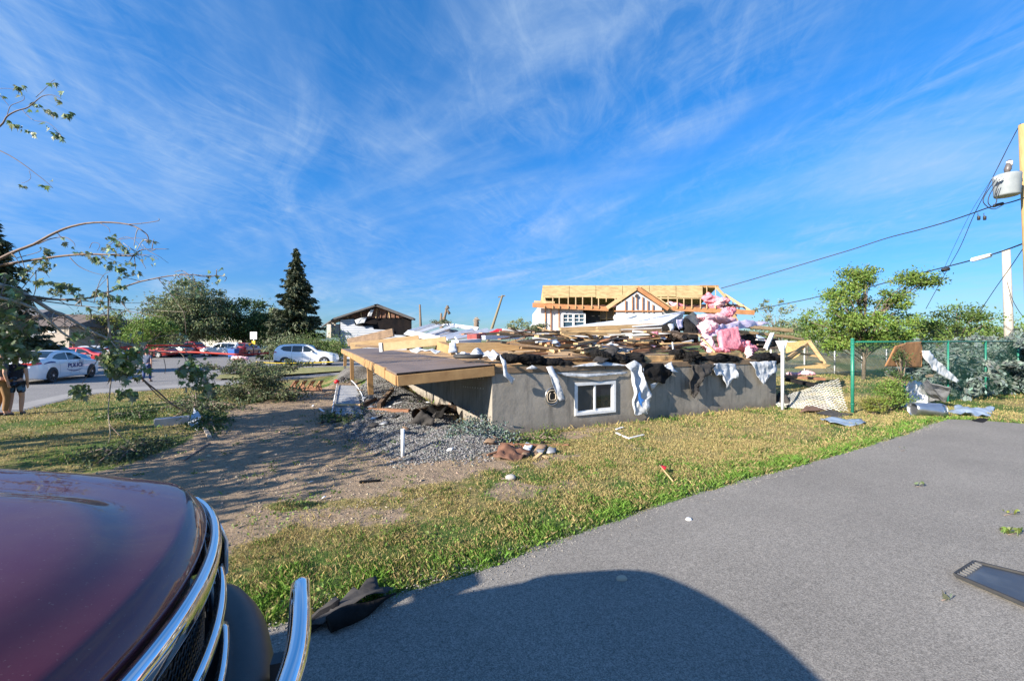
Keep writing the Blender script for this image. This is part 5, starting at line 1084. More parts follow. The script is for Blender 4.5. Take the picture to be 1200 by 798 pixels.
def tree(name, base, h, rad, n, size, m_, label, cat='tree', ncl=60, trunk_r=0.18, crown0=0.25, group=None, lobes=None, gap=0.30, barkm=None, seed=0, flat=1.0):
    """trunk and limbs, and a crown of leaves gathered in clumps on the limbs"""
    rs = np.random.default_rng(seed + 11); base = Vector(base); r = empty(name, base, label, cat, group)
    q = MB(); tips = []
    top = base + Vector((rs.uniform(-.3, .3), 0, h * .72)); q.tube([base - Vector((0, 0, .2)), base.lerp(top, .35) + Vector((rs.uniform(-.1, .1), 0, 0)), base.lerp(top, .7), top], [trunk_r, trunk_r * .75, trunk_r * .45, trunk_r * .15], 8)
    lob = lobes or [((0, 0, .62), (1, 1, .40))]
    for i in range(ncl):
        l = lob[i % len(lob)] if i < len(lob) * 4 else lob[int(rs.integers(0, len(lob)))]
        d = rs.normal(size=3); d /= np.linalg.norm(d); e = rs.uniform(.35, 1.0) ** .6
        c = base + Vector(((l[0][0] + d[0] * l[1][0] * e) * rad, (l[0][1] + d[1] * l[1][1] * e) * rad, (l[0][2] + d[2] * l[1][2] * e) * h))
        if c.z < base.z + crown0 * h * .5: c.z = base.z + crown0 * h * .5 + rs.uniform(0, .1) * h
        tips.append(c)
        if i % 2 == 0:
            t0 = min(.95, max(.15, (c.z - base.z) / h * .7)); s_ = base.lerp(top, t0); md = s_.lerp(c, .55) + Vector((0, 0, .04 * h)); q.tube([s_, md, c], [trunk_r * .35, trunk_r * .2, .012], 5)
    q.build('trunk', barkm or bark, r)
    T = np.array([list(t) for t in tips]); k = rs.integers(0, len(T), n); cs = rs.uniform(.55, 1.25, len(T))
    sg = np.array([rad * gap * .62, rad * gap * .62, rad * gap * .40 * flat])
    p = T[k] + rs.normal(size=(n, 3)) * sg * cs[k][:, None]; p[:, 2] = np.maximum(p[:, 2], base.z + .1)
    cv = rs.uniform(.75, 1.25, len(T))
    tint = (cv[k] * rs.uniform(.7, 1.3, n))[:, None] * (1 + .10 * rs.normal(size=(n, 3)))
    leaves('crown', p, size, m_, r, tint=tint, droop=.3); return r
def spruce(base, h, rad, label, m_=needle, seed=1, lev=42, group=None, trunk_r=.22, z0=.06, name='spruce_tree', dens=1.0):
    rs = np.random.default_rng(seed); base = Vector(base); r = empty(name, base, label, 'spruce tree', group)
    q = MB(); q.tube([base - Vector((0, 0, .2)), base + Vector((0, 0, h * .5)), base + Vector((0, 0, h * .99))], [trunk_r, trunk_r * .6, .02], 8); q.build('trunk', bark, r)
    P_ = []; D_ = []; S_ = []
    for i in range(lev):
        f = i / (lev - 1); z = h * (z0 + (1 - z0) * f ** .92) ; R_ = rad * (1 - f) ** .80 + .06
        nb = int((7 + 8 * (1 - f)) * dens)
        for b_ in range(nb):
            a = rs.uniform(0, 2 * math.pi); Lb = R_ * rs.uniform(.45, 1.18) * (1 + .20 * math.sin(i * 1.7 + seed) * math.sin(a * 2 + i * .9)); kk = int(5 + 16 * Lb / rad * 1.3)
            t = np.linspace(.12, 1, kk) ** .85; dr = rs.uniform(.12, .42)
            x = np.cos(a) * Lb * t; y = np.sin(a) * Lb * t; zz = z - dr * Lb * t + .16 * Lb * t ** 3
            pts = np.stack([x, y, zz], 1)
            for rep in range(3):
                P_.append(pts + rs.normal(size=pts.shape) * .06 * (h / 10) * np.array([1, 1, .7])); dd = np.tile([math.cos(a), math.sin(a), -.35], (kk, 1)) + rs.normal(size=(kk, 3)) * .55; D_.append(dd); S_.append(np.full(kk, (.30 + .18 * Lb / rad) * h / 10) * rs.uniform(.7, 1.2, kk))
    p = np.concatenate(P_) ; d = np.concatenate(D_); s = np.concatenate(S_)[:, None]; n = len(p); d /= np.linalg.norm(d, axis=1)[:, None]
    w = np.cross(d, rs.normal(size=(n, 3))); w /= np.linalg.norm(w, axis=1)[:, None]; nn = np.cross(d, w)
    V = np.stack([p - d * s * .5, p + w * s * .16, p + d * s * .5 - np.array([0, 0, .15]) * s, p - w * s * .16], 1).reshape(-1, 3)
    tint = rs.uniform(.6, 1.4, (n, 1)) * (1 + .08 * rs.normal(size=(n, 3)))
    npmesh('crown', V, np.arange(4 * n).reshape(n, 4), m_, np.repeat(tint, 4, axis=0), parent=r); return r
def pix_base(px, d): return Vector(((px - CX) / F * d, d, 0))
def hz(py, d): return H - (py - CY) / F * d
# the tall spruce and its neighbours on the left
spruce(pix_base(347, 44), hz(293, 44), 2.9, 'tall dark spruce tree behind the white SUV', seed=3, lev=46, dens=1.3)
tree('deciduous_tree', pix_base(226, 62), hz(326, 62), 5.3, 24000, .36, lf_grey, 'large round grey green tree over the parked cars', ncl=150, trunk_r=.35, lobes=[((0, 0, .62), (.85, .9, .34)), ((-.1, 0, .42), (1.05, .9, .28)), ((.2, 0, .5), (.9, .8, .3))], seed=1, gap=.24)
tree('deciduous_tree', pix_base(285, 66), hz(354, 66), 4.2, 9000, .40, lf_dark, 'dark green round tree right of the large grey green tree', ncl=50, trunk_r=.3, seed=2, gap=.26)
tree('deciduous_tree', pix_base(318, 72), hz(362, 72), 3.4, 5000, .42, lf_grey, 'pale tree peeking out just left of the tall spruce', ncl=30, seed=4)
tree('deciduous_tree', pix_base(178, 46), hz(372, 46), 2.6, 4500, .26, lf_bright, 'low bright green tree at the lower left of the large grey green tree', ncl=34, trunk_r=.14, seed=5)
tree('deciduous_tree', pix_base(128, 48), hz(366, 48), 2.3, 3600, .26, lf_yel, 'yellow green round tree in front of the brown roofed houses', ncl=28, trunk_r=.14, seed=6)
tree('deciduous_tree', pix_base(98, 62), hz(368, 62), 3.0, 3600, .36, lf_dark, 'dark tree rising behind the roofs left of the yellow green tree', ncl=28, seed=7)
spruce(pix_base(-14, 23), hz(246, 23), 2.5, 'dark spruce tree cut by the left edge of the picture', seed=8, lev=40, dens=1.5, trunk_r=.2)
for i, (px, d, ty, rr, lab) in enumerate([(148, 75, 378, 4, 'distant tree between the brown roofs and the low bright green tree'), (258, 90, 370, 6, 'distant tree behind the silver white SUV'), (305, 95, 385, 5, 'low distant tree behind the square sign'), (60, 80, 375, 5, 'distant tree behind the grey and beige house')]):
    tree('distant_tree', pix_base(px, d), hz(ty, d), rr, 3200, .5, lf_mid, lab, ncl=26, seed=20 + i, group='distant trees on the left')
# shrubs and brush on the left
def shrub(px, d, w, h, n, size, m_, label, name='shrub', z=0.0, seed=0):
    c = pix_base(px, d); c.z = z; return tree(name, c, h, w, n, size, m_, label, 'shrub', ncl=24, trunk_r=.05, crown0=.1, lobes=[((0, 0, .5), (1, .7, .42))], seed=seed, gap=.42)
shrub(372, 39, 2.9, 2.5, 5200, .16, lf_mid, 'wide green shrub mass in front of the white gabled house', seed=31)
shrub(345, 38, 2.3, 2.4, 3600, .16, lf_grey, 'green shrub at the foot of the tall spruce, left of the wide one', seed=32)
# uprooted brush lying on the dirt
def brushpile(label, pts, d0, n, size, m_, stems=10, seed=0, rad=(.5, .5, .25)):
    rs = np.random.default_rng(seed); c = sum((Vector(p) for p in pts), Vector()) / len(pts); c.z = 0; r = empty('brush_pile', c, label, 'brush'); q = MB(); cl = []
    for p in pts:
        p = Vector(p)
        for k in range(stems // 2):
            e = p + Vector((rs.normal() * rad[0], rs.normal() * rad[1], abs(rs.normal()) * rad[2])); s_ = c.lerp(p, .3) + Vector((0, 0, .03)); q.tube([s_, s_.lerp(e, .5) + Vector((0, 0, .08)), e], [.02, .013, .005], 5); cl.append(e); cl.append(s_.lerp(e, .6))
    q.build('stems', twigm, r); cl = np.array([list(x) for x in cl]); k = rs.integers(0, len(cl), n); p = cl[k] + rs.normal(size=(n, 3)) * np.array([.16, .16, .08]); p[:, 2] = np.maximum(p[:, 2], .03)
    leaves('foliage', p, size, m_, r, droop=.2); return r
brushpile('big heap of wilting uprooted brush on the dirt between the lawn and the deck posts', [P(280, 462), P(300, 458), P(320, 462), P(305, 470), P(340, 470), P(268, 470), P(296, 448, .55), P(300, 440, .9), P(318, 450, .5)], 14, 6500, .11, leaf_wilt, 12, 1, (.35, .4, .28))
brushpile('grey green brush on the verge between the white SUV and the big brush heap', [P(300, 437, .2), P(320, 436, .4), P(285, 436, .2), P(345, 435, .3), P(270, 438, .1)], 22, 3800, .14, leaf_wilt, 8, 2, (.8, .6, .30))
brushpile('low dark leafy sprigs lying on the lawn behind the pickup hood', [P(120, 535), P(145, 530), P(170, 526), P(190, 522), P(150, 540)], 8, 2600, .06, leaf_wilt, 8, 3, (.18, .18, .05))
brushpile('flattened green sprigs by the small white board on the lawn', [P(232, 500), P(245, 505), P(240, 488), P(255, 495)], 10, 1500, .06, lf_dark, 6, 4, (.2, .2, .05))
brushpile('dark flattened foliage on the sunny lawn below the hanging limb', [P(150, 487), P(165, 484), P(135, 490), P(178, 490)], 11, 1300, .07, lf_dark, 6, 5, (.25, .25, .03))
brushpile('tangle of bare broken twigs and wilted leaves on the lawn under the hanging limb', [P(205, 478), P(225, 470), P(245, 466), P(215, 488), P(262, 480), P(240, 478)], 12, 1800, .09, leaf_wilt, 16, 12, (.35, .35, .16))
brushpile('spruce sprigs at the foot of the foundation corner', [P(545, 507, .15), P(560, 500, .2), P(575, 508, .15), P(535, 512, .12), P(585, 515, .05)], 9, 3600, .06, needle_b, 9, 6, (.16, .16, .07))
brushpile('green sprigs beside the deck post and the grey metal ramp', [P(390, 490), P(405, 494), P(418, 498), P(436, 486, .1)], 10, 2000, .06, lf_dark, 8, 7, (.15, .15, .05))
brushpile('leafy sprigs along the lawn in front of the foundation corner', [P(600, 518), P(615, 520), P(640, 512), P(650, 516)], 8.3, 1100, .05, lf_mid, 5, 8, (.15, .15, .03))
# right hand trees
tree('deciduous_tree', pix_base(1012, 21), hz(306, 21), 2.9, 19000, .14, lf_bright, 'sunlit bright green tree behind the green fence post', ncl=150, trunk_r=.10, crown0=.2, seed=41, gap=.125,
     lobes=[((-.15, 0, .62), (.50, .5, .24)), ((-.05, 0, .60), (.55, .5, .26)), ((-.12, 0, .86), (.24, .3, .10)), ((.35, 0, .48), (.55, .5, .20)), ((.2, 0, .40), (.8, .5, .14)), ((-.60, 0, .45), (.40, .5, .20)), ((-.2, 0, .40), (.8, .5, .14)), ((.78, 0, .86), (.16, .2, .07)), ((1.1, 0, .83), (.22, .2, .035)), ((.62, 0, .68), (.16, .2, .10)), ((.1, 0, .5), (.6, .5, .2)), ((-.3, 0, .7), (.3, .3, .12)), ((0, 0, .30), (.8, .5, .10)), ((.4, 0, .32), (.7, .5, .10))])
tree('deciduous_tree', pix_base(1124, 24), hz(360, 24), 2.6, 6500, .15, lf_mid, 'low rounded green tree between the bright tree and the grey utility pole', ncl=55, trunk_r=.1, seed=42, gap=.18)
tree('deciduous_tree', pix_base(911, 34), hz(350, 34), 2.0, 2200, .17, lf_grey, 'thin airy tree right of the wooden house', ncl=34, trunk_r=.08, seed=43, gap=.16)
tree('deciduous_tree', pix_base(945, 45), hz(370, 45), 2.6, 1800, .2, lf_grey, 'sparse grey tree behind the left side of the bright tree', ncl=30, trunk_r=.1, seed=44, gap=.18)
for i, (px, d, ty, rr, lab) in enumerate([(905, 60, 384, 6, 'low distant trees right beyond the end of the wooden house'), (960, 55, 382, 5, 'low distant tree under the bright tree\'s left side'), (1075, 40, 383, 4, 'low distant tree behind the particle board'), (1180, 45, 384, 5, 'low distant tree right of the grey utility pole')]):
    tree('distant_tree', pix_base(px, d), hz(ty, d), rr, 3200, .32, lf_mid, lab, ncl=30, seed=50 + i, group='distant trees on the right')
# fallen blue spruce behind the fence
def fallen_spruce():
    rs = np.random.default_rng(5); b0, b1 = Vector((15.2, 15.0, .7)), Vector((29, 19, 1.0)); r = empty('fallen_spruce', Vector((20, 17, 0)), 'fallen blue green spruce lying along the back of the green fence', 'fallen tree')
    q = MB(); q.tube([b0, b0.lerp(b1, .5) + Vector((0, 0, .2)), b1], [.06, .16, .24], 8); q.build('trunk', bark, r)
    P_ = []; D_ = []
    for i in range(900):
        t = rs.uniform(0, 1) ** .9; s_ = np.array(b0.lerp(b1, t)) + np.array([0, rs.normal() * .5, abs(rs.normal()) * .55 - .1]); a = rs.uniform(0, 2 * math.pi); Lb = rs.uniform(.6, 1.5) * (.55 + .6 * t)
        dv = np.array([-.5 + .3 * rs.normal(), math.cos(a) * 1.1, math.sin(a) * .8]); dv /= np.linalg.norm(dv); kk = 22; tt = np.linspace(.1, 1, kk)[:, None]
        pts = s_ + dv * Lb * tt - np.array([0, 0, .35]) * Lb * tt ** 2
        for rep in range(3): P_.append(pts + rs.normal(size=pts.shape) * .06); D_.append(np.tile(dv, (kk, 1)) + rs.normal(size=(kk, 3)) * .5)
    p = np.concatenate(P_); p[:, 2] = np.clip(p[:, 2], .04, None); d = np.concatenate(D_); d /= np.linalg.norm(d, axis=1)[:, None]; n = len(p); w = np.cross(d, rs.normal(size=(n, 3))); w /= np.linalg.norm(w, axis=1)[:, None]; s = rs.uniform(.12, .24, (n, 1))
    V = np.stack([p - d * s * .5, p + w * s * .2, p + d * s * .5, p - w * s * .2], 1).reshape(-1, 3) - np.array(r.location)
    npmesh('foliage', V, np.arange(4 * n).reshape(n, 4), needle_b, np.repeat(rs.uniform(.55, 1.4, (n, 1)) * (1 + .07 * rs.normal(size=(n, 3))), 4, axis=0), parent=r)
fallen_spruce()
shrub(1044, 11.6, .42, .95, 2600, .055, lf_bright, 'small bright green shrub growing at the fence below the particle board', seed=61)
shrub(1025, 11.2, .30, .45, 1500, .05, lf_yel, 'tuft of tall yellow green weeds at the foot of the green fence post', name='weed_clump', seed=62)
shrub(1052, 11.9, .35, 1.9, 1500, .06, lf_dark, 'dark climbing shoot behind the fence next to the particle board', seed=63)

# ------------------------------------------------------------------ the broken limbs hanging in from the left
def smooth(pts, k=5):
    from mathutils.geometry import interpolate_bezier
    out = []
    for i in range(len(pts) - 1):
        p0, p1, p2, p3 = pts[max(i - 1, 0)], pts[i], pts[i + 1], pts[min(i + 2, len(pts) - 1)]
        out += interpolate_bezier(p1, p1 + (p2 - p0) / 6, p2 - (p3 - p1) / 6, p2, k)[:-1]
    return out + [pts[-1]]
def mapleleaves(name, centres, per, size, m_, parent, spread, seed=0):
    rs = np.random.default_rng(seed); V = []; Fc = []; T = []
    shape = np.array([(0, 0), (.30, .02), (.52, .30), (.22, .30), (.32, .62), (.10, .52), (0, 1.0), (-.10, .52), (-.32, .62), (-.22, .30), (-.52, .30), (-.30, .02)]); ns = len(shape)
    for c, dep in centres:
        for k in range(per):
            p = np.array(c) + rs.normal(size=3) * spread * np.array([1, 1, .8]); d = np.array([rs.normal() * .55, rs.normal() * .55, -1.0]); d /= np.linalg.norm(d); w = np.cross(d, rs.normal(size=3)); w /= np.linalg.norm(w); nn = np.cross(d, w); s = size * rs.uniform(.6, 1.3)
            curl = rs.uniform(-.35, .35)
            vs = p + (shape[:, :1] * w * .9 + shape[:, 1:] * d + (np.abs(shape[:, :1]) * curl + .15 * shape[:, 1:] ** 2) * nn) * s
            b = len(V); V += list(vs); Fc.append((b, b + 1, b + 2, b + 3)); Fc.append((b, b + 3, b + 4, b + 5)); Fc.append((b, b + 5, b + 6, b + 7)); Fc.append((b, b + 7, b + 8, b + 9)); Fc.append((b, b + 9, b + 10, b + 11))
            t = rs.uniform(.65, 1.4) * (1 + .1 * rs.normal(size=3)); 
            if rs.uniform() < .42: t = t * np.array([1.7, 1.5, 2.6])       # pale undersides
            T += [t] * ns
    return npmesh(name, np.array(V) - np.array(parent.location), Fc, m_, np.array(T), parent=parent)
def limb_tree():
    base = Vector((-12.6, 6.0, 0)); r = empty('broken_maple', base, 'broken maple reaching in from the left with bare limbs and hanging leaves', 'broken tree')
    def br(pts, r0, r1, d0, d1, m_=twigm, name='branch', n=6):
        P_ = [AT(x, y, d0 + (d1 - d0) * i / (len(pts) - 1)) for i, (x, y) in enumerate(pts)]; S_ = smooth(P_); q = MB(); k = len(S_)
        q.tube([p + Vector((0, 0, .012 * noise.noise(p * 3))) for p in S_], [r0 + (r1 - r0) * i / (k - 1) for i in range(k)], n); q.build(name, m_, r); return S_
    q = MB(); q.tube([base, base + Vector((.2, .3, 1.6)), base + Vector((.1, 1.0, 3.1)), base + Vector((.6, 1.2, 4.6))], [.26, .22, .17, .07], 12); q.build('trunk', bark, r)
    J = base + Vector((.1, 1.0, 2.9)); J2 = base + Vector((.4, 1.1, 4.2))
    def joinbr(to, r0, frm=J):
        q = MB(); S_ = smooth([frm, frm.lerp(to, .5) + Vector((0, 0, .25)), to]); q.tube(S_, [r0 * (1.5 - .5 * i / (len(S_) - 1)) for i in range(len(S_))], 8); q.build('branch', bark_pale, r)
    L1 = br([(-60, 325), (0, 334), (30, 345), (60, 364), (76, 370), (106, 388), (130, 398), (152, 404), (170, 411), (200, 413)], .048, .012, 8, 8.6, bark_pale, n=8)
    L2 = br([(-60, 340), (0, 349), (36, 360), (60, 378), (76, 392), (98, 403), (120, 411)], .035, .012, 7.6, 8.3, bark_pale, n=7)
    L3 = br([(-60, 345), (0, 303), (40, 286), (75, 268), (110, 261), (150, 263), (170, 273), (174, 281), (171, 284)], .028, .004, 7.4, 7.6)
    br([(150, 263), (165, 262), (185, 259), (186, 256)], .008, .004, 7.5, 7.5)
    L4 = br([(-60, 322), (0, 311), (50, 303), (100, 298), (150, 300), (157, 299), (166, 293), (178, 292), (198, 292)], .026, .004, 7.5, 7.8)
    br([(157, 299), (165, 305), (171, 315)], .007, .003, 7.7, 7.7); br([(130, 298), (155, 298), (175, 299), (186, 304)], .008, .003, 7.7, 7.7)
    br([(44, 286), (60, 280), (76, 278), (86, 284), (88, 289)], .009, .003, 7.5, 7.5); br([(20, 302), (36, 298), (47, 294), (48, 289)], .007, .003, 7.5, 7.5)
    L5 = br([(-60, 352), (0, 346), (36, 347), (70, 351), (100, 350), (118, 346), (140, 338), (165, 330), (190, 325), (215, 322), (240, 323), (264, 324), (263, 330)], .026, .004, 8, 8.4)
    br([(186, 327), (198, 342), (210, 358), (216, 370), (218, 392)], .007, .003, 8.3, 8.3)
    L6 = br([(-60, 344), (0, 349), (40, 351), (80, 357), (110, 360), (140, 363), (170, 368), (190, 372)], .016, .004, 7.9, 8.2)
    br([(30, 350), (80, 352), (120, 354), (160, 355), (195, 356)], .010, .003, 8.1, 8.3); br([(150, 362), (185, 364), (220, 366)], .006, .003, 8.3, 8.3, bark_pale)
    L7 = br([(126, 323), (127, 350), (127, 375), (129, 398)], .010, .022, 8.0, 8.1, bark_pale)
    br([(126, 398), (131, 430), (129, 455), (127, 480), (128, 497), (129, 512), (122, 530)], .013, .006, 8.1, 8.0, bark_pale); br([(128, 497), (140, 510), (155, 521), (166, 532)], .009, .005, 8.0, 7.8)
    br([(82, 302), (92, 312), (105, 318), (120, 323), (122, 327)], .007, .003, 7.6, 7.7); br([(110, 355), (115, 335), (122, 322), (132, 318)], .006, .003, 7.7, 7.7); br([(108, 344), (120, 332), (127, 325)], .005, .003, 7.8, 7.8)
    br([(42, 317), (42, 335), (40, 345), (36, 350)], .008, .005, 8, 8); br([(42, 317), (52, 319), (58, 326)], .005, .003, 8, 8); br([(0, 373), (20, 365), (38, 351)], .008, .010, 8, 8.1)
    br([(37, 352), (45, 364), (60, 375), (72, 390), (92, 397), (108, 398)], .012, .006, 8.1, 8.2, bark_pale); br([(5, 348), (10, 362), (8, 378)], .008, .004, 8, 8); br([(12, 370), (20, 380), (27, 388)], .006, .004, 8, 8)
    br([(104, 360), (107, 370), (106, 378)], .01, .007, 8.1, 8.1); br([(137, 345), (145, 358), (152, 366), (160, 372), (168, 372)], .007, .003, 8, 8); br([(105, 291), (108, 285), (114, 285), (117, 288), (114, 294)], .005, .003, 7.6, 7.6)
    br([(118, 262), (127, 267), (129, 273)], .005, .003, 7.5, 7.5); br([(140, 281), (155, 279), (173, 280)], .005, .003, 7.6, 7.6); br([(120, 296), (130, 286), (140, 280), (150, 278), (160, 284), (168, 292)], .005, .003, 7.7, 7.7); br([(137, 281), (138, 290), (136, 294)], .004, .003, 7.6, 7.6)
    br([(168, 369), (167, 410), (166, 443)], .004, .004, 8.3, 8.5); br([(200, 413), (212, 414), (222, 430), (230, 450), (238, 475), (245, 478)], .012, .006, 8.6, 9, bark_pale); br([(213, 408), (225, 418), (243, 432), (253, 450)], .008, .005, 8.6, 8.8)
    br([(165, 440), (169, 446), (184, 458), (200, 472), (212, 480), (224, 484)], .022, .012, 8.5, 11.0); br([(170, 448), (188, 466), (206, 476), (222, 481)], .012, .008, 8.6, 11.0); br([(192, 420), (194, 430), (193, 438)], .006, .005, 8.6, 8.6)
    br([(130, 400), (140, 412), (146, 420)], .012, .006, 8.1, 8.1, bark_pale); br([(118, 412), (112, 425), (96, 450)], .007, .004, 8.1, 8.1)
    T1 = br([(-70, 190), (-30, 165), (0, 148), (8, 137), (20, 130), (32, 126), (40, 120), (50, 113), (62, 112), (72, 116)], .015, .003, 6.6, 6.8)
    br([(8, 137), (12, 125), (20, 121), (28, 117), (28, 112)], .005, .003, 6.7, 6.7); br([(42, 114), (52, 105), (60, 97), (64, 94)], .004, .0025, 6.8, 6.8); br([(26, 129), (35, 138), (42, 142), (55, 144), (66, 152), (72, 160)], .004, .0025, 6.8, 6.8); br([(0, 112), (6, 119), (10, 124)], .004, .003, 6.7, 6.7); br([(0, 104), (8, 104), (20, 106), (27, 112)], .003, .002, 6.7, 6.7)
    T2 = br([(-70, 150), (-30, 165), (0, 177), (20, 188), (36, 199), (50, 210), (62, 221)], .010, .003, 6.6, 6.8); br([(34, 200), (36, 209), (30, 214), (25, 215)], .003, .002, 6.8, 6.8)
    for L_, rr in ((L1, .05), (L2, .036), (L3, .03), (L4, .028), (L5, .028), (L6, .018)): joinbr(L_[0], rr)
    joinbr(T1[0], .018, J2); joinbr(T2[0], .014, J2)
    rs = np.random.default_rng(21); sprays = []
    for S_, n_, ln in ((L1, 26, .8), (L2, 20, .7), (L5, 14, .45), (L6, 10, .4), (L4, 10, .4), (L3, 5, .3), (L7, 8, .4)):
        for i in range(n_):
            p = S_[int(rs.uniform(.15, .97) * (len(S_) - 1))]; d = Vector((rs.normal() * .9, rs.normal() * .5, rs.normal() * .7 - .15)).normalized(); l = ln * rs.uniform(.3, 1.1)
            e_ = p + d * l; ex, ey = CX + e_.x / e_.y * F, CY - (e_.z - H) / e_.y * F
            if 18 < ex < 122 and 402 < ey < 450: continue
            a = p + d * l * .5 + Vector((0, 0, rs.normal() * .04)); b = p + d * l + Vector((0, 0, -.12 * l)); q = MB(); q.tube(smooth([p, a, b], 4), [.008, .0075, .007, .006, .0055, .005, .0045, .004, .003], 5); q.build('twig', twigm if i % 3 else bark_pale, r)
            if i % 3 == 0 and S_ is not L3: c2 = a + Vector((rs.normal() * .2, rs.normal() * .2, -.2)); q = MB(); q.tube([a, a.lerp(c2, .5) + Vector((.03, 0, 0)), c2], [.004, .003, .002], 4); q.build('twig', twigm, r)
            if ey < 402 and i % 2 == 0: sprays += [(b + Vector((0, 0, -.05)), 0)] * 5
    mapleleaves('foliage', sprays, 1, .10, leaf_fresh, r, .06, 8)
    fine = [(17, 100, 6.7, 3), (22, 102, 6.7, 3), (26, 100, 6.7, 2), (2, 110, 6.7, 2), (24, 111, 6.7, 2), (54, 97, 6.8, 1), (67, 100, 6.8, 1), (73, 106, 6.8, 1), (68, 115, 6.8, 2), (40, 121, 6.8, 3), (45, 123, 6.8, 3), (34, 128, 6.8, 1), (56, 130, 6.8, 4), (62, 132, 6.8, 3), (66, 133, 6.8, 2), (75, 135, 6.8, 4), (79, 136, 6.8, 4), (81, 132, 6.8, 2), (44, 131, 6.8, 1), (15, 144, 6.8, 3), (21, 146, 6.8, 4), (25, 150, 6.8, 3), (33, 154, 6.8, 3), (38, 156, 6.8, 3), (52, 147, 6.8, 2), (60, 150, 6.8, 2), (65, 155, 6.8, 2), (68, 159, 6.8, 4), (72, 161, 6.8, 2), (74, 120, 6.8, 1),
            (24, 216, 6.8, 2), (28, 219, 6.8, 2), (48, 217, 6.8, 1), (52, 220, 6.8, 1), (59, 213, 6.8, 1)]
    mapleleaves('foliage', [(AT(x, y, d), 0) for x, y, d, k in fine for _ in range(k)], 1, .105, leaf_fresh, r, .022, 1)
    mid = [(53, 294, 7.6, 4), (57, 296, 7.6, 3), (47, 306, 7.6, 4), (53, 308, 7.6, 4), (56, 312, 7.6, 2), (92, 296, 7.6, 3), (107, 298, 7.6, 4), (111, 304, 7.6, 5), (117, 305, 7.6, 3), (128, 291, 7.6, 4), (133, 294, 7.6, 3), (131, 279, 7.6, 2), (137, 282, 7.6, 2), (129, 275, 7.6, 2), (143, 288, 7.6, 2), (149, 291, 7.6, 4), (151, 309, 7.7, 3), (139, 314, 7.7, 3), (143, 320, 7.7, 3), (146, 324, 7.7, 2), (139, 336, 7.9, 4), (145, 338, 7.9, 2), (136, 328, 7.8, 2),
           (50, 330, 8, 6), (58, 332, 8, 7), (66, 334, 8, 7), (74, 336, 8, 8), (80, 334, 8, 7), (86, 338, 8, 6), (90, 345, 8, 3), (70, 342, 8, 4), (62, 340, 8, 4), (115, 343, 8, 4), (122, 346, 8, 4), (134, 348, 8, 5), (140, 350, 8, 4), (117, 354, 8, 3), (5, 322, 8, 5), (14, 328, 8, 4)]
    mapleleaves('foliage', [(AT(x, y, d), 0) for x, y, d, k in mid for _ in range(k)], 2, .105, leaf_fresh, r, .04, 2)
    big = []
    rs = np.random.default_rng(9)
    for (x, y, sx, sy, k, d) in [(132, 415, 12, 10, 75, 8.1), (150, 428, 14, 12, 100, 8.1), (135, 432, 10, 8, 60, 8.1), (158, 410, 8, 7, 35, 8.1), (92, 457, 9, 8, 50, 8.1), (148, 460, 9, 6, 32, 8.1), (122, 400, 6, 5, 14, 8.1), (230, 438, 12, 14, 90, 8.7), (243, 455, 8, 12, 50, 8.7), (214, 432, 6, 8, 24, 8.7), (226, 425, 7, 7, 24, 8.7), (6, 365, 12, 22, 90, 7.8), (10, 400, 16, 18, 130, 7.8), (35, 383, 8, 8, 34, 7.9), (35, 415, 10, 7, 40, 7.9), (22, 345, 9, 8, 34, 7.9), (98, 392, 5, 4, 10, 8), (-10, 420, 12, 12, 40, 7.8)]:
        for _ in range(k): big.append((AT(x + rs.normal() * sx * .55, y + rs.normal() * sy * .55, d + rs.normal() * .12), 0))
    mapleleaves('foliage', big, 1, .155, leaf_fresh, r, .03, 3)
    # the rest of the crown, outside the picture on the sunny side; it shades the bare soil
    q = MB(); cl = []
    for i in range(14):
        a = base + Vector((random.uniform(-.6, .9), random.uniform(-.6, 1.0), random.uniform(2.6, 4.4))); e = a + Vector((random.uniform(-2.2, 1.2), random.uniform(-3.6, 1.4), random.uniform(-1.2, 1.4))); q.tube(smooth([J2.lerp(J, random.random()), a, e]), [.06 - .05 * i_ / 10 for i_ in range(11)], 5); cl.append(e); cl.append(a.lerp(e, .6))
    q.build('crown_limbs', bark, r)
    for i in range(34):
        a = Vector((random.uniform(-10.8, -7.6), random.uniform(1.3, 4.6), random.uniform(1.9, 3.3))); cl.append(a)
        if i % 2: q = MB(); q.tube(smooth([J2, J2.lerp(a, .5) + Vector((0, 0, .3)), a]), [.05 - .004 * i_ for i_ in range(11)], 5); q.build('crown_limb', bark, r)
    cl = [c for c in cl if (c.x / c.y if c.y > .5 else -9) < -1.42]
    mapleleaves('foliage', [(c + Vector((random.gauss(0, .3), random.gauss(0, .3), random.gauss(0, .3))), 0) for c in cl for _ in range(48)], 1, .19, leaf_fresh, r, .18, 4)
limb_tree()

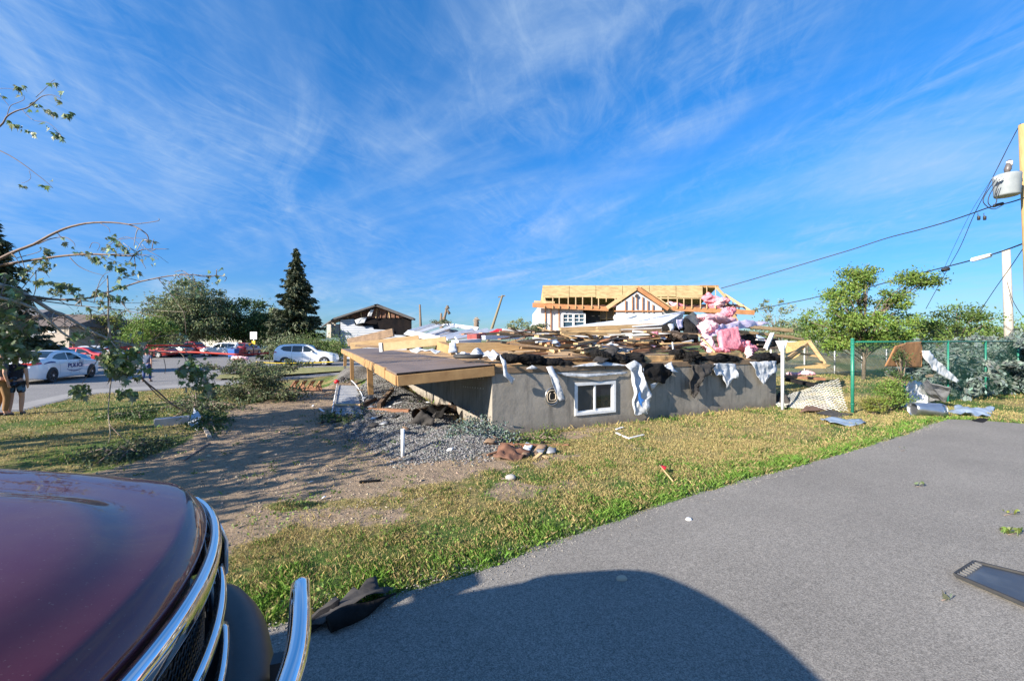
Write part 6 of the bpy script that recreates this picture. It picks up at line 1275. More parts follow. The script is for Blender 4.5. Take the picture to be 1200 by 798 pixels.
# ------------------------------------------------------------------ fences
def chain_mesh(p0, p1, z0, z1, m_, pitch=.075, rad=.0028, warp=None, name='mesh', parent=None):
    """woven wire as thin three sided strands"""
    p0, p1 = Vector(p0), Vector(p1); L_ = (p1 - p0).length; d = (p1 - p0).normalized(); nn = Vector((-d.y, d.x, 0)); V = []; Fc = []
    def pt(u, w): 
        p = p0 + d * u + Vector((0, 0, z0 + w)); return warp(u / L_, w / (z1 - z0), p) if warp else p
    Hh = z1 - z0; k = int((L_ + Hh) / pitch)
    for sgn in (1, -1):
        for i in range(k + 1):
            c = i * pitch
            if sgn == 1: u0, w0 = c - Hh, 0.0; u1, w1 = c, Hh
            else: u0, w0 = c - Hh, Hh; u1, w1 = c, 0.0
            a, b = max(0, -u0), max(0, u1 - L_)
            if a + b >= Hh - .02: continue
            t0, t1 = a / Hh, 1 - b / Hh; seg = max(1, int((t1 - t0) * Hh / .16)) if warp else 1; prev = None
            for s_ in range(seg + 1):
                t = t0 + (t1 - t0) * s_ / seg; p = pt(u0 + (u1 - u0) * t, w0 + (w1 - w0) * t); b_ = len(V)
                V += [p + nn * rad * 1.2, p - nn * rad * .6 + Vector((0, 0, rad)) + d * (-sgn * rad), p - nn * rad * .6 - Vector((0, 0, rad)) + d * (sgn * rad)]
                if s_: Fc += [(b_ - 3 + j, b_ - 3 + (j + 1) % 3, b_ + (j + 1) % 3, b_ + j) for j in range(3)]
    off = np.array(parent.location) if parent else 0
    return npmesh(name, np.array([list(v) for v in V]) - off, Fc, m_, parent=parent)
def green_fence():
    a = P(999, 484); dirv = Vector((.92, .392, 0)).normalized(); r = empty('chain_link_fence', a, 'green chain link fence with a top rail running right from the bare green corner post', 'fence')
    top = 1.99; n = 7; pts = [a + dirv * 2.62 * i for i in range(n)]
    for i, p in enumerate(pts):
        q = MB(); rr = .042 if i == 0 else .03; q.tube([p - Vector((0, 0, .1)), p + Vector((0, 0, top + (.03 if i == 0 else .0)))], rr, 12)
        if i == 0: q.tube([p + Vector((0, 0, top + .03)), p + Vector((0, 0, top + .06)), p + Vector((0, 0, top + .075))], [.048, .045, .015], 12)
        q.build('post', green_metal, r)
    q = MB(); q.tube([pts[0] + Vector((0, 0, top - .03)), pts[1] + Vector((0, 0, top - .03)), pts[2] + Vector((0, 0, top - .03)), pts[-1] + Vector((0, 0, top - .03))], .024, 8); q.build('top_rail', green_metal, r)
    q = MB()
    for z in (.25, .7, 1.15, 1.6, 1.9): q.tube([pts[0] + Vector((0, 0, z - .012)), pts[0] + Vector((0, 0, z + .012))], .048, 12)
    q.build('clamps', green_metal, r)
    chain_mesh(pts[0], pts[-1], .04, top - .04, mat('green_wire', (.03, .12, .085), .5), .075, .0017, parent=r)
    # bare wire mesh torn loose, sagging to the left of the corner post
    t = empty('torn_fence_mesh', P(955, 480), 'pale chain link mesh torn loose and slumped left of the green corner post', 'fence mesh')
    g0, g1 = P(912, 478), P(997, 483.5)
    def warp(u, w, p):
        x = g0.x + (g1.x - g0.x) * u; y = g0.y + (g1.y - g0.y) * u
        u = min(1, max(0, u)); hgt = .10 + .95 * u ** 1.3 * (1 - .15 * u); ww = min(1, max(0, w))
        z = .03 + hgt * ww ** .9 * (1 - .05 * math.sin(u * 9)); y2 = y + 1.1 * ww * (1 - u * .55) + .08 * math.sin(u * 14 + w * 3); x2 = x - .25 * (1 - w) * u * 0 + .55 * ww * (1 - u)
        return Vector((x2, y2, z))
    chain_mesh(g0, g1, 0, 1.7, mat('pale_wire', (.50, .50, .47), .5, metal=.2), .13, .0045, warp=warp, parent=t)
    # older white fence further back
    w = empty('white_fence', P(978, 432), 'older thin white wire fence further back across the green lawn', 'fence'); b0 = P(978, 438); dv2 = Vector((.9, .42, 0)).normalized()
    ps = [b0 + dv2 * 3.0 * k for k in range(-2, 6)]
    for p in ps:
        q = MB(); q.tube([p, p + Vector((0, 0, 1.95))], .04, 8); q.build('post', white_p, w)
    q = MB(); q.tube([ps[0] + Vector((0, 0, 1.93)), ps[-1] + Vector((0, 0, 1.93))], .025, 6); q.build('top_rail', white_p, w)
    chain_mesh(ps[0], ps[-1], .05, 1.9, mat('grey_wire', (.4, .42, .40), .5), .11, .004, parent=w)
green_fence()
# white post at the end of the wreck
def white_post():
    p = P(917, 480); p.z = 0; r = empty('white_post', p, 'thin white post with a flared bracket standing at the right end of the foundation', 'post')
    d = p.y; q = MB(); q.tube([p, p + Vector((0, 0, hz(404, d)))], .042, 10); q.build('shaft', white_p, r)
    q = MB(); z = hz(404, d); q.prism([p + Vector((-.18, 0, z + .11)), p + Vector((.16, 0, z + .13)), p + Vector((.10, 0, z - .06)), p + Vector((.045, 0, z - .20)), p + Vector((-.045, 0, z - .20)), p + Vector((-.11, 0, z - .03))], (0, .06, 0)); q.build('bracket', white_p, r, bevel=.01)
white_post()
# things caught on and lying by the fence
fdir = Vector((.92, .392, 0)).normalized(); fa = P(999, 484)
def FX(px, py, s=0.0):
    nrm = Vector((-fdir.y, fdir.x, 0)); ry = Vector(((px - CX) / F, 1, -(py - CY) / F)); o = Vector((0, 0, H)); return o + ry * ((s - (o - fa).dot(nrm)) / ry.dot(nrm))
sheet('particle_board', [FX(x, y, -.10) for x, y in [(1037, 429), (1043, 417), (1048, 406), (1057, 408), (1064, 401), (1080, 400), (1079, 412), (1081, 416), (1080, 431), (1060, 430)]], brownboard, .022, .012, 2, label='torn brown particle board hooked on the green fence rail', cat='particle board')
sheet('white_strip', [FX(x, y, -.16) for x, y in [(1080, 411), (1089, 411), (1098, 422), (1112, 434), (1124, 446), (1122, 449), (1106, 442), (1092, 432), (1084, 421)]], white_p, .01, .03, 4, label='bent white trim strip hanging from the fence right of the particle board', cat='trim')
sheet('metal_sheet', [P(1066, 474, .0), P(1076, 452, .55), P(1088, 444, .85), P(1112, 456, .6), P(1109, 472, .12), P(1095, 470, .1)], alu, .01, .07, 3, label='grey bent sheet metal leaning against the fence above the shiny duct', cat='sheet metal')
sheet('metal_sheet', [P(1056, 478, .0), P(1062, 455, .45), P(1067, 441, .85), P(1078, 446, .7), P(1092, 466, .18), P(1088, 476, .02)], white_metal, .01, .07, 3.5, label='crumpled white sheet metal leaning at the fence left of the grey bent one', cat='sheet metal')
def duct():
    a, b = P(1069, 479, .2), P(1104, 481, .17); a.z = .2; b.z = .17; r = empty('metal_duct', a.lerp(b, .5) - Vector((0, 0, .2)), 'shiny round metal duct lying on the grass by the fence', 'duct')
    q = MB(); ax = (b - a).normalized(); up = Vector((0, 0, 1)); sd_ = ax.cross(up); n = 26; ring = []
    for k in range(7):
        c = a.lerp(b, k / 6); ring.append([c + (sd_ * math.cos(t) + up * math.sin(t)) * (.17 + .012 * math.sin(3 * t + k * .6) - (.03 if k == 6 else 0) * math.sin(2 * t)) for t in np.linspace(0, 2 * math.pi, n, endpoint=False)])
    vs = [p for rr in ring for p in rr]; q.add(vs, [(i * n + j, i * n + (j + 1) % n, (i + 1) * n + (j + 1) % n, (i + 1) * n + j) for i in range(6) for j in range(n)], smooth=True); o = q.build('pipe', galv, r); s_ = o.modifiers.new('s', 'SOLIDIFY'); s_.thickness = .004
    q = MB(); q.tube([b + (sd_ * math.cos(t) + up * math.sin(t)) * .165 for t in np.linspace(0, 2 * math.pi, 27)], .012, 6, cap=False); q.build('collar', galv, r)
duct()
sheet('metal_sheet', [P(1112, 483, .03), P(1120, 475, .06), P(1140, 477, .12), P(1166, 478, .05), P(1160, 487, .03), P(1134, 486, .10)], bluegrey, .01, .06, 3, label='flat blue grey metal sheet on the grass right of the duct', cat='sheet metal')
sheet('metal_sheet', [P(960, 490, .03), P(975, 489, .05), P(1008, 490, .09), P(1015, 495, .04), P(1000, 499, .03), P(972, 496, .06)], bluegrey, .01, .04, 3, label='pale blue metal sheet lying on the lawn in front of the green corner post', cat='sheet metal')
sheet('roofing_felt', [P(937, 482, .05), P(948, 475, .12), P(968, 473, .14), P(972, 479, .05), P(952, 482, .04)], mat('brown_shingle', (.16, .09, .06), .85, (.1, .06, .045), 5), .02, .03, 3, label='brown shingle piece lying at the foot of the torn pale mesh', cat='shingle')
sheet('roofing_felt', [P(908, 472, .05), P(914, 460, .35), P(922, 464, .3), P(930, 474, .05), P(924, 478, .02)], grey_p, .02, .06, 4, label='dark crumpled felt on the ground at the foot of the white post', cat='roofing felt')
sheet('roofing_felt', [P(955, 484, .03), P(972, 480, .05), P(1000, 485, .03), P(985, 489, .02)], grey_p, .01, .02, 3, label='dark felt strip on the lawn behind the pale blue metal sheet', cat='roofing felt')
sheet('roofing_felt', [P(1138, 492.5, .02), P(1148, 489.5, .05), P(1158, 491, .03), P(1152, 495, .02)], black_p, .01, .02, 3, label='small black felt scrap at the far end of the driveway', cat='roofing felt')
# OSB roof piece lying on the green lawn behind
def osb_piece():
    d = 17.5; r = empty('roof_section', AT(945, 432, d), 'broken roof section of yellow sheathing lying on the green lawn behind the white post', 'roof section')
    g = lambda x, y, dd=0: AT(x, y, d + dd)
    q = MB(); q.prism([g(921, 402.5, .6), g(950, 399, 1.0), g(936, 417, -.2), g(922, 424, -.4)], (0, .03, .03)); q.build('sheathing', osb, r)
    q = MB(); q.prism([g(928, 431.5, -1), g(957, 425, 0), g(974, 428.5, 0), g(968, 431.5, -1)], (0, 0, .03)); q.build('sheathing', osb, r)
    q = MB(); q.beam(g(948, 400.5, .2), g(966, 426, 0), .09, .14); q.beam(g(950, 400, .4), g(921, 421, -.5), .06, .12); q.beam(g(936, 414, .3), g(960, 418, .3), .05, .09); q.build('rafters', wood, r)
osb_piece()
for i, (x, y, lab) in enumerate([(930, 438, 'pink insulation scrap on the lawn behind the torn mesh, left one'), (945, 437.5, 'pink insulation scrap on the lawn behind the torn mesh, right one')]):
    lump('insulation_scrap', AT(x - 4, y, 15), AT(x + 4, y, 15), .16, pink_pale, lab, 'insulation', flat=.5)
board(AT(918, 441, 13.5), AT(965, 444, 13.2), .3, .08, wood_red, 'reddish plank lying flat behind the torn mesh', 'board')
board(AT(920, 444, 13.3), AT(958, 452, 12.8), .5, .10, black_p, 'dark plank lying behind the torn mesh below the reddish one', 'board')

# ------------------------------------------------------------------ utility poles and cables
def upole(x, y, topz, rad, m_, label, lean=(0, 0), arms=True):
    b = Vector((x, y, 0)); r = empty('utility_pole', b, label, 'utility pole'); t = b + Vector((lean[0], lean[1], topz))
    q = MB(); q.tube([b - Vector((0, 0, .3)), b.lerp(t, .5), t], [rad, rad * .92, rad * .8], 16); q.build('shaft', m_, r); return r, b, t
p1, b1, t1 = upole(613 / F * 15, 15, hz(146, 15), .165, polew, 'yellowish wooden utility pole with a grey transformer, cut by the right edge', (-.42, 0))
def transformer():
    d = 14.8; c = AT(1180, 228, d); r = empty('transformer', c, 'grey cylindrical transformer hanging from the yellowish utility pole', 'transformer'); tm = mat('transformer_grey', (.27, .30, .32), .4, (.22, .25, .27), 4)
    zb, zt = hz(230, d), hz(206, d); R_ = 11.5 / F * d
    q = MB(); q.tube([Vector((c.x, c.y, zb)), Vector((c.x, c.y, zb + .05)), Vector((c.x, c.y, zt - .04)), Vector((c.x, c.y, zt))], [R_ * .86, R_ * .92, R_, R_ * 1.02], 28); q.tube([Vector((c.x, c.y, zt)), Vector((c.x, c.y, zt + .05)), Vector((c.x, c.y, zt + .09))], [R_ * 1.0, R_ * .8, R_ * .2], 28); q.build('tank', tm, r)
    q = MB(); bx_, by_ = AT(1180, 203, d), AT(1183, 188, d); q.tube([bx_, bx_.lerp(by_, .3), by_], [.06, .10, .05], 10); q.build('bushing', mat('bushing_brown', (.10, .09, .09), .4), r)
    q = MB(); e = AT(1183, 192, d); q.tube([e - Vector((0, 0, .08)), e + Vector((0, 0, .08))], .085, 10); q.build('cap', white_p, r)
    for k in range(3): q = MB(); e = AT(1166 + 3 * k, 209 + k, d - .2); q.tube([e, e + Vector((.08, 0, .04))], .035, 8); q.build('terminal', white_p, r)
    q = MB(); q.beam(AT(1190, 203, d), AT(1196, 203, d), .08, .12); q.beam(AT(1190, 218, d), AT(1196, 218, d), .08, .10); q.build('mount', galv, r)
    for pts in ([(1166, 212), (1156, 226), (1152, 236), (1158, 243), (1166, 245), (1176, 240)], [(1169, 213), (1160, 228), (1158, 238), (1164, 243), (1172, 240)], [(1172, 214), (1167, 224), (1168, 235), (1165, 242)]):
        q = MB(); q.tube(smooth([AT(x, y, d - .25) for x, y in pts]), .014, 5); q.build('lead', wire_m, r)
transformer()
p2, b2, t2 = upole((1184 - CX) / F * 24, 24, hz(293, 24), .21, polegrey, 'short pale grey wooden pole standing beyond the fence near the right edge', (-.25, 0))
def cable(label, pts, rad, ds, m_=wire_m, name='cable', group=None):
    n = len(pts); P_ = [AT(x, y, ds[0] + (ds[1] - ds[0]) * i / (n - 1)) for i, (x, y) in enumerate(pts)]; q = MB(); q.tube(smooth(P_, 6), rad, 6); return q.build(name, m_, label=label, cat='cable', group=group)
cable('upper thick cable running left from the transformer pole to the wooden house', [(1203, 231), (1185, 237), (1160, 243), (1140, 250), (1110, 260), (1075, 270), (1040, 279), (1000, 292), (960, 304), (920, 316), (880, 328), (845, 338)], .025, (14.8, 27))
cable('lower thick cable running left below the upper one', [(1203, 284), (1170, 296), (1135, 306), (1100, 315), (1060, 325), (1020, 336), (980, 343), (940, 352), (900, 360), (878, 365)], .027, (15, 30))
cable('thin steep cable from the transformer pole down behind the bright green tree', [(1196, 145), (1180, 175), (1150, 235), (1140, 255), (1125, 290), (1108, 320), (1085, 362)], .012, (15, 20))
cable('thin cable crossing low at the right edge down to the left of the grey pole', [(1203, 285), (1185, 312), (1165, 340), (1148, 366)], .014, (15, 22))
cable('thin slack cable down the right side of the short grey pole', [(1180, 330), (1186, 350), (1195, 366), (1203, 375)], .014, (23, 23))
cable('very thin guy wire rising left of the transformer', [(1190, 155), (1165, 205), (1140, 245), (1120, 285), (1105, 318)], .007, (15, 19))
for (px, py, d, ln, rr, m_, lab) in [(1170, 240, 15.6, 11, .06, wire_m, 'black splice sleeve on the upper thick cable near the transformer'), (1108, 316, 20.0, 8, .09, wire_m, 'black junction sleeve on the lower thick cable'), (1150, 302, 17.2, 24, .09, white_p, 'long white sleeve on the lower thick cable near the grey pole')]:
    q = MB(); a, b = AT(px - ln / 2, py + ln * .13, d), AT(px + ln / 2, py - ln * .13, d); q.tube([a, a.lerp(b, .08), a.lerp(b, .92), b], [rr * .4, rr, rr, rr * .4], 10); q.build('cable_sleeve', m_, label=lab, cat='cable sleeve')
for x, lab in ((1146, 'left small black connector hanging below the upper cable'), (1153, 'right small black connector hanging below the upper cable')):
    q = MB(); a = AT(x, 250, 16.2); q.tube([a, AT(x, 253, 16.2), AT(x + 1, 254, 16.2), AT(x + 1, 258, 16.2)], [.01, .012, .05, .045], 8); q.build('cable_connector', wire_m, label=lab, cat='connector')
# leaning poles and snapped stumps beyond the pile
def dpole(a, b, d, rad, label, name='utility_pole', cat='utility pole', m_=None, extra=None):
    r = empty(name, AT(a[0], 399 + 2 * F / d, d), label, cat); q = MB(); A_, B_ = AT(*a, d), AT(*b, d); k = (A_.z - 0) / max(.01, (B_.z - A_.z)); g = A_ - (B_ - A_) * k
    q.tube([g, A_, B_], [rad * 1.1, rad, rad * .7], 10); q.build('shaft', m_ or mat('far_pole_wood', (.20, .17, .11), .9), r); return r
r = dpole((577, 383), (589, 346), 48, .17, 'leaning wooden utility pole rising behind the pile left of the wooden house'); q = MB(); e = AT(588.6, 347.5, 48); q.beam(e - Vector((.5, 0, .1)), e + Vector((.35, 0, .1)), .12, .12); q.build('crossarm', bark, r)
dpole((493, 383), (492, 357), 70, .22, 'thin bare upright pole behind the fanned panels, leftmost of the far poles', m_=bark)
r = dpole((517, 380), (517, 367), 65, .25, 'short snapped trunk right of the thin bare pole', 'snapped_tree', 'snapped tree', bark)
r = dpole((519, 380), (524.5, 358), 60, .22, 'leaning snapped tree with stubby twigs beside the short snapped trunk', 'snapped_tree', 'snapped tree', bark)
q = MB()
for p_, e_ in (((523.5, 362), (527, 368)), ((524, 359), (522.5, 363)), ((522, 370), (519, 374)), ((524.5, 358), (525.5, 362))): q.tube([AT(*p_, 60), AT(*e_, 60)], [.12, .22], 5)
q.build('twigs', bark, r)
r = dpole((558, 384), (558.5, 374), 45, .3, 'shredded stump with frayed bark strips left of the leaning utility pole', 'snapped_tree', 'snapped tree', bark)
q = MB()
for i in range(26): a = random.uniform(-1.3, 1.3); L_ = random.uniform(.3, .62); b_ = AT(558.5, 375 + random.uniform(0, 3), 45); q.tube([b_, b_ + Vector((math.sin(a) * L_ * .6, 0, math.cos(a) * L_ * .6)), b_ + Vector((math.sin(a) * L_, random.uniform(-.2, .2), math.cos(a) * L_ - .3 * abs(a)))], [.07, .05, .015], 4)
q.build('frayed_bark', bark_pale, r)
tree('broken_tree', pix_base(612, 34), hz(369, 34), 1.3, 900, .16, lf_grey, 'small ragged tree left of the wooden house wall', ncl=14, trunk_r=.08, seed=71, gap=.25)
tree('broken_tree', pix_base(596, 33), hz(375, 33), .7, 350, .15, lf_grey, 'tiny leafy sprig sticking up right of the leaning utility pole', ncl=8, trunk_r=.05, seed=72, gap=.3)

# ------------------------------------------------------------------ wooden house with the torn roof
def wooden_house():
    D = 25.0; DR = 29.5; r = empty('wooden_house', Vector((12, D, 0)).lerp(Vector((5, D, 0)), .5), 'storm torn wooden house with bare yellow roof sheathing behind the debris pile', 'house')
    wrap = mat('house_wrap', (.50, .52, .55), .6, (.40, .42, .46), 1.5); stud = mat('orange_stud', (.45, .22, .10), .75, (.34, .15, .06), 3)
    A_ = lambda x, y, d=D: AT(x, y, d)
    def quad(name, pts, m_, th=.04, parent=r): q = MB(); n = (Vector(pts[1]) - Vector(pts[0])).cross(Vector(pts[2]) - Vector(pts[0])).normalized(); q.prism(pts, n * th); return q.build(name, m_, parent)
    z_e = hz(358, D); z_r = hz(335, DR)
    def on(px, t): # roof plane point at image x (ridge x) and slope parameter t 0 ridge 1 eave
        y = DR + (D - DR) * t; z = z_r + (z_e - z_r) * t; return Vector(((px - CX) / F * y, y, z))
    osb_r = mat('roof_sheathing', (.50, .37, .17), .85, (.36, .25, .11), 2.2, .004, 12, stretch=(1, 1, 1), lo=.42, hi=.6)
    # sheathing in sheets
    def px2(p): return CX + p.x / p.y * F
    for i in range(6):
        a, b = 636 + 31.3 * i, 636 + 31.3 * (i + 1) - .5; quad('roof_sheathing', [on(a, 0), on(b, 0), on(b, (.63, .60, .66, .62, .58, .67)[i]), on(a, (.63, .60, .66, .62, .58, .67)[i])], osb_r, .03)
    quad('roof_sheathing', [on(760, .63), on(822, .63), on(828, .68), on(760, .68)], osb_r, .03)
    # back slope (catches the sun from behind too)
    q = MB(); q.prism([on(636, 0), on(842, 0), Vector((on(842, 0).x, 34, z_e)), Vector((on(636, 0).x, 34, z_e))], (0, 0, .03)); q.build('rear_roof', osb_r, r)
    # rafters
    for k in range(23):
        x = 638 + k * 9.1 + .9 * math.sin(k * 2.3); t0, t1 = (0, 1.02) if x > 823 else (.05, 1.02)
        if 708 < x < 776 : t1 = .72
        a, b = on(x, t0) - Vector((0, 0, .09)), on(x, t1) - Vector((0, 0, .09)); q = MB(); q.beam(a, b, .06, .16); q.build('rafter', wood_new, r)
    q = MB(); q.beam(on(820, 0) - Vector((0, 0, .05)), on(842, 0) - Vector((0, 0, .05)), .06, .18); q.build('ridge_board', wood_deck, r)
    # eave boards
    q = MB(); q.beam(A_(624, 357.5), A_(713, 362), .05, .28); q.build('eave_board', stud, r)
    q = MB(); q.beam(A_(626, 353.5, 25.6), A_(650, 354.5, 25.6), .05, .12); q.build('eave_board', wood_new, r)
    q = MB(); q.beam(A_(779, 361), A_(884, 366.5), .05, .28); q.build('eave_board', stud, r)
    # hip end on the right
    for (x0, y0, x1, y1) in ((849, 345, 880, 365), (846, 352, 866, 365), (852, 350, 852, 362), (859, 352, 859, 364), (866, 357, 866, 365), (840, 337, 850, 348)):
        q = MB(); q.beam(A_(x0, y0, 26.4), A_(x1, y1, 25.2), .07, .15); q.build('rafter', wood, r)
    q = MB(); q.beam(A_(856, 366, 25.1), A_(862, 377, 25.1), .25, .25); q.build('corner_post', wood, r)
    # front wall wrap and openings
    W = lambda x0, y0, x1, y1, d=D + .5: [A_(x0, y0, d), A_(x1, y0, d), A_(x1, y1, d), A_(x0, y1, d)]
    quad('wall_wrap', W(632, 360, 659, 410), wrap, -.08); quad('wall_wrap', W(659, 360, 683, 367), wrap, -.08); quad('wall_wrap', W(659, 385, 790, 410), wrap, -.08); quad('wall_wrap', W(776, 361, 800, 385), wrap, -.08)
    sheet('torn_wrap', [A_(616, 388, D + .8), A_(628, 376, D + .7), A_(633, 361, D + .6), A_(636, 390, D + .6)], wrap, .02, .12, 1.5, parent=r)
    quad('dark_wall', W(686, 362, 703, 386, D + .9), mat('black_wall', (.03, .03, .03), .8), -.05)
    quad('room_shade_panel', W(659, 362, 800, 388, D + 2.4), mat('room_shade', (.10, .075, .06), .9, (.04, .03, .025), 1.0), -.05)  # flat panel, its dark colour stands for the shade inside the room
    quad('porch_panel', W(703, 363, 718, 374, D + 1.2), mat('taupe_panel', (.30, .26, .22), .9), -.05); 
    for x in (703, 711, 719, 727): q = MB(); q.beam(A_(x, 361, D + 1.0), A_(x, 388, D + 1.0), .07, .07); q.build('stud', wood_new, r)
    q = MB(); q.beam(A_(703, 374, D + 1), A_(727, 374, D + 1), .05, .05); q.build('stud', wood_new, r)
    for x in (639, 645.5, 655): q = MB(); q.beam(A_(x, 360, D + .38), A_(x, 392, D + .38), .06, .06); q.build('stud', stud, r)
    # double window
    w = empty('window', A_(672, 375, D + .4), None, None); w.location = A_(672, 375, D + .4) - r.location; w.parent = r
    def wq(name, x0, y0, x1, y1, m_, d=D + .36, th=.1):
        q = MB(); a, b = A_(x0, y0, d), A_(x1, y1, d); q.box((a + b) / 2, (abs(b.x - a.x), th, abs(b.z - a.z))); me = q.mesh(m_, A_(672, 375, D + .4)); return link(name, me, w)
    wq('frame', 658, 367, 686, 368.6, white_p); wq('frame', 658, 368.6, 660, 386, white_p); wq('frame', 684.3, 368.6, 686, 386, white_p); wq('frame', 670.8, 368.6, 673, 386, white_p)
    for x0 in (660, 673):
        wq('pane', x0, 368.6, x0 + 11, 386, mat('bluish_glass', (.03, .06, .09), .08, spec=.8), D + .42, .02)
        for y in (372.5, 376.6): wq('muntin', x0, y, x0 + 11, y + .8, white_p, D + .38, .04)
        wq('muntin', x0 + 5.2, 368.6, x0 + 6, 377, white_p, D + .372, .04)
    # front gable
    GD = D - .9
    G_ = lambda x, y, d=GD: AT(x, y, d)
    quad('gable_wrap', [G_(746, 342), G_(775, 361), G_(776, 390), G_(722, 390), G_(722, 359)], wrap, -.08)
    for x, y in ((733, 350), (741, 345), (746, 342), (753, 346), (759, 350), (765, 355)): q = MB(); q.beam(G_(x, y + 2, GD - .15), G_(x, 366 if x != 746 else 362, GD - .15), .05, .05); q.build('stud', stud, r)
    q = MB(); q.beam(G_(720, 364.5, GD - .14), G_(778, 364.5, GD - .14), .05, .07); q.build('stud', stud, r)
    q = MB(); q.disc(G_(746, 347, GD - .18), (0, 1, 0), .10, .04, 12); q.build('vent_shade_disc', darkvoid, r)  # dark disc on the wrap, painted as the shade inside a vent
    q = MB(); q.beam(G_(746.5, 337.5, GD - .12), G_(783, 362.5, GD - .12), .10, .22, up=(0, 0, 1)); q.build('barge_board', stud, r)
    q = MB(); q.beam(G_(746, 337.5, GD - .12), G_(711, 361, GD - .12), .10, .22); q.build('barge_board', wood_new, r)
    q = MB(); q.beam(G_(750, 337, GD + .12), G_(786, 361, GD + .12), .5, .06); q.build('gable_roof', wood_new, r)
    quad('gable_roof', [G_(746, 337, GD), G_(711, 361, GD), on(717, .98), on(746, .10)], osb_r, .03)
    quad('gable_roof', [G_(746, 337, GD), on(746, .10), on(776, .98), G_(782, 361, GD)], osb_r, .03)
    sheet('torn_wrap', [G_(718, 372, GD + .3), G_(724, 361, GD + .2), G_(738, 366, GD), G_(734, 378, GD), G_(722, 380, GD + .2)], wrap, .02, .15, 1.5, parent=r)
    # backing sheet coloured dark as attic shade, so the roof reads hollow
    quad('attic_shade_backing', [on(640, .30) - Vector((0, 0, .9)), on(872, .30) - Vector((0, 0, .9)), on(872, .95) - Vector((0, 0, .15)), on(640, .95) - Vector((0, 0, .15))], mat('attic_shade', (.12, .05, .035), .9), .04)
    quad('side_wall', [Vector((A_(632, 399).x, D + .6, 0)), Vector((A_(632, 399).x, 33.5, 0)), Vector((A_(632, 399).x, 33.5, z_e)), Vector((A_(632, 399).x, D + .6, z_e))], wrap, .08)
    q = MB(); q.prism([Vector((on(636, 0).x, D + .6, z_e - .02)), Vector((on(636, 0).x, DR, z_r - .05)), Vector((on(636, 0).x, 33.6, z_e - .02))], (.08, 0, 0)); q.build('gable_end', osb_r, r)
    for i, (x, y, rr) in enumerate(((832, 350, .42), (840, 356, .4), (835, 361, .35), (845, 364, .3), (848, 352, .25), (785, 358.5, .26), (797, 359.5, .28), (828, 364, .22), (855, 369, .3), (843, 370, .3))):
        lump('pink_insulation', A_(x - 2, y, 25.9 if x < 820 else 25.4), A_(x + 2.5, y + 1, 25.9 if x < 820 else 25.4), rr, pink_pale if i % 2 else pink, parent=r, sub=3, rough=.5, ns=2)
    return r
wooden_house()

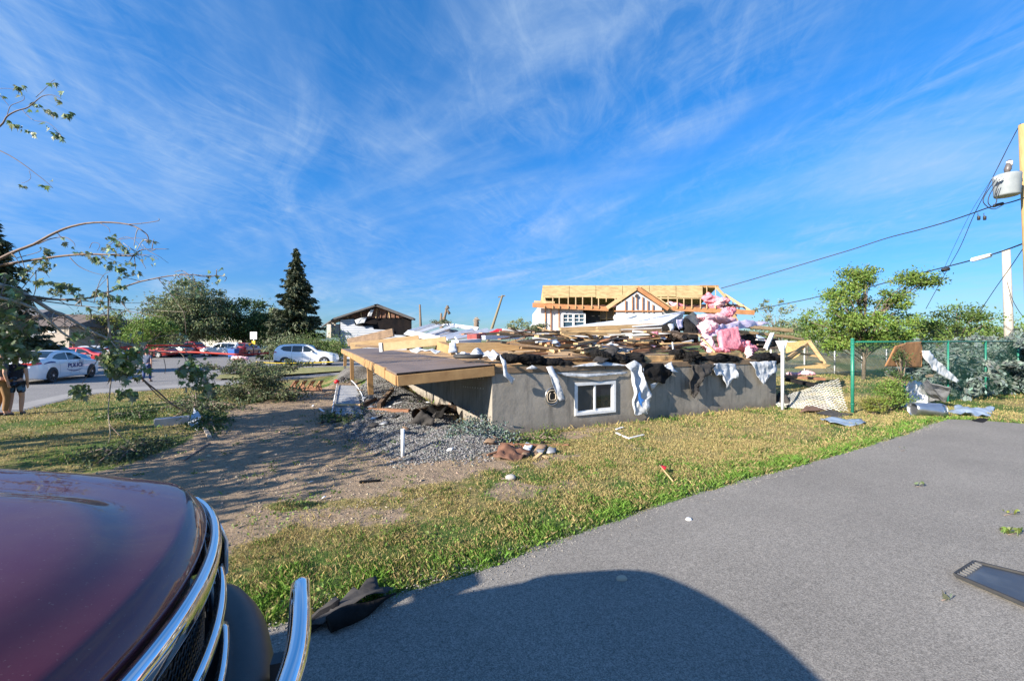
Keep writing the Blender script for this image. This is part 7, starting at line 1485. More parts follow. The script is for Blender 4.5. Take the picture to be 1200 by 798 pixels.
# ------------------------------------------------------------------ white gabled house with torn cladding
def white_house():
    D = 45.0; r = empty('gabled_house', AT(438, 420, D), 'white sided house with a torn open black gable, right of the tall spruce', 'house'); A_ = lambda x, y, d=D: AT(x, y, d)
    def quad(name, pts, m_, off=(0, .15, 0)): q = MB(); q.prism(pts, off); return q.build(name, m_, r)
    sid = mat('white_lap_siding', (.44, .47, .53), .6, (.36, .39, .45), 1.0); blk = mat('black_sheathing', (.007, .007, .009), .9, (.016, .013, .013), 1.5, spec=0.05); ro = mat('dark_roof', (.09, .085, .085), .85, (.06, .055, .055), 3); brn = mat('torn_gable_boards', (.22, .10, .06), .85, (.07, .04, .03), 1.4, lo=.4, hi=.6)
    gz = A_(0, 420).z
    quad('sheathing', [A_(398, 421), A_(482, 421), A_(482, 373), A_(442, 360), A_(398, 374)], blk)
    quad('gable', [A_(400, 373.5, D - .06), A_(478, 372, D - .06), A_(462, 366, D - .06), A_(443, 360.5, D - .06), A_(420, 366.5, D - .06)], brn, (0, .05, 0))
    q = MB(); rs = random.Random(4)
    pts = [(399, 421), (399, 374.5), (415, 374), (416, 381), (425, 383), (437, 383.5), (438, 386), (461, 387), (462, 392), (476, 394), (477, 421)]
    quad('siding', [A_(x, y, D - .15) for x, y in pts], sid, (0, .08, 0))
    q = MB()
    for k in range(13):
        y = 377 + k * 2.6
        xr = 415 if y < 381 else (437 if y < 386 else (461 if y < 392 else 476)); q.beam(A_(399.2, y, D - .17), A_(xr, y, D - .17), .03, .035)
    q.build('lap_shade_strips', mat('siding_shadow_lap', (.22, .24, .28), .7), r)  # darker strips colour in the shadow line under each siding lap
    q = MB(); q.beam(A_(440.5, 357.6, D - .5), A_(485.5, 374.5, D - .5), 1.0, .18); q.build('roof_edge', ro, r); q = MB(); q.beam(A_(443.5, 357.6, D - .5), A_(393, 374, D - .5), 1.0, .18); q.build('roof_edge', ro, r)
    E = 60; quad('roof', [A_(442, 357.6, D - .4), A_(390.5, 374.5, D - .4), A_(376, 384, E + 9), A_(415, 372, E + 9)], ro, (0, 0, .15)); quad('roof', [A_(442, 357.6, D - .4), A_(486, 374.5, D - .4), A_(486 - 20, 381, E + 9), A_(415, 372, E + 9)], ro, (0, 0, .15))
    quad('side_wall', [Vector((A_(398.5, 0).x, D, gz)), Vector((A_(398.5, 0).x - 1.2, E + 8, gz)), Vector((A_(398.5, 0).x - 1.2, E + 8, 4.1)), Vector((A_(398.5, 0).x, D, 4.3))], mat('red_brick_wall', (.30, .17, .12), .9, (.22, .12, .09), 4), (.2, 0, 0))
    for i, (x, y, dd) in enumerate(((391, 398, 48), (385.5, 398, 52), (396, 398, 46))):
        q = MB(); a = AT(x, 378 + (2 if i else 0), dd); b = AT(x, 396, dd); q.box((a + b) / 2, (.5, .12, abs(a.z - b.z))); q.build('side_panel', mat('beige_panel', (.55, .50, .43), .8), r)
    for i in range(12):
        x = 408 + i * 5.4; q = MB(); q.beam(A_(x, 372.6, D - .12), A_(x + rs.uniform(-2, 2), 372.6 - (14 - abs(x - 442) * .34) * .8, D - .12), .08, .10); q.build('gable_stud', brn if i % 3 else wood, r)
    sheet('torn_cladding', [A_(415, 376, D - .5), A_(424, 373, D - .8), A_(430, 372, D - .7), A_(428, 378, D - .6), A_(420, 380, D - .5)], mat('grey_torn', (.35, .38, .42), .7), .03, .3, .8, parent=r)
    sheet('torn_cladding', [A_(431, 371, D - .5), A_(434, 364, D - .6), A_(438, 363, D - .6), A_(436, 371, D - .5)], mat('white_torn', (.6, .6, .6), .7), .03, .2, 1, parent=r)
white_house()
# ------------------------------------------------------------------ houses at the far left
def far_house(px0, px1, d, eave, ridge, wall, roofc, label, wins=(), split=None, wall2=None):
    r = empty('house', pix_base((px0 + px1) / 2, d), label, 'house'); x0, x1 = (px0 - CX) / F * d, (px1 - CX) / F * d; ze, zr = hz(eave, d), hz(ridge, d); q = MB()
    def box(nm, a, b, m_): q = MB(); q.box(((a[0] + b[0]) / 2, (a[1] + b[1]) / 2, (a[2] + b[2]) / 2), (b[0] - a[0], b[1] - a[1], b[2] - a[2])); return q.build(nm, m_, r)
    if split:
        xs = (split - CX) / F * d; box('wall', (x0, d, 0), (xs - .02, d + 8, ze), wall2); box('wall', (xs, d - .6, 0), (x1, d + 8, ze - .01), wall)
    else: box('wall', (x0, d, 0), (x1, d + 8, ze), wall)
    q = MB(); o = .6; q.add([(x0 - o, d - 1, ze), (x1 + o, d - 1, ze), (x1 + o, d + 9, ze), (x0 - o, d + 9, ze), (x0 - o + 1, d + 4, zr), (x1 + o - 1, d + 4, zr)], [(0, 1, 5, 4), (1, 2, 5), (2, 3, 4, 5), (3, 0, 4), (0, 3, 2, 1)]); q.build('roof', roofc, r)
    for (wx0, wy0, wx1, wy1) in wins:
        w = empty('window', (0, 0, 0), None, None); w.parent = r; dd = d - (.64 if split and wx0 > split else .04); a, b = AT(wx0, wy0, dd), AT(wx1, wy1, dd); w.location = (a + b) / 2 - r.location
        q = MB(); W_, H_ = abs(b.x - a.x), abs(b.z - a.z); t = .12
        for c_, s_ in (((0, 0, H_ / 2), (W_ + t, .1, t)), ((0, 0, -H_ / 2), (W_ + t, .1, t)), ((-W_ / 2, 0, 0), (t, .09, H_)), ((W_ / 2, 0, 0), (t, .09, H_)), ((0, 0, 0), (t * .7, .08, H_))): q.box(c_, s_)
        q.build('frame', white_p, w, local=True); q = MB(); q.box((0, .02, 0), (W_, .04, H_)); q.build('pane', glass_d, w, local=True)
    return r
rf = mat('brown_shingle_roof', (.13, .10, .085), .9, (.09, .07, .06), 3); rf2 = mat('grey_shingle_roof', (.12, .12, .13), .9, (.08, .08, .09), 3)
far_house(28, 88, 44, 383, 366, mat('beige_siding', (.36, .31, .26), .85, (.31, .27, .22), 1), rf, 'grey and beige house with a small white window behind the turquoise minivan', [(58, 383, 64, 389)], 53, mat('slate_siding', (.10, .12, .15), .85))
far_house(96, 165, 60, 384, 373, mat('tan_siding', (.38, .34, .30), .85), rf, 'low tan house with a brown roof behind the yellow green tree', [(153, 386, 161, 391)])
far_house(-60, 24, 52, 378, 360, mat('grey_siding', (.22, .23, .25), .85), rf2, 'grey house behind the spruce at the left edge', [(5, 384, 12, 390)])
far_house(225, 300, 100, 391, 383, mat('pale_siding', (.50, .48, .44), .85), rf2, 'pale house far behind the parked silver white SUV', [(240, 393, 246, 396)])
# bin, sign, tape
def bin_():
    p = P(273.5, 420.5); d = p.y; r = empty('wheeled_bin', p, 'blue wheeled bin standing before the silver white SUV', 'bin'); m_ = mat('bin_blue', (.01, .11, .42), .5); q = MB(); w = .33
    q.add([(-w, -w, .08), (w, -w, .08), (w, w, .08), (-w, w, .08), (-w * 1.15, -w * 1.15, 1.0), (w * 1.15, -w * 1.15, 1.0), (w * 1.15, w * 1.15, 1.0), (-w * 1.15, w * 1.15, 1.0)], [(0, 3, 2, 1), (4, 5, 6, 7), (0, 1, 5, 4), (1, 2, 6, 5), (2, 3, 7, 6), (3, 0, 4, 7)]); q.build('body', m_, r, local=True, bevel=.03)
    q = MB(); q.box((0, 0, 1.05), (.82, .84, .07)); q.build('lid', m_, r, local=True, bevel=.02)
    for s_ in (1, -1): q = MB(); q.disc((s_ * .3, .3, .12), (1, 0, 0), .12, .06, 14); q.build('wheel', rubber, r, local=True)
bin_()
def sign():
    p = P(297.5, 417); r = empty('street_sign', p, 'square white sign on a thin post left of the tall spruce', 'sign'); d = p.y; z0, z1 = hz(397.5, d), hz(389, d); w = 8.0 / F * d / 2
    q = MB(); q.tube([(0, 0, 0), (0, 0, z1 + .05)], .045, 8); q.build('post', galv, r, local=True); q = MB(); q.box((0, -.07, (z0 + z1) / 2), (2 * w, .03, z1 - z0)); q.build('plate', white_p, r, local=True)
    q = MB(); q.box((0, -.09, (z0 + z1) / 2 - .1), (w * 1.3, .01, .12)); q.box((0, -.09, (z0 + z1) / 2 + .18), (w * 1.1, .01, .08)); q.build('marking', mat('sign_grey', (.25, .27, .27), .6), r, local=True)
    q = MB(); q.box((0, -.08, z0 - .45), (.45, .02, .5)); q.build('lower_plate', mat('sign_yellow', (.65, .42, .02), .5), r, local=True)
sign()
def tape(label, pts, d0, d1, m_, h):
    n = len(pts); P_ = smooth([AT(x, y, d0 + (d1 - d0) * i / (n - 1)) for i, (x, y) in enumerate(pts)], 6); q = MB(); vs = []
    for i, p in enumerate(P_): tw = .6 * noise.noise(Vector((i * .21, 3, 0))); up = Vector((0, math.sin(tw), math.cos(tw))) * h / 2; vs += [p - up, p + up]
    q.add(vs, [(2 * i, 2 * i + 2, 2 * i + 3, 2 * i + 1) for i in range(len(P_) - 1)], smooth=True); o = q.build('barrier_tape', m_, label=label, cat='barrier tape'); s_ = o.modifiers.new('s', 'SOLIDIFY'); s_.thickness = .006
red_t = mat('red_barrier_plastic', (.50, .035, .02), .6, (.36, .025, .015), 3)
tape('long red barrier tape sagging across the street from the maple to the white SUV', [(150, 409), (175, 411), (200, 412.5), (230, 412.8), (260, 414.5), (290, 415.5), (315, 413.5)], 30, 31, red_t, .13)
tape('second red barrier tape above the longer one, left of the silver white SUV', [(96, 411), (125, 409), (150, 406.5), (180, 405), (215, 405), (238, 404)], 36, 44, red_t, .16)
tape('thin yellow tape stretched low before the white SUV', [(300, 424), (322, 425.5), (345, 425.5), (368, 425), (392, 424)], 27, 28, mat('yellow_tape', (.75, .55, .03), .5), .06)
lump('insulation_scrap', AT(276, 420, 33), AT(287, 420.5, 33), .3, pink_pale, 'pink insulation blown against the brush on the verge under the red tape', 'insulation', flat=.6)
for px, lab in ((316, 'thin stake carrying the right end of the long red tape'),): q = MB(); p = P(px, 430); q.tube([p, p + Vector((0, 0, 1.25))], .03, 6); q.build('stake', wood, label=lab, cat='stake')
# ------------------------------------------------------------------ small things on the ground
def gp(px, py, z=0.0):
    p = P(px, py, z); return p
def gz_(p): return float(gheight(np.array([p.x]), np.array([p.y]))[0])
def ong(px, py, h=0.0):
    p = P(px, py)
    for _ in range(6): z = gz_(p); p = P(px, py, z)
    p.z += h; return p
# stair stringer with steps
def stringer():
    a, b = ong(338, 459, .05), ong(377, 459, .05); r = empty('stair_stringer', a.lerp(b, .5), 'saw toothed brown stair stringer lying on the ground behind the grey ramp', 'stair stringer')
    ex = (b - a).normalized(); pts = [a]; n = 4; q = MB(); up = Vector((0, 0, 1)); L_ = (b - a).length / n
    for k in range(n): s_ = a + ex * L_ * k; pts += [s_ + ex * L_ * .75 + up * .34, s_ + ex * L_ * .98 + up * .10]
    pts += [b]; q.prism(pts, (0, .05, 0)); q.build('saw_board', wood_red, r)
    for k in range(n): s_ = a + ex * L_ * k; q = MB(); q.beam(s_ + ex * L_ * .18 + up * .10 + Vector((0, .15, 0)), s_ + ex * L_ * .78 + up * .37 + Vector((0, .15, 0)), .34, .05); q.build('tread', wood_deck if k else wood_red, r)
stringer()
# grey ramp with a red cap
def ramp():
    a, b, c, d = ong(390, 489, .03), ong(424, 488, .03), ong(418, 457, .12), ong(396, 456, .12); r = empty('aluminium_ramp', (a + c) / 2, 'grey ribbed metal ramp with a red knob, lying near the deck post', 'ramp')
    q = MB(); q.prism([a, b, c, d], (0, 0, .05)); q.build('plate', alu, r); q = MB()
    for k in range(1, 16): t = k / 16; q.beam(a.lerp(d, t) + Vector((0, 0, .06)), b.lerp(c, t) + Vector((0, 0, .06)), .02, .012)
    q.build('ribs', mat('rib_light', (.30, .31, .33), .5, metal=.3), r); q = MB(); q.tube([a + Vector((-.02, 0, .1)), d + Vector((-.02, 0, .12))], .02, 6); q.build('side_rail', white_p, r)
    q = MB(); q.tube(smooth([b, b.lerp(c, .4) + Vector((.12, 0, .1)), b.lerp(c, .8) + Vector((-.05, 0, .2)), c + Vector((-.2, 0, .25))]), .018, 6); q.build('bent_rail', white_p, r)
    k = d + Vector((-.05, 0, .2)); q = MB(); q.tube([k - Vector((0, 0, .1)), k - Vector((0, 0, .04)), k + Vector((0, 0, .02)), k + Vector((0, 0, .07))], [.05, .10, .11, .05], 14); q.build('knob', red_p, r)
ramp()
def gbeam(a, b, w, h, m_, lab, name='board', cat='board', za=.0, zb=.0): return board(ong(*a, h / 2 + za), ong(*b, h / 2 + zb), w, h, m_, lab, name, cat)
gbeam((390, 479), (423, 481), .06, .05, wood_new, 'splintered pale lath lying across the grey ramp', za=.1, zb=.12)
gbeam((432, 481), (480, 483), .12, .07, wood_red, 'splintered reddish plank on the gravel right of the deck post')
gbeam((444, 478), (460, 464), .10, .12, wood_old, 'short dark timber leaning on the gravel against the deck post', zb=.15)
gbeam((425, 477), (440, 470), .12, .12, wood_old, 'dark block of timber on the gravel left of the deck post')
gbeam((440, 486), (498, 482), .05, .04, wood_old, 'long dark thin stick on the gravel right of the deck post')
gbeam((570, 520), (650, 523), .05, .03, wood_red, 'long red brown lath lying before the foundation corner')
gbeam((238, 500), (246, 514), .07, .05, bark_pale, 'short pale snapped stick standing out of the bare dirt', 'stick', 'stick', zb=.0)
gbeam((190, 497), (220, 481), .05, .04, wood_new, 'pale thin lath lying behind the small white board')
gbeam((215, 540), (246, 520), .03, .025, twigm, 'dark bent twig on the bare dirt behind the pickup', 'stick', 'stick')
gbeam((421, 566), (446, 564), .04, .03, black_p, 'short black rod lying on the dirt before the gravel', 'rod', 'rod')
def white_board():
    a, b = ong(181, 500, .09), ong(222, 496, .09); q = MB(); q.beam(a, b, .20, .19); q.build('white_beam', mat('weathered_white_board', (.42, .42, .44), .7, (.30, .30, .32), 4), label='short weathered white board lying on the lawn near the dirt', cat='board', bevel=.01)
    sheet('paper_scrap', [ong(220, 500, .04), ong(228, 488, .2), ong(236, 494, .15), ong(231, 505, .03)], white_cloth, .01, .05, 6, label='white crumpled piece at the right end of the weathered white board', cat='scrap')
white_board()
q = MB(); p = ong(472, 535); q.tube([p - Vector((0, 0, .05)), p + Vector((0, 0, .47))], .032, 12); o = q.build('pipe', white_p, label='white pipe standing upright in the gravel', cat='pipe')
# crumpled black duct at the side wall
def black_duct():
    pts = smooth([ong(488, 492, .12), ong(503, 488, .14), ong(520, 486, .16), ong(537, 487, .2), ong(541, 478, .45)]); q = MB(); ring = []; n = 16
    r = empty('black_duct', pts[0] - Vector((0, 0, .12)), 'crumpled rusty black duct lying along the gravel by the side wall', 'duct')
    q.tube([p + Vector((0, 0, .03 * noise.noise(p * 6))) for p in pts], [.115 + .04 * noise.noise(p * 5 + Vector((4, 0, 0))) for p in pts], n, cap=False); o = q.build('shell', mat('rusty_black', (.03, .025, .022), .7, (.16, .08, .03), 5, .02, 10, lo=.5, hi=.7), r); s_ = o.modifiers.new('s', 'SOLIDIFY'); s_.thickness = .012
    sheet('torn_end', [ong(520, 488, .1), ong(530, 488, .1), ong(543, 478, .55), ong(538, 486, .3)], black_p, .015, .05, 6, parent=r)
black_duct()
for i, (x, y, m_, lab) in enumerate([(510, 490, black_p, 'torn black metal flap leaning on the black duct, left piece'), (532, 484, wood_red, 'rusty torn flap behind the black duct near the side wall'), (548, 493, black_p, 'torn black flap between the black duct and the spruce sprigs'), (497, 498, grey_p, 'dark scrap on the gravel before the mouth of the black duct')]):
    p = ong(x, y, .03); sheet('torn_flap', [p + Vector((-.28, -.05, 0)), p + Vector((-.08, .05, .30)), p + Vector((.12, .0, .12)), p + Vector((.26, .05, .26)), p + Vector((.2, -.08, 0))], m_, .012, .07, 5, label=lab, cat='torn flap', ragged=.03)
for i in range(70):
    x, y = random.uniform(365, 500), random.uniform(458, 505)
    if i > 45: x, y = random.uniform(560, 660), random.uniform(514, 538)
    p = ong(x, y, .03); a_ = random.uniform(0, 3.14); L_ = random.uniform(.08, .42); d = Vector((math.cos(a_), math.sin(a_), random.uniform(-.1, .25))) * L_ / 2
    if i % 3: board(p - d, p + d, random.uniform(.02, .07), random.uniform(.012, .03), random.choice([wood_old, wood_red, wood_new, white_p, twigm, black_p]), 'small splinter lying on the ground near the deck and foundation corner', 'splinter', 'splinter', 'splinters on the ground near the deck', bevel=0)
    else: k = random.uniform(.05, .14); sheet('ground_scrap', [p + Vector((-k, -k * .4, 0)), p + Vector((k * .5, -k * .7, .02)), p + Vector((k, k * .4, k * .5)), p + Vector((-k * .3, k * .6, k * .6))], random.choice([grey_p, black_p, wood_old, grey_p, alu]), .006, .03, 7, cuts=2, label='small bent scrap lying on the ground near the deck and foundation corner', cat='scrap', group='scraps on the ground near the deck')
sheet('rusty_sheet', [ong(578, 538, .03), ong(588, 528, .12), ong(600, 532, .16), ong(622, 534, .03), ong(606, 542, .03), ong(592, 541, .06)], mat('rusty_metal', (.16, .075, .045), .8, (.09, .045, .03), 6), .012, .07, 5, label='crumpled rusty sheet on the dirt before the foundation corner', cat='sheet metal')
sheet('rusty_strip', [ong(594, 528, .03), ong(600, 525, .1), ong(610, 535, .03), ong(604, 537, .03)], wood_red, .012, .03, 5, label='brown torn strip standing beside the crumpled rusty sheet', cat='strip')
sheet('white_scrap', [ong(611, 530, .02), ong(617, 523, .1), ong(625, 524, .06), ong(620, 532, .02)], white_p, .01, .02, 5, label='white scrap right of the crumpled rusty sheet', cat='scrap')
for i, (x, y, s_, lab) in enumerate([(527, 529, .07, 'small white paper scrap on the gravel before the side wall'), (502, 473, .09, 'white block on the gravel behind the black duct'), (364, 566, .03, 'tiny white scrap on the dirt behind the pickup'), (379, 585, .03, 'second tiny white scrap, lower right of the other on the dirt'), (438, 492, .09, 'white scrap at the foot of the deck post')]):
    p = ong(x, y, s_ * .3); sheet('paper_scrap', [p + Vector((-s_, -s_ * .4, 0)), p + Vector((s_ * .5, -s_ * .6, .01)), p + Vector((s_, s_ * .5, s_ * .5)), p + Vector((-s_ * .4, s_ * .6, s_ * .3))], white_p, .006, .015, 9, cuts=2, label=lab, cat='scrap')
# fragments of a white frame on the lawn
def frame_bits():
    r = empty('window_remnant', ong(740, 512), 'broken white frame pieces lying on the lawn below the big white membrane', 'frame')
    for a, b in (((722, 508), (736, 515)), ((736, 515), (754, 511)), ((722, 504), (730, 502))): q = MB(); q.beam(ong(*a, .02), ong(*b, .03), .05, .02); q.build('strip', white_p, r, bevel=.004)
frame_bits()
def flag():
    a, b = ong(789, 566, .02), ong(772, 543, .0); b = P(773, 545, .12); r = empty('marker_flag', a, 'small red marker flag on a thin stick leaning in the grass by the driveway', 'marker flag')
    q = MB(); q.tube([a, b], .011, 6); q.build('stick', wood, r); sheet('flag', [b, b.lerp(a, .35), b.lerp(a, .3) + Vector((.07, .05, .03)), b + Vector((.05, .05, .0))], red_p, .004, .012, 12, parent=r)
flag()
def stone(px, py, s_, m_, lab): 
    p = ong(px, py, s_ * .5); lump('stone', p - Vector((s_ * .3, 0, 0)), p + Vector((s_ * .3, 0, 0)), s_, m_, lab, 'stone', flat=.8, rough=.25, ns=8, sub=2)
stone(728, 680, .035, mat('tan_stone', (.40, .33, .25), .9), 'small tan stone in the shadow on the driveway'); stone(807, 610, .028, white_p, 'small white stone on the sunny driveway near the grass')
stone(598, 562, .06, mat('grey_stone', (.33, .32, .30), .9), 'grey stone on the lawn left of the red marker flag')
# black felt roll at the edge of the driveway
def felt():
    a, b = ong(385, 742, .06), ong(464, 705, .06); r = empty('roofing_felt', a.lerp(b, .5) - Vector((0, 0, .05)), 'black folded roofing felt at the edge of the driveway beside the pickup', 'roofing felt')
    S_ = [a.lerp(b, t) + Vector((0, 0, .01 * math.sin(t * 9))) for t in np.linspace(0, 1, 12)]; q = MB(); q.tube(S_, [.055 + .018 * math.sin(t * 5) - .03 * t for t in np.linspace(0, 1, 12)], 14); q.build('roll', black_p, r)
    sheet('flap', [ong(350, 738, .02), ong(372, 724, .05), ong(393, 712, .08), ong(398, 718, .10), ong(414, 700, .10), ong(420, 705, .1), ong(430, 694, .12), ong(441, 690, .1), ong(444, 700, .08), ong(462, 704, .10), ong(440, 716, .13), ong(400, 732, .13), ong(378, 741, .05)], grey_p, .006, .02, 5, cuts=5, parent=r, ragged=.012)
    sheet('flap', [ong(345, 745, .02), ong(375, 726, .06), ong(398, 720, .13), ong(392, 734, .08), ong(372, 742, .03), ong(352, 751, .02)], black_p, .006, .02, 5, parent=r)
felt()
# dark rubber-edged mat on the driveway
def tray():
    a, b, c, d = P(1119, 676, .02), P(1142, 661, .02), P(1290, 697, .02), P(1258, 736, .02); r = empty('rubber_mat', (a + c) / 2, 'flat black rectangular panel with a toothed rim lying on the driveway at the right', 'mat')
    ins = lambda p, q_, t: p.lerp(q_, t)
    q = MB(); q.prism([a, b, c, d], (0, 0, .018)); q.build('base', mat('mat_black', (.025, .027, .03), .45, (.04, .045, .05), 3), r, bevel=.004)
    cen = (a + b + c + d) / 4; q = MB(); up = Vector((0, 0, .024))
    for p_, q_ in ((a, b), (b, c), (c, d), (d, a)): q.beam(p_ + up, q_ + up, .02, .02)
    q.build('rim', rubber, r)
    q = MB()
    for k in range(8): t = (k + .5) / 8; p_ = a.lerp(b, t) + up; q.beam(p_, p_ + (d - a).normalized() * .055, .012, .02)
    q.build('teeth', mat('tooth_grey', (.12, .12, .12), .5), r)
    # dusty sunken centre
    aa, bb, cc, dd = [cen + (p_ - cen) * .86 + Vector((0, 0, .0195)) for p_ in (a, b, c, d)]; q = MB(); q.quad(aa, bb, cc, dd); q.build('centre', mat('dusty_panel', (.035, .04, .05), .35, (.10, .11, .12), 2.5, lo=.45, hi=.75), r)
tray()
def sprig(px, py, n, spread, lab, m_=lf_mid, size=.06, name='leaf_sprig', stem=None):
    p = ong(px, py, .02); r = empty(name, p, lab, 'leaves'); q = MB(); q.tube([p - Vector((spread, spread * .3, -.0)), p, p + Vector((spread * .9, -spread * .2, .02))], [.004, .004, .002], 5); q.build('stem', twigm, r); mapleleaves('leaves', [(p + Vector((random.uniform(-1, 1) * spread, random.uniform(-1, 1) * spread * .4, random.uniform(.02, .06))), 0)for _ in range(n)], 1, size, m_, r, .01, int(px))
sprig(1078, 571, 6, .06, 'small leaf sprig in the middle of the driveway', leaf_fresh, .055); sprig(1184, 604, 9, .11, 'yellow green leaf sprig on the driveway above the green one', lf_yel, .05); sprig(1188, 627, 16, .09, 'larger green leaf sprig on the driveway near the black panel', lf_mid, .07); sprig(1108, 705, 3, .04, 'wilted leaf on the driveway left of the black panel', leaf_wilt, .05)
sprig(1058, 529, 2, .05, 'brown leaf lying near the far grassy edge of the driveway', leaf_wilt, .05)
gbeam((299, 681), (322, 692), .012, .010, wood_new, 'thin pale straw sticking out of the grass behind the bumper', 'stick', 'stick', zb=.02)

# ------------------------------------------------------------------ gravel and clods
def stones_mesh(name, X, Y, Z, Sz, m_, cols, kind='stuff', sub=False):
    t = (1 + 5 ** .5) / 2; base = np.array([(-1, 0, 0), (1, 0, 0), (0, -1, 0), (0, 1, 0), (0, 0, -1), (0, 0, 1)], float); tri = np.array([(0, 2, 5), (2, 1, 5), (1, 3, 5), (3, 0, 5), (2, 0, 4), (1, 2, 4), (3, 1, 4), (0, 3, 4)])
    n = len(X); S3 = Sz[:, None, None] * rng.uniform(.6, 1.2, (n, 1, 3)) * np.array([1, 1, .7]); a = rng.uniform(0, 6.28, n); ca, sa = np.cos(a), np.sin(a); v = base[None] * S3 * rng.uniform(.75, 1.2, (n, 6, 1))
    v = v + rng.normal(size=v.shape) * .12 * Sz[:, None, None]
    x = v[..., 0] * ca[:, None] - v[..., 1] * sa[:, None]; y = v[..., 0] * sa[:, None] + v[..., 1] * ca[:, None]; V = np.stack([x + X[:, None], y + Y[:, None], v[..., 2] + Z[:, None]], -1).reshape(-1, 3)
    Fc = (np.arange(n)[:, None, None] * 6 + tri[None]).reshape(-1, 3); o = npmesh(name, V, Fc, m_, np.repeat(cols, 6, axis=0)); tag(o, kind=kind); return o
stm = mat('stone_chips', (1, 1, 1), .9, attr='tint')
def gravel():
    N = 130000; X = rng.uniform(-10, 0.5, N); Y = 6 + 12 * rng.uniform(0, 1, N) ** 1.6; g = sdist(gravel_poly, X, Y) + .28 * fbm(X, Y, 1.7, 1) + rng.normal(size=N) * .10
    ok = (g > 0) & (sdist(house_poly, X, Y) < -.01); ok &= rng.uniform(size=N) < np.clip(.35 + g * 1.2, 0, 1); X, Y = X[ok][:34000], Y[ok][:34000]; n = len(X); Z = gheight(X, Y) + .006
    b = rng.uniform(.06, .27, n)[:, None] * np.array([1, .99, .97]) * (1 + .04 * rng.normal(size=(n, 3))); stones_mesh('gravel', X, Y, Z, rng.uniform(.009, .025, n) * (1 + .03 * Y), stm, b)
    N = 40000; X = rng.uniform(-9, 3.2, N); Y = rng.uniform(2.8, 13, N); d = sdist(dirt_poly, X, Y) + .55 * fbm(X, Y, 1.1, 2); ok = (d > -.3) & (sdist(drive_poly, X, Y) < -.1) & (sdist(house_poly, X, Y) < -.02) & (rng.uniform(size=N) < .30 + .3 * (fbm(X, Y, 1.5, 8) > .05)); X, Y = X[ok][:12000], Y[ok][:12000]; n = len(X)
    b = rng.uniform(.14, .40, n)[:, None] * np.array([1, .80, .60]) * (1 + .05 * rng.normal(size=(n, 3))); stones_mesh('soil_clods', X, Y, gheight(X, Y) + .002, rng.uniform(.006, .020, n) * (1 + (rng.uniform(size=n) < .03) * 1.2), stm, b)
    # loose grit along the driveway edge
    N = 5000; t = rng.uniform(0, 1, N); seg = rng.integers(1, len(edge) - 2, N); E = np.array(edge); a, b_ = E[seg], E[seg + 1]; p = a + (b_ - a) * t[:, None] + rng.normal(size=(N, 2)) * np.array([.10, .12]); n = N
    stones_mesh('grit', p[:, 0], p[:, 1], np.full(n, .011), rng.uniform(.003, .009, n), stm, rng.uniform(.12, .4, n)[:, None] * np.array([1, .93, .84]))
gravel()
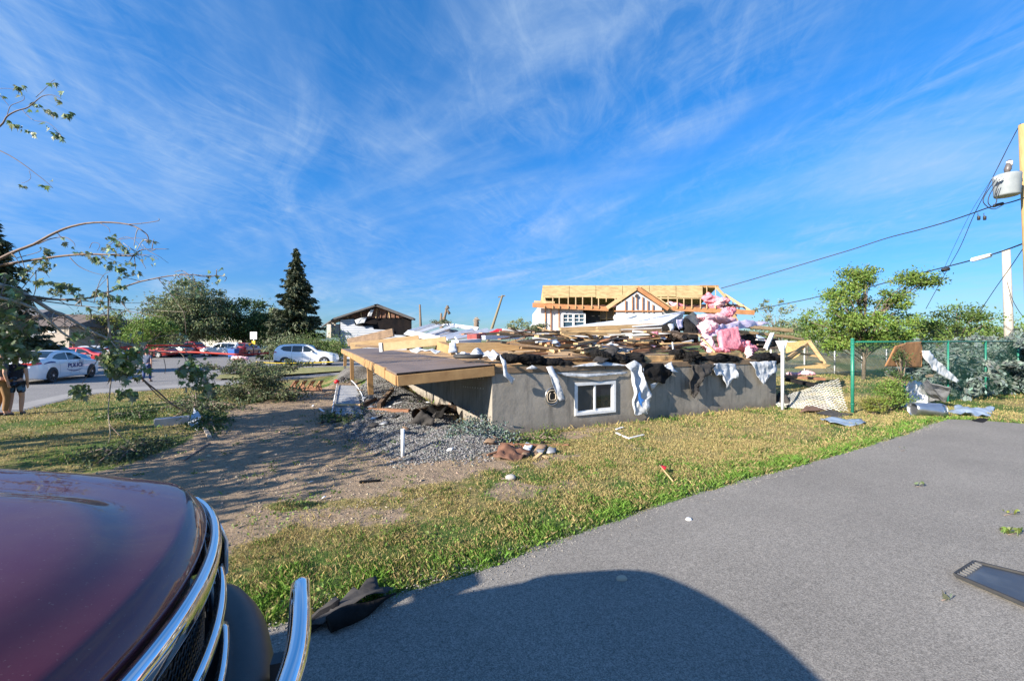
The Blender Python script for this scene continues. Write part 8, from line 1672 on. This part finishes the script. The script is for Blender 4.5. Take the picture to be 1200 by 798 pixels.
# ------------------------------------------------------------------ grass
def grass():
    def blades(name, X, Y, hh, ww, green, parent=None, lean=.95):
        n = len(X); Z = gheight(X, Y); a = rng.uniform(0, 6.28, n); la = rng.uniform(0, 6.28, n); ln = rng.uniform(.1, 1, n) * lean * hh
        dx, dy = np.cos(a) * ww / 2, np.sin(a) * ww / 2; lx, ly = np.cos(la) * ln, np.sin(la) * ln
        V = np.stack([np.stack([X - dx, Y - dy, Z - .005], -1), np.stack([X + dx, Y + dy, Z - .005], -1), np.stack([X + dx * .6 + lx * .45, Y + dy * .6 + ly * .45, Z + hh * .62], -1), np.stack([X - dx * .2 + lx, Y - dy * .2 + ly, Z + hh * rng.uniform(.8, 1, n)], -1)], 1).reshape(-1, 3)
        gcol = np.array([.085, .155, .022]) * rng.uniform(.7, 1.5, (n, 1)) * (1 + .08 * rng.normal(size=(n, 3))); dcol = np.array([.42, .34, .145]) * rng.uniform(.55, 1.15, (n, 1)) * (1 + .05 * rng.normal(size=(n, 3)))
        gcol = gcol * (1 + .45 * np.clip(green - .5, 0, .5) * 2)[:, None]; c = np.where((rng.uniform(size=n) < green)[:, None], gcol, dcol); o = npmesh(name, V, np.arange(4 * n).reshape(n, 4), mat('grass_blades', (1, 1, 1), .7, attr='tint', trans=.3), np.repeat(np.clip(c, 0, 1), 4, axis=0)); tag(o, kind='stuff')
    def field(N, x0, x1, y0, y1, ypow=1.0):
        X = rng.uniform(x0, x1, N); Y = y0 + (y1 - y0) * rng.uniform(0, 1, N) ** ypow; ed = -sdist(drive_poly, X, Y); d = sdist(dirt_poly, X, Y) + .55 * fbm(X, Y, 1.1, 2); g = sdist(gravel_poly, X, Y) + .28 * fbm(X, Y, 1.7, 1)
        st = -sdist(street_poly, X, Y); hs = -sdist(house_poly, X, Y)
        lawn = fbm(X, Y, .55, 6); bare = np.clip((fbm(X, Y, 1.3, 11) + .02) * 4, 0, 1) * np.clip((ed - .5) / 1.0, 0, 1) * np.clip((16 - Y) / 6, 0, 1) * np.clip((3.2 - X) / 3 + .25, 0, 1) * np.clip((X + 7) / 3, .15, 1)
        dens = np.clip(1 - np.clip(d / .4 + .25, 0, 1) * .985, 0, 1) * np.clip(1 - g * 5, .01, 1) * (1 - .88 * bare) * (ed > -.03) * (st > .02) * (hs > .03)
        dens *= np.clip(.55 + 1.1 * fbm(X, Y, 2.6, 15), .12, 1); ok = rng.uniform(size=N) < dens; X, Y, ed, lawn, hs = X[ok], Y[ok], ed[ok], lawn[ok], hs[ok]
        strip = np.clip(1.15 - ed / (.75 + .35 * fbm(X, Y, .9, 19)), 0, 1); tuft = fbm(X, Y, 3.2, 21)
        wall = np.clip(1 - hs / .5, 0, 1)
        green = np.clip(.10 - .50 * lawn + .8 * tuft + .5 * fbm(X, Y, 7.0, 44) + strip * .75 + wall * .3, .06, .97)
        h = (.030 + .030 * strip * (ed > .04) + .025 * np.clip(tuft, 0, 1) * 1.5 + .05 * wall * (rng.uniform(size=len(X)) < .3)) * rng.uniform(.5, 1.4, len(X))
        far = np.maximum(0, Y - 4)
        return X, Y, h * (1 + .04 * far), (.0045 + .0016 * far) * rng.uniform(.7, 1.4, len(X)), green
    Xs = field(420000, -3.2, 7, 2.7, 8.2, 1.2); blades('grass', *Xs)
    Xs = field(190000, -3, 14, 6, 14.5); blades('grass', *Xs)
    Xs = field(120000, -17, -3.5, 4.2, 17.5); blades('grass', *Xs)
    Xs = field(60000, 8, 30, 8, 24); blades('grass', *Xs)
    # broad leaved weeds in the strip along the asphalt and in patches
    N = 60000; X = rng.uniform(-3, 11, N); Y = rng.uniform(2.8, 11, N); ed = -sdist(drive_poly, X, Y); pt = fbm(X, Y, 1.6, 33); ok = (ed > .03) & (sdist(house_poly, X, Y) < -.05) & (sdist(gravel_poly, X, Y) < 0) & (rng.uniform(size=N) < np.clip(np.clip(1 - ed / .8, 0, 1) * .9 + np.clip(pt - .22, 0, 1) * 1.6, 0, 1)); X, Y = X[ok][:22000], Y[ok][:22000]; n = len(X)
    p = np.stack([X, Y, gheight(X, Y) + rng.uniform(.008, .05, n)], -1); tint = rng.uniform(.7, 1.5, (n, 1)) * (1 + .08 * rng.normal(size=(n, 3)))
    o = leaves('ground_weeds', p, .032, lf_bright, None, tint=tint, asp=.75); tag(o, kind='stuff')
    # tiny sparse weeds on the bare soil
    N = 120; X = rng.uniform(-6, 2, N); Y = rng.uniform(3.6, 12, N); ok = (sdist(dirt_poly, X, Y) > 0); X, Y = X[ok], Y[ok]; k = np.repeat(np.arange(len(X)), 16); p = np.stack([X[k] + rng.normal(size=len(k)) * .05, Y[k] + rng.normal(size=len(k)) * .05, gheight(X[k], Y[k]) + rng.uniform(.005, .04, len(k))], -1)
    o = leaves('soil_weeds', p, .035, lf_mid, None, asp=.6); tag(o, kind='stuff')
    # street verge
    N = 26000; V = np.array(verge_poly); X = rng.uniform(-17, 0, N); Y = rng.uniform(20, 31, N); ok = sdist(verge_poly, X, Y) > .03; X, Y = X[ok], Y[ok]; n = len(X)
grass()
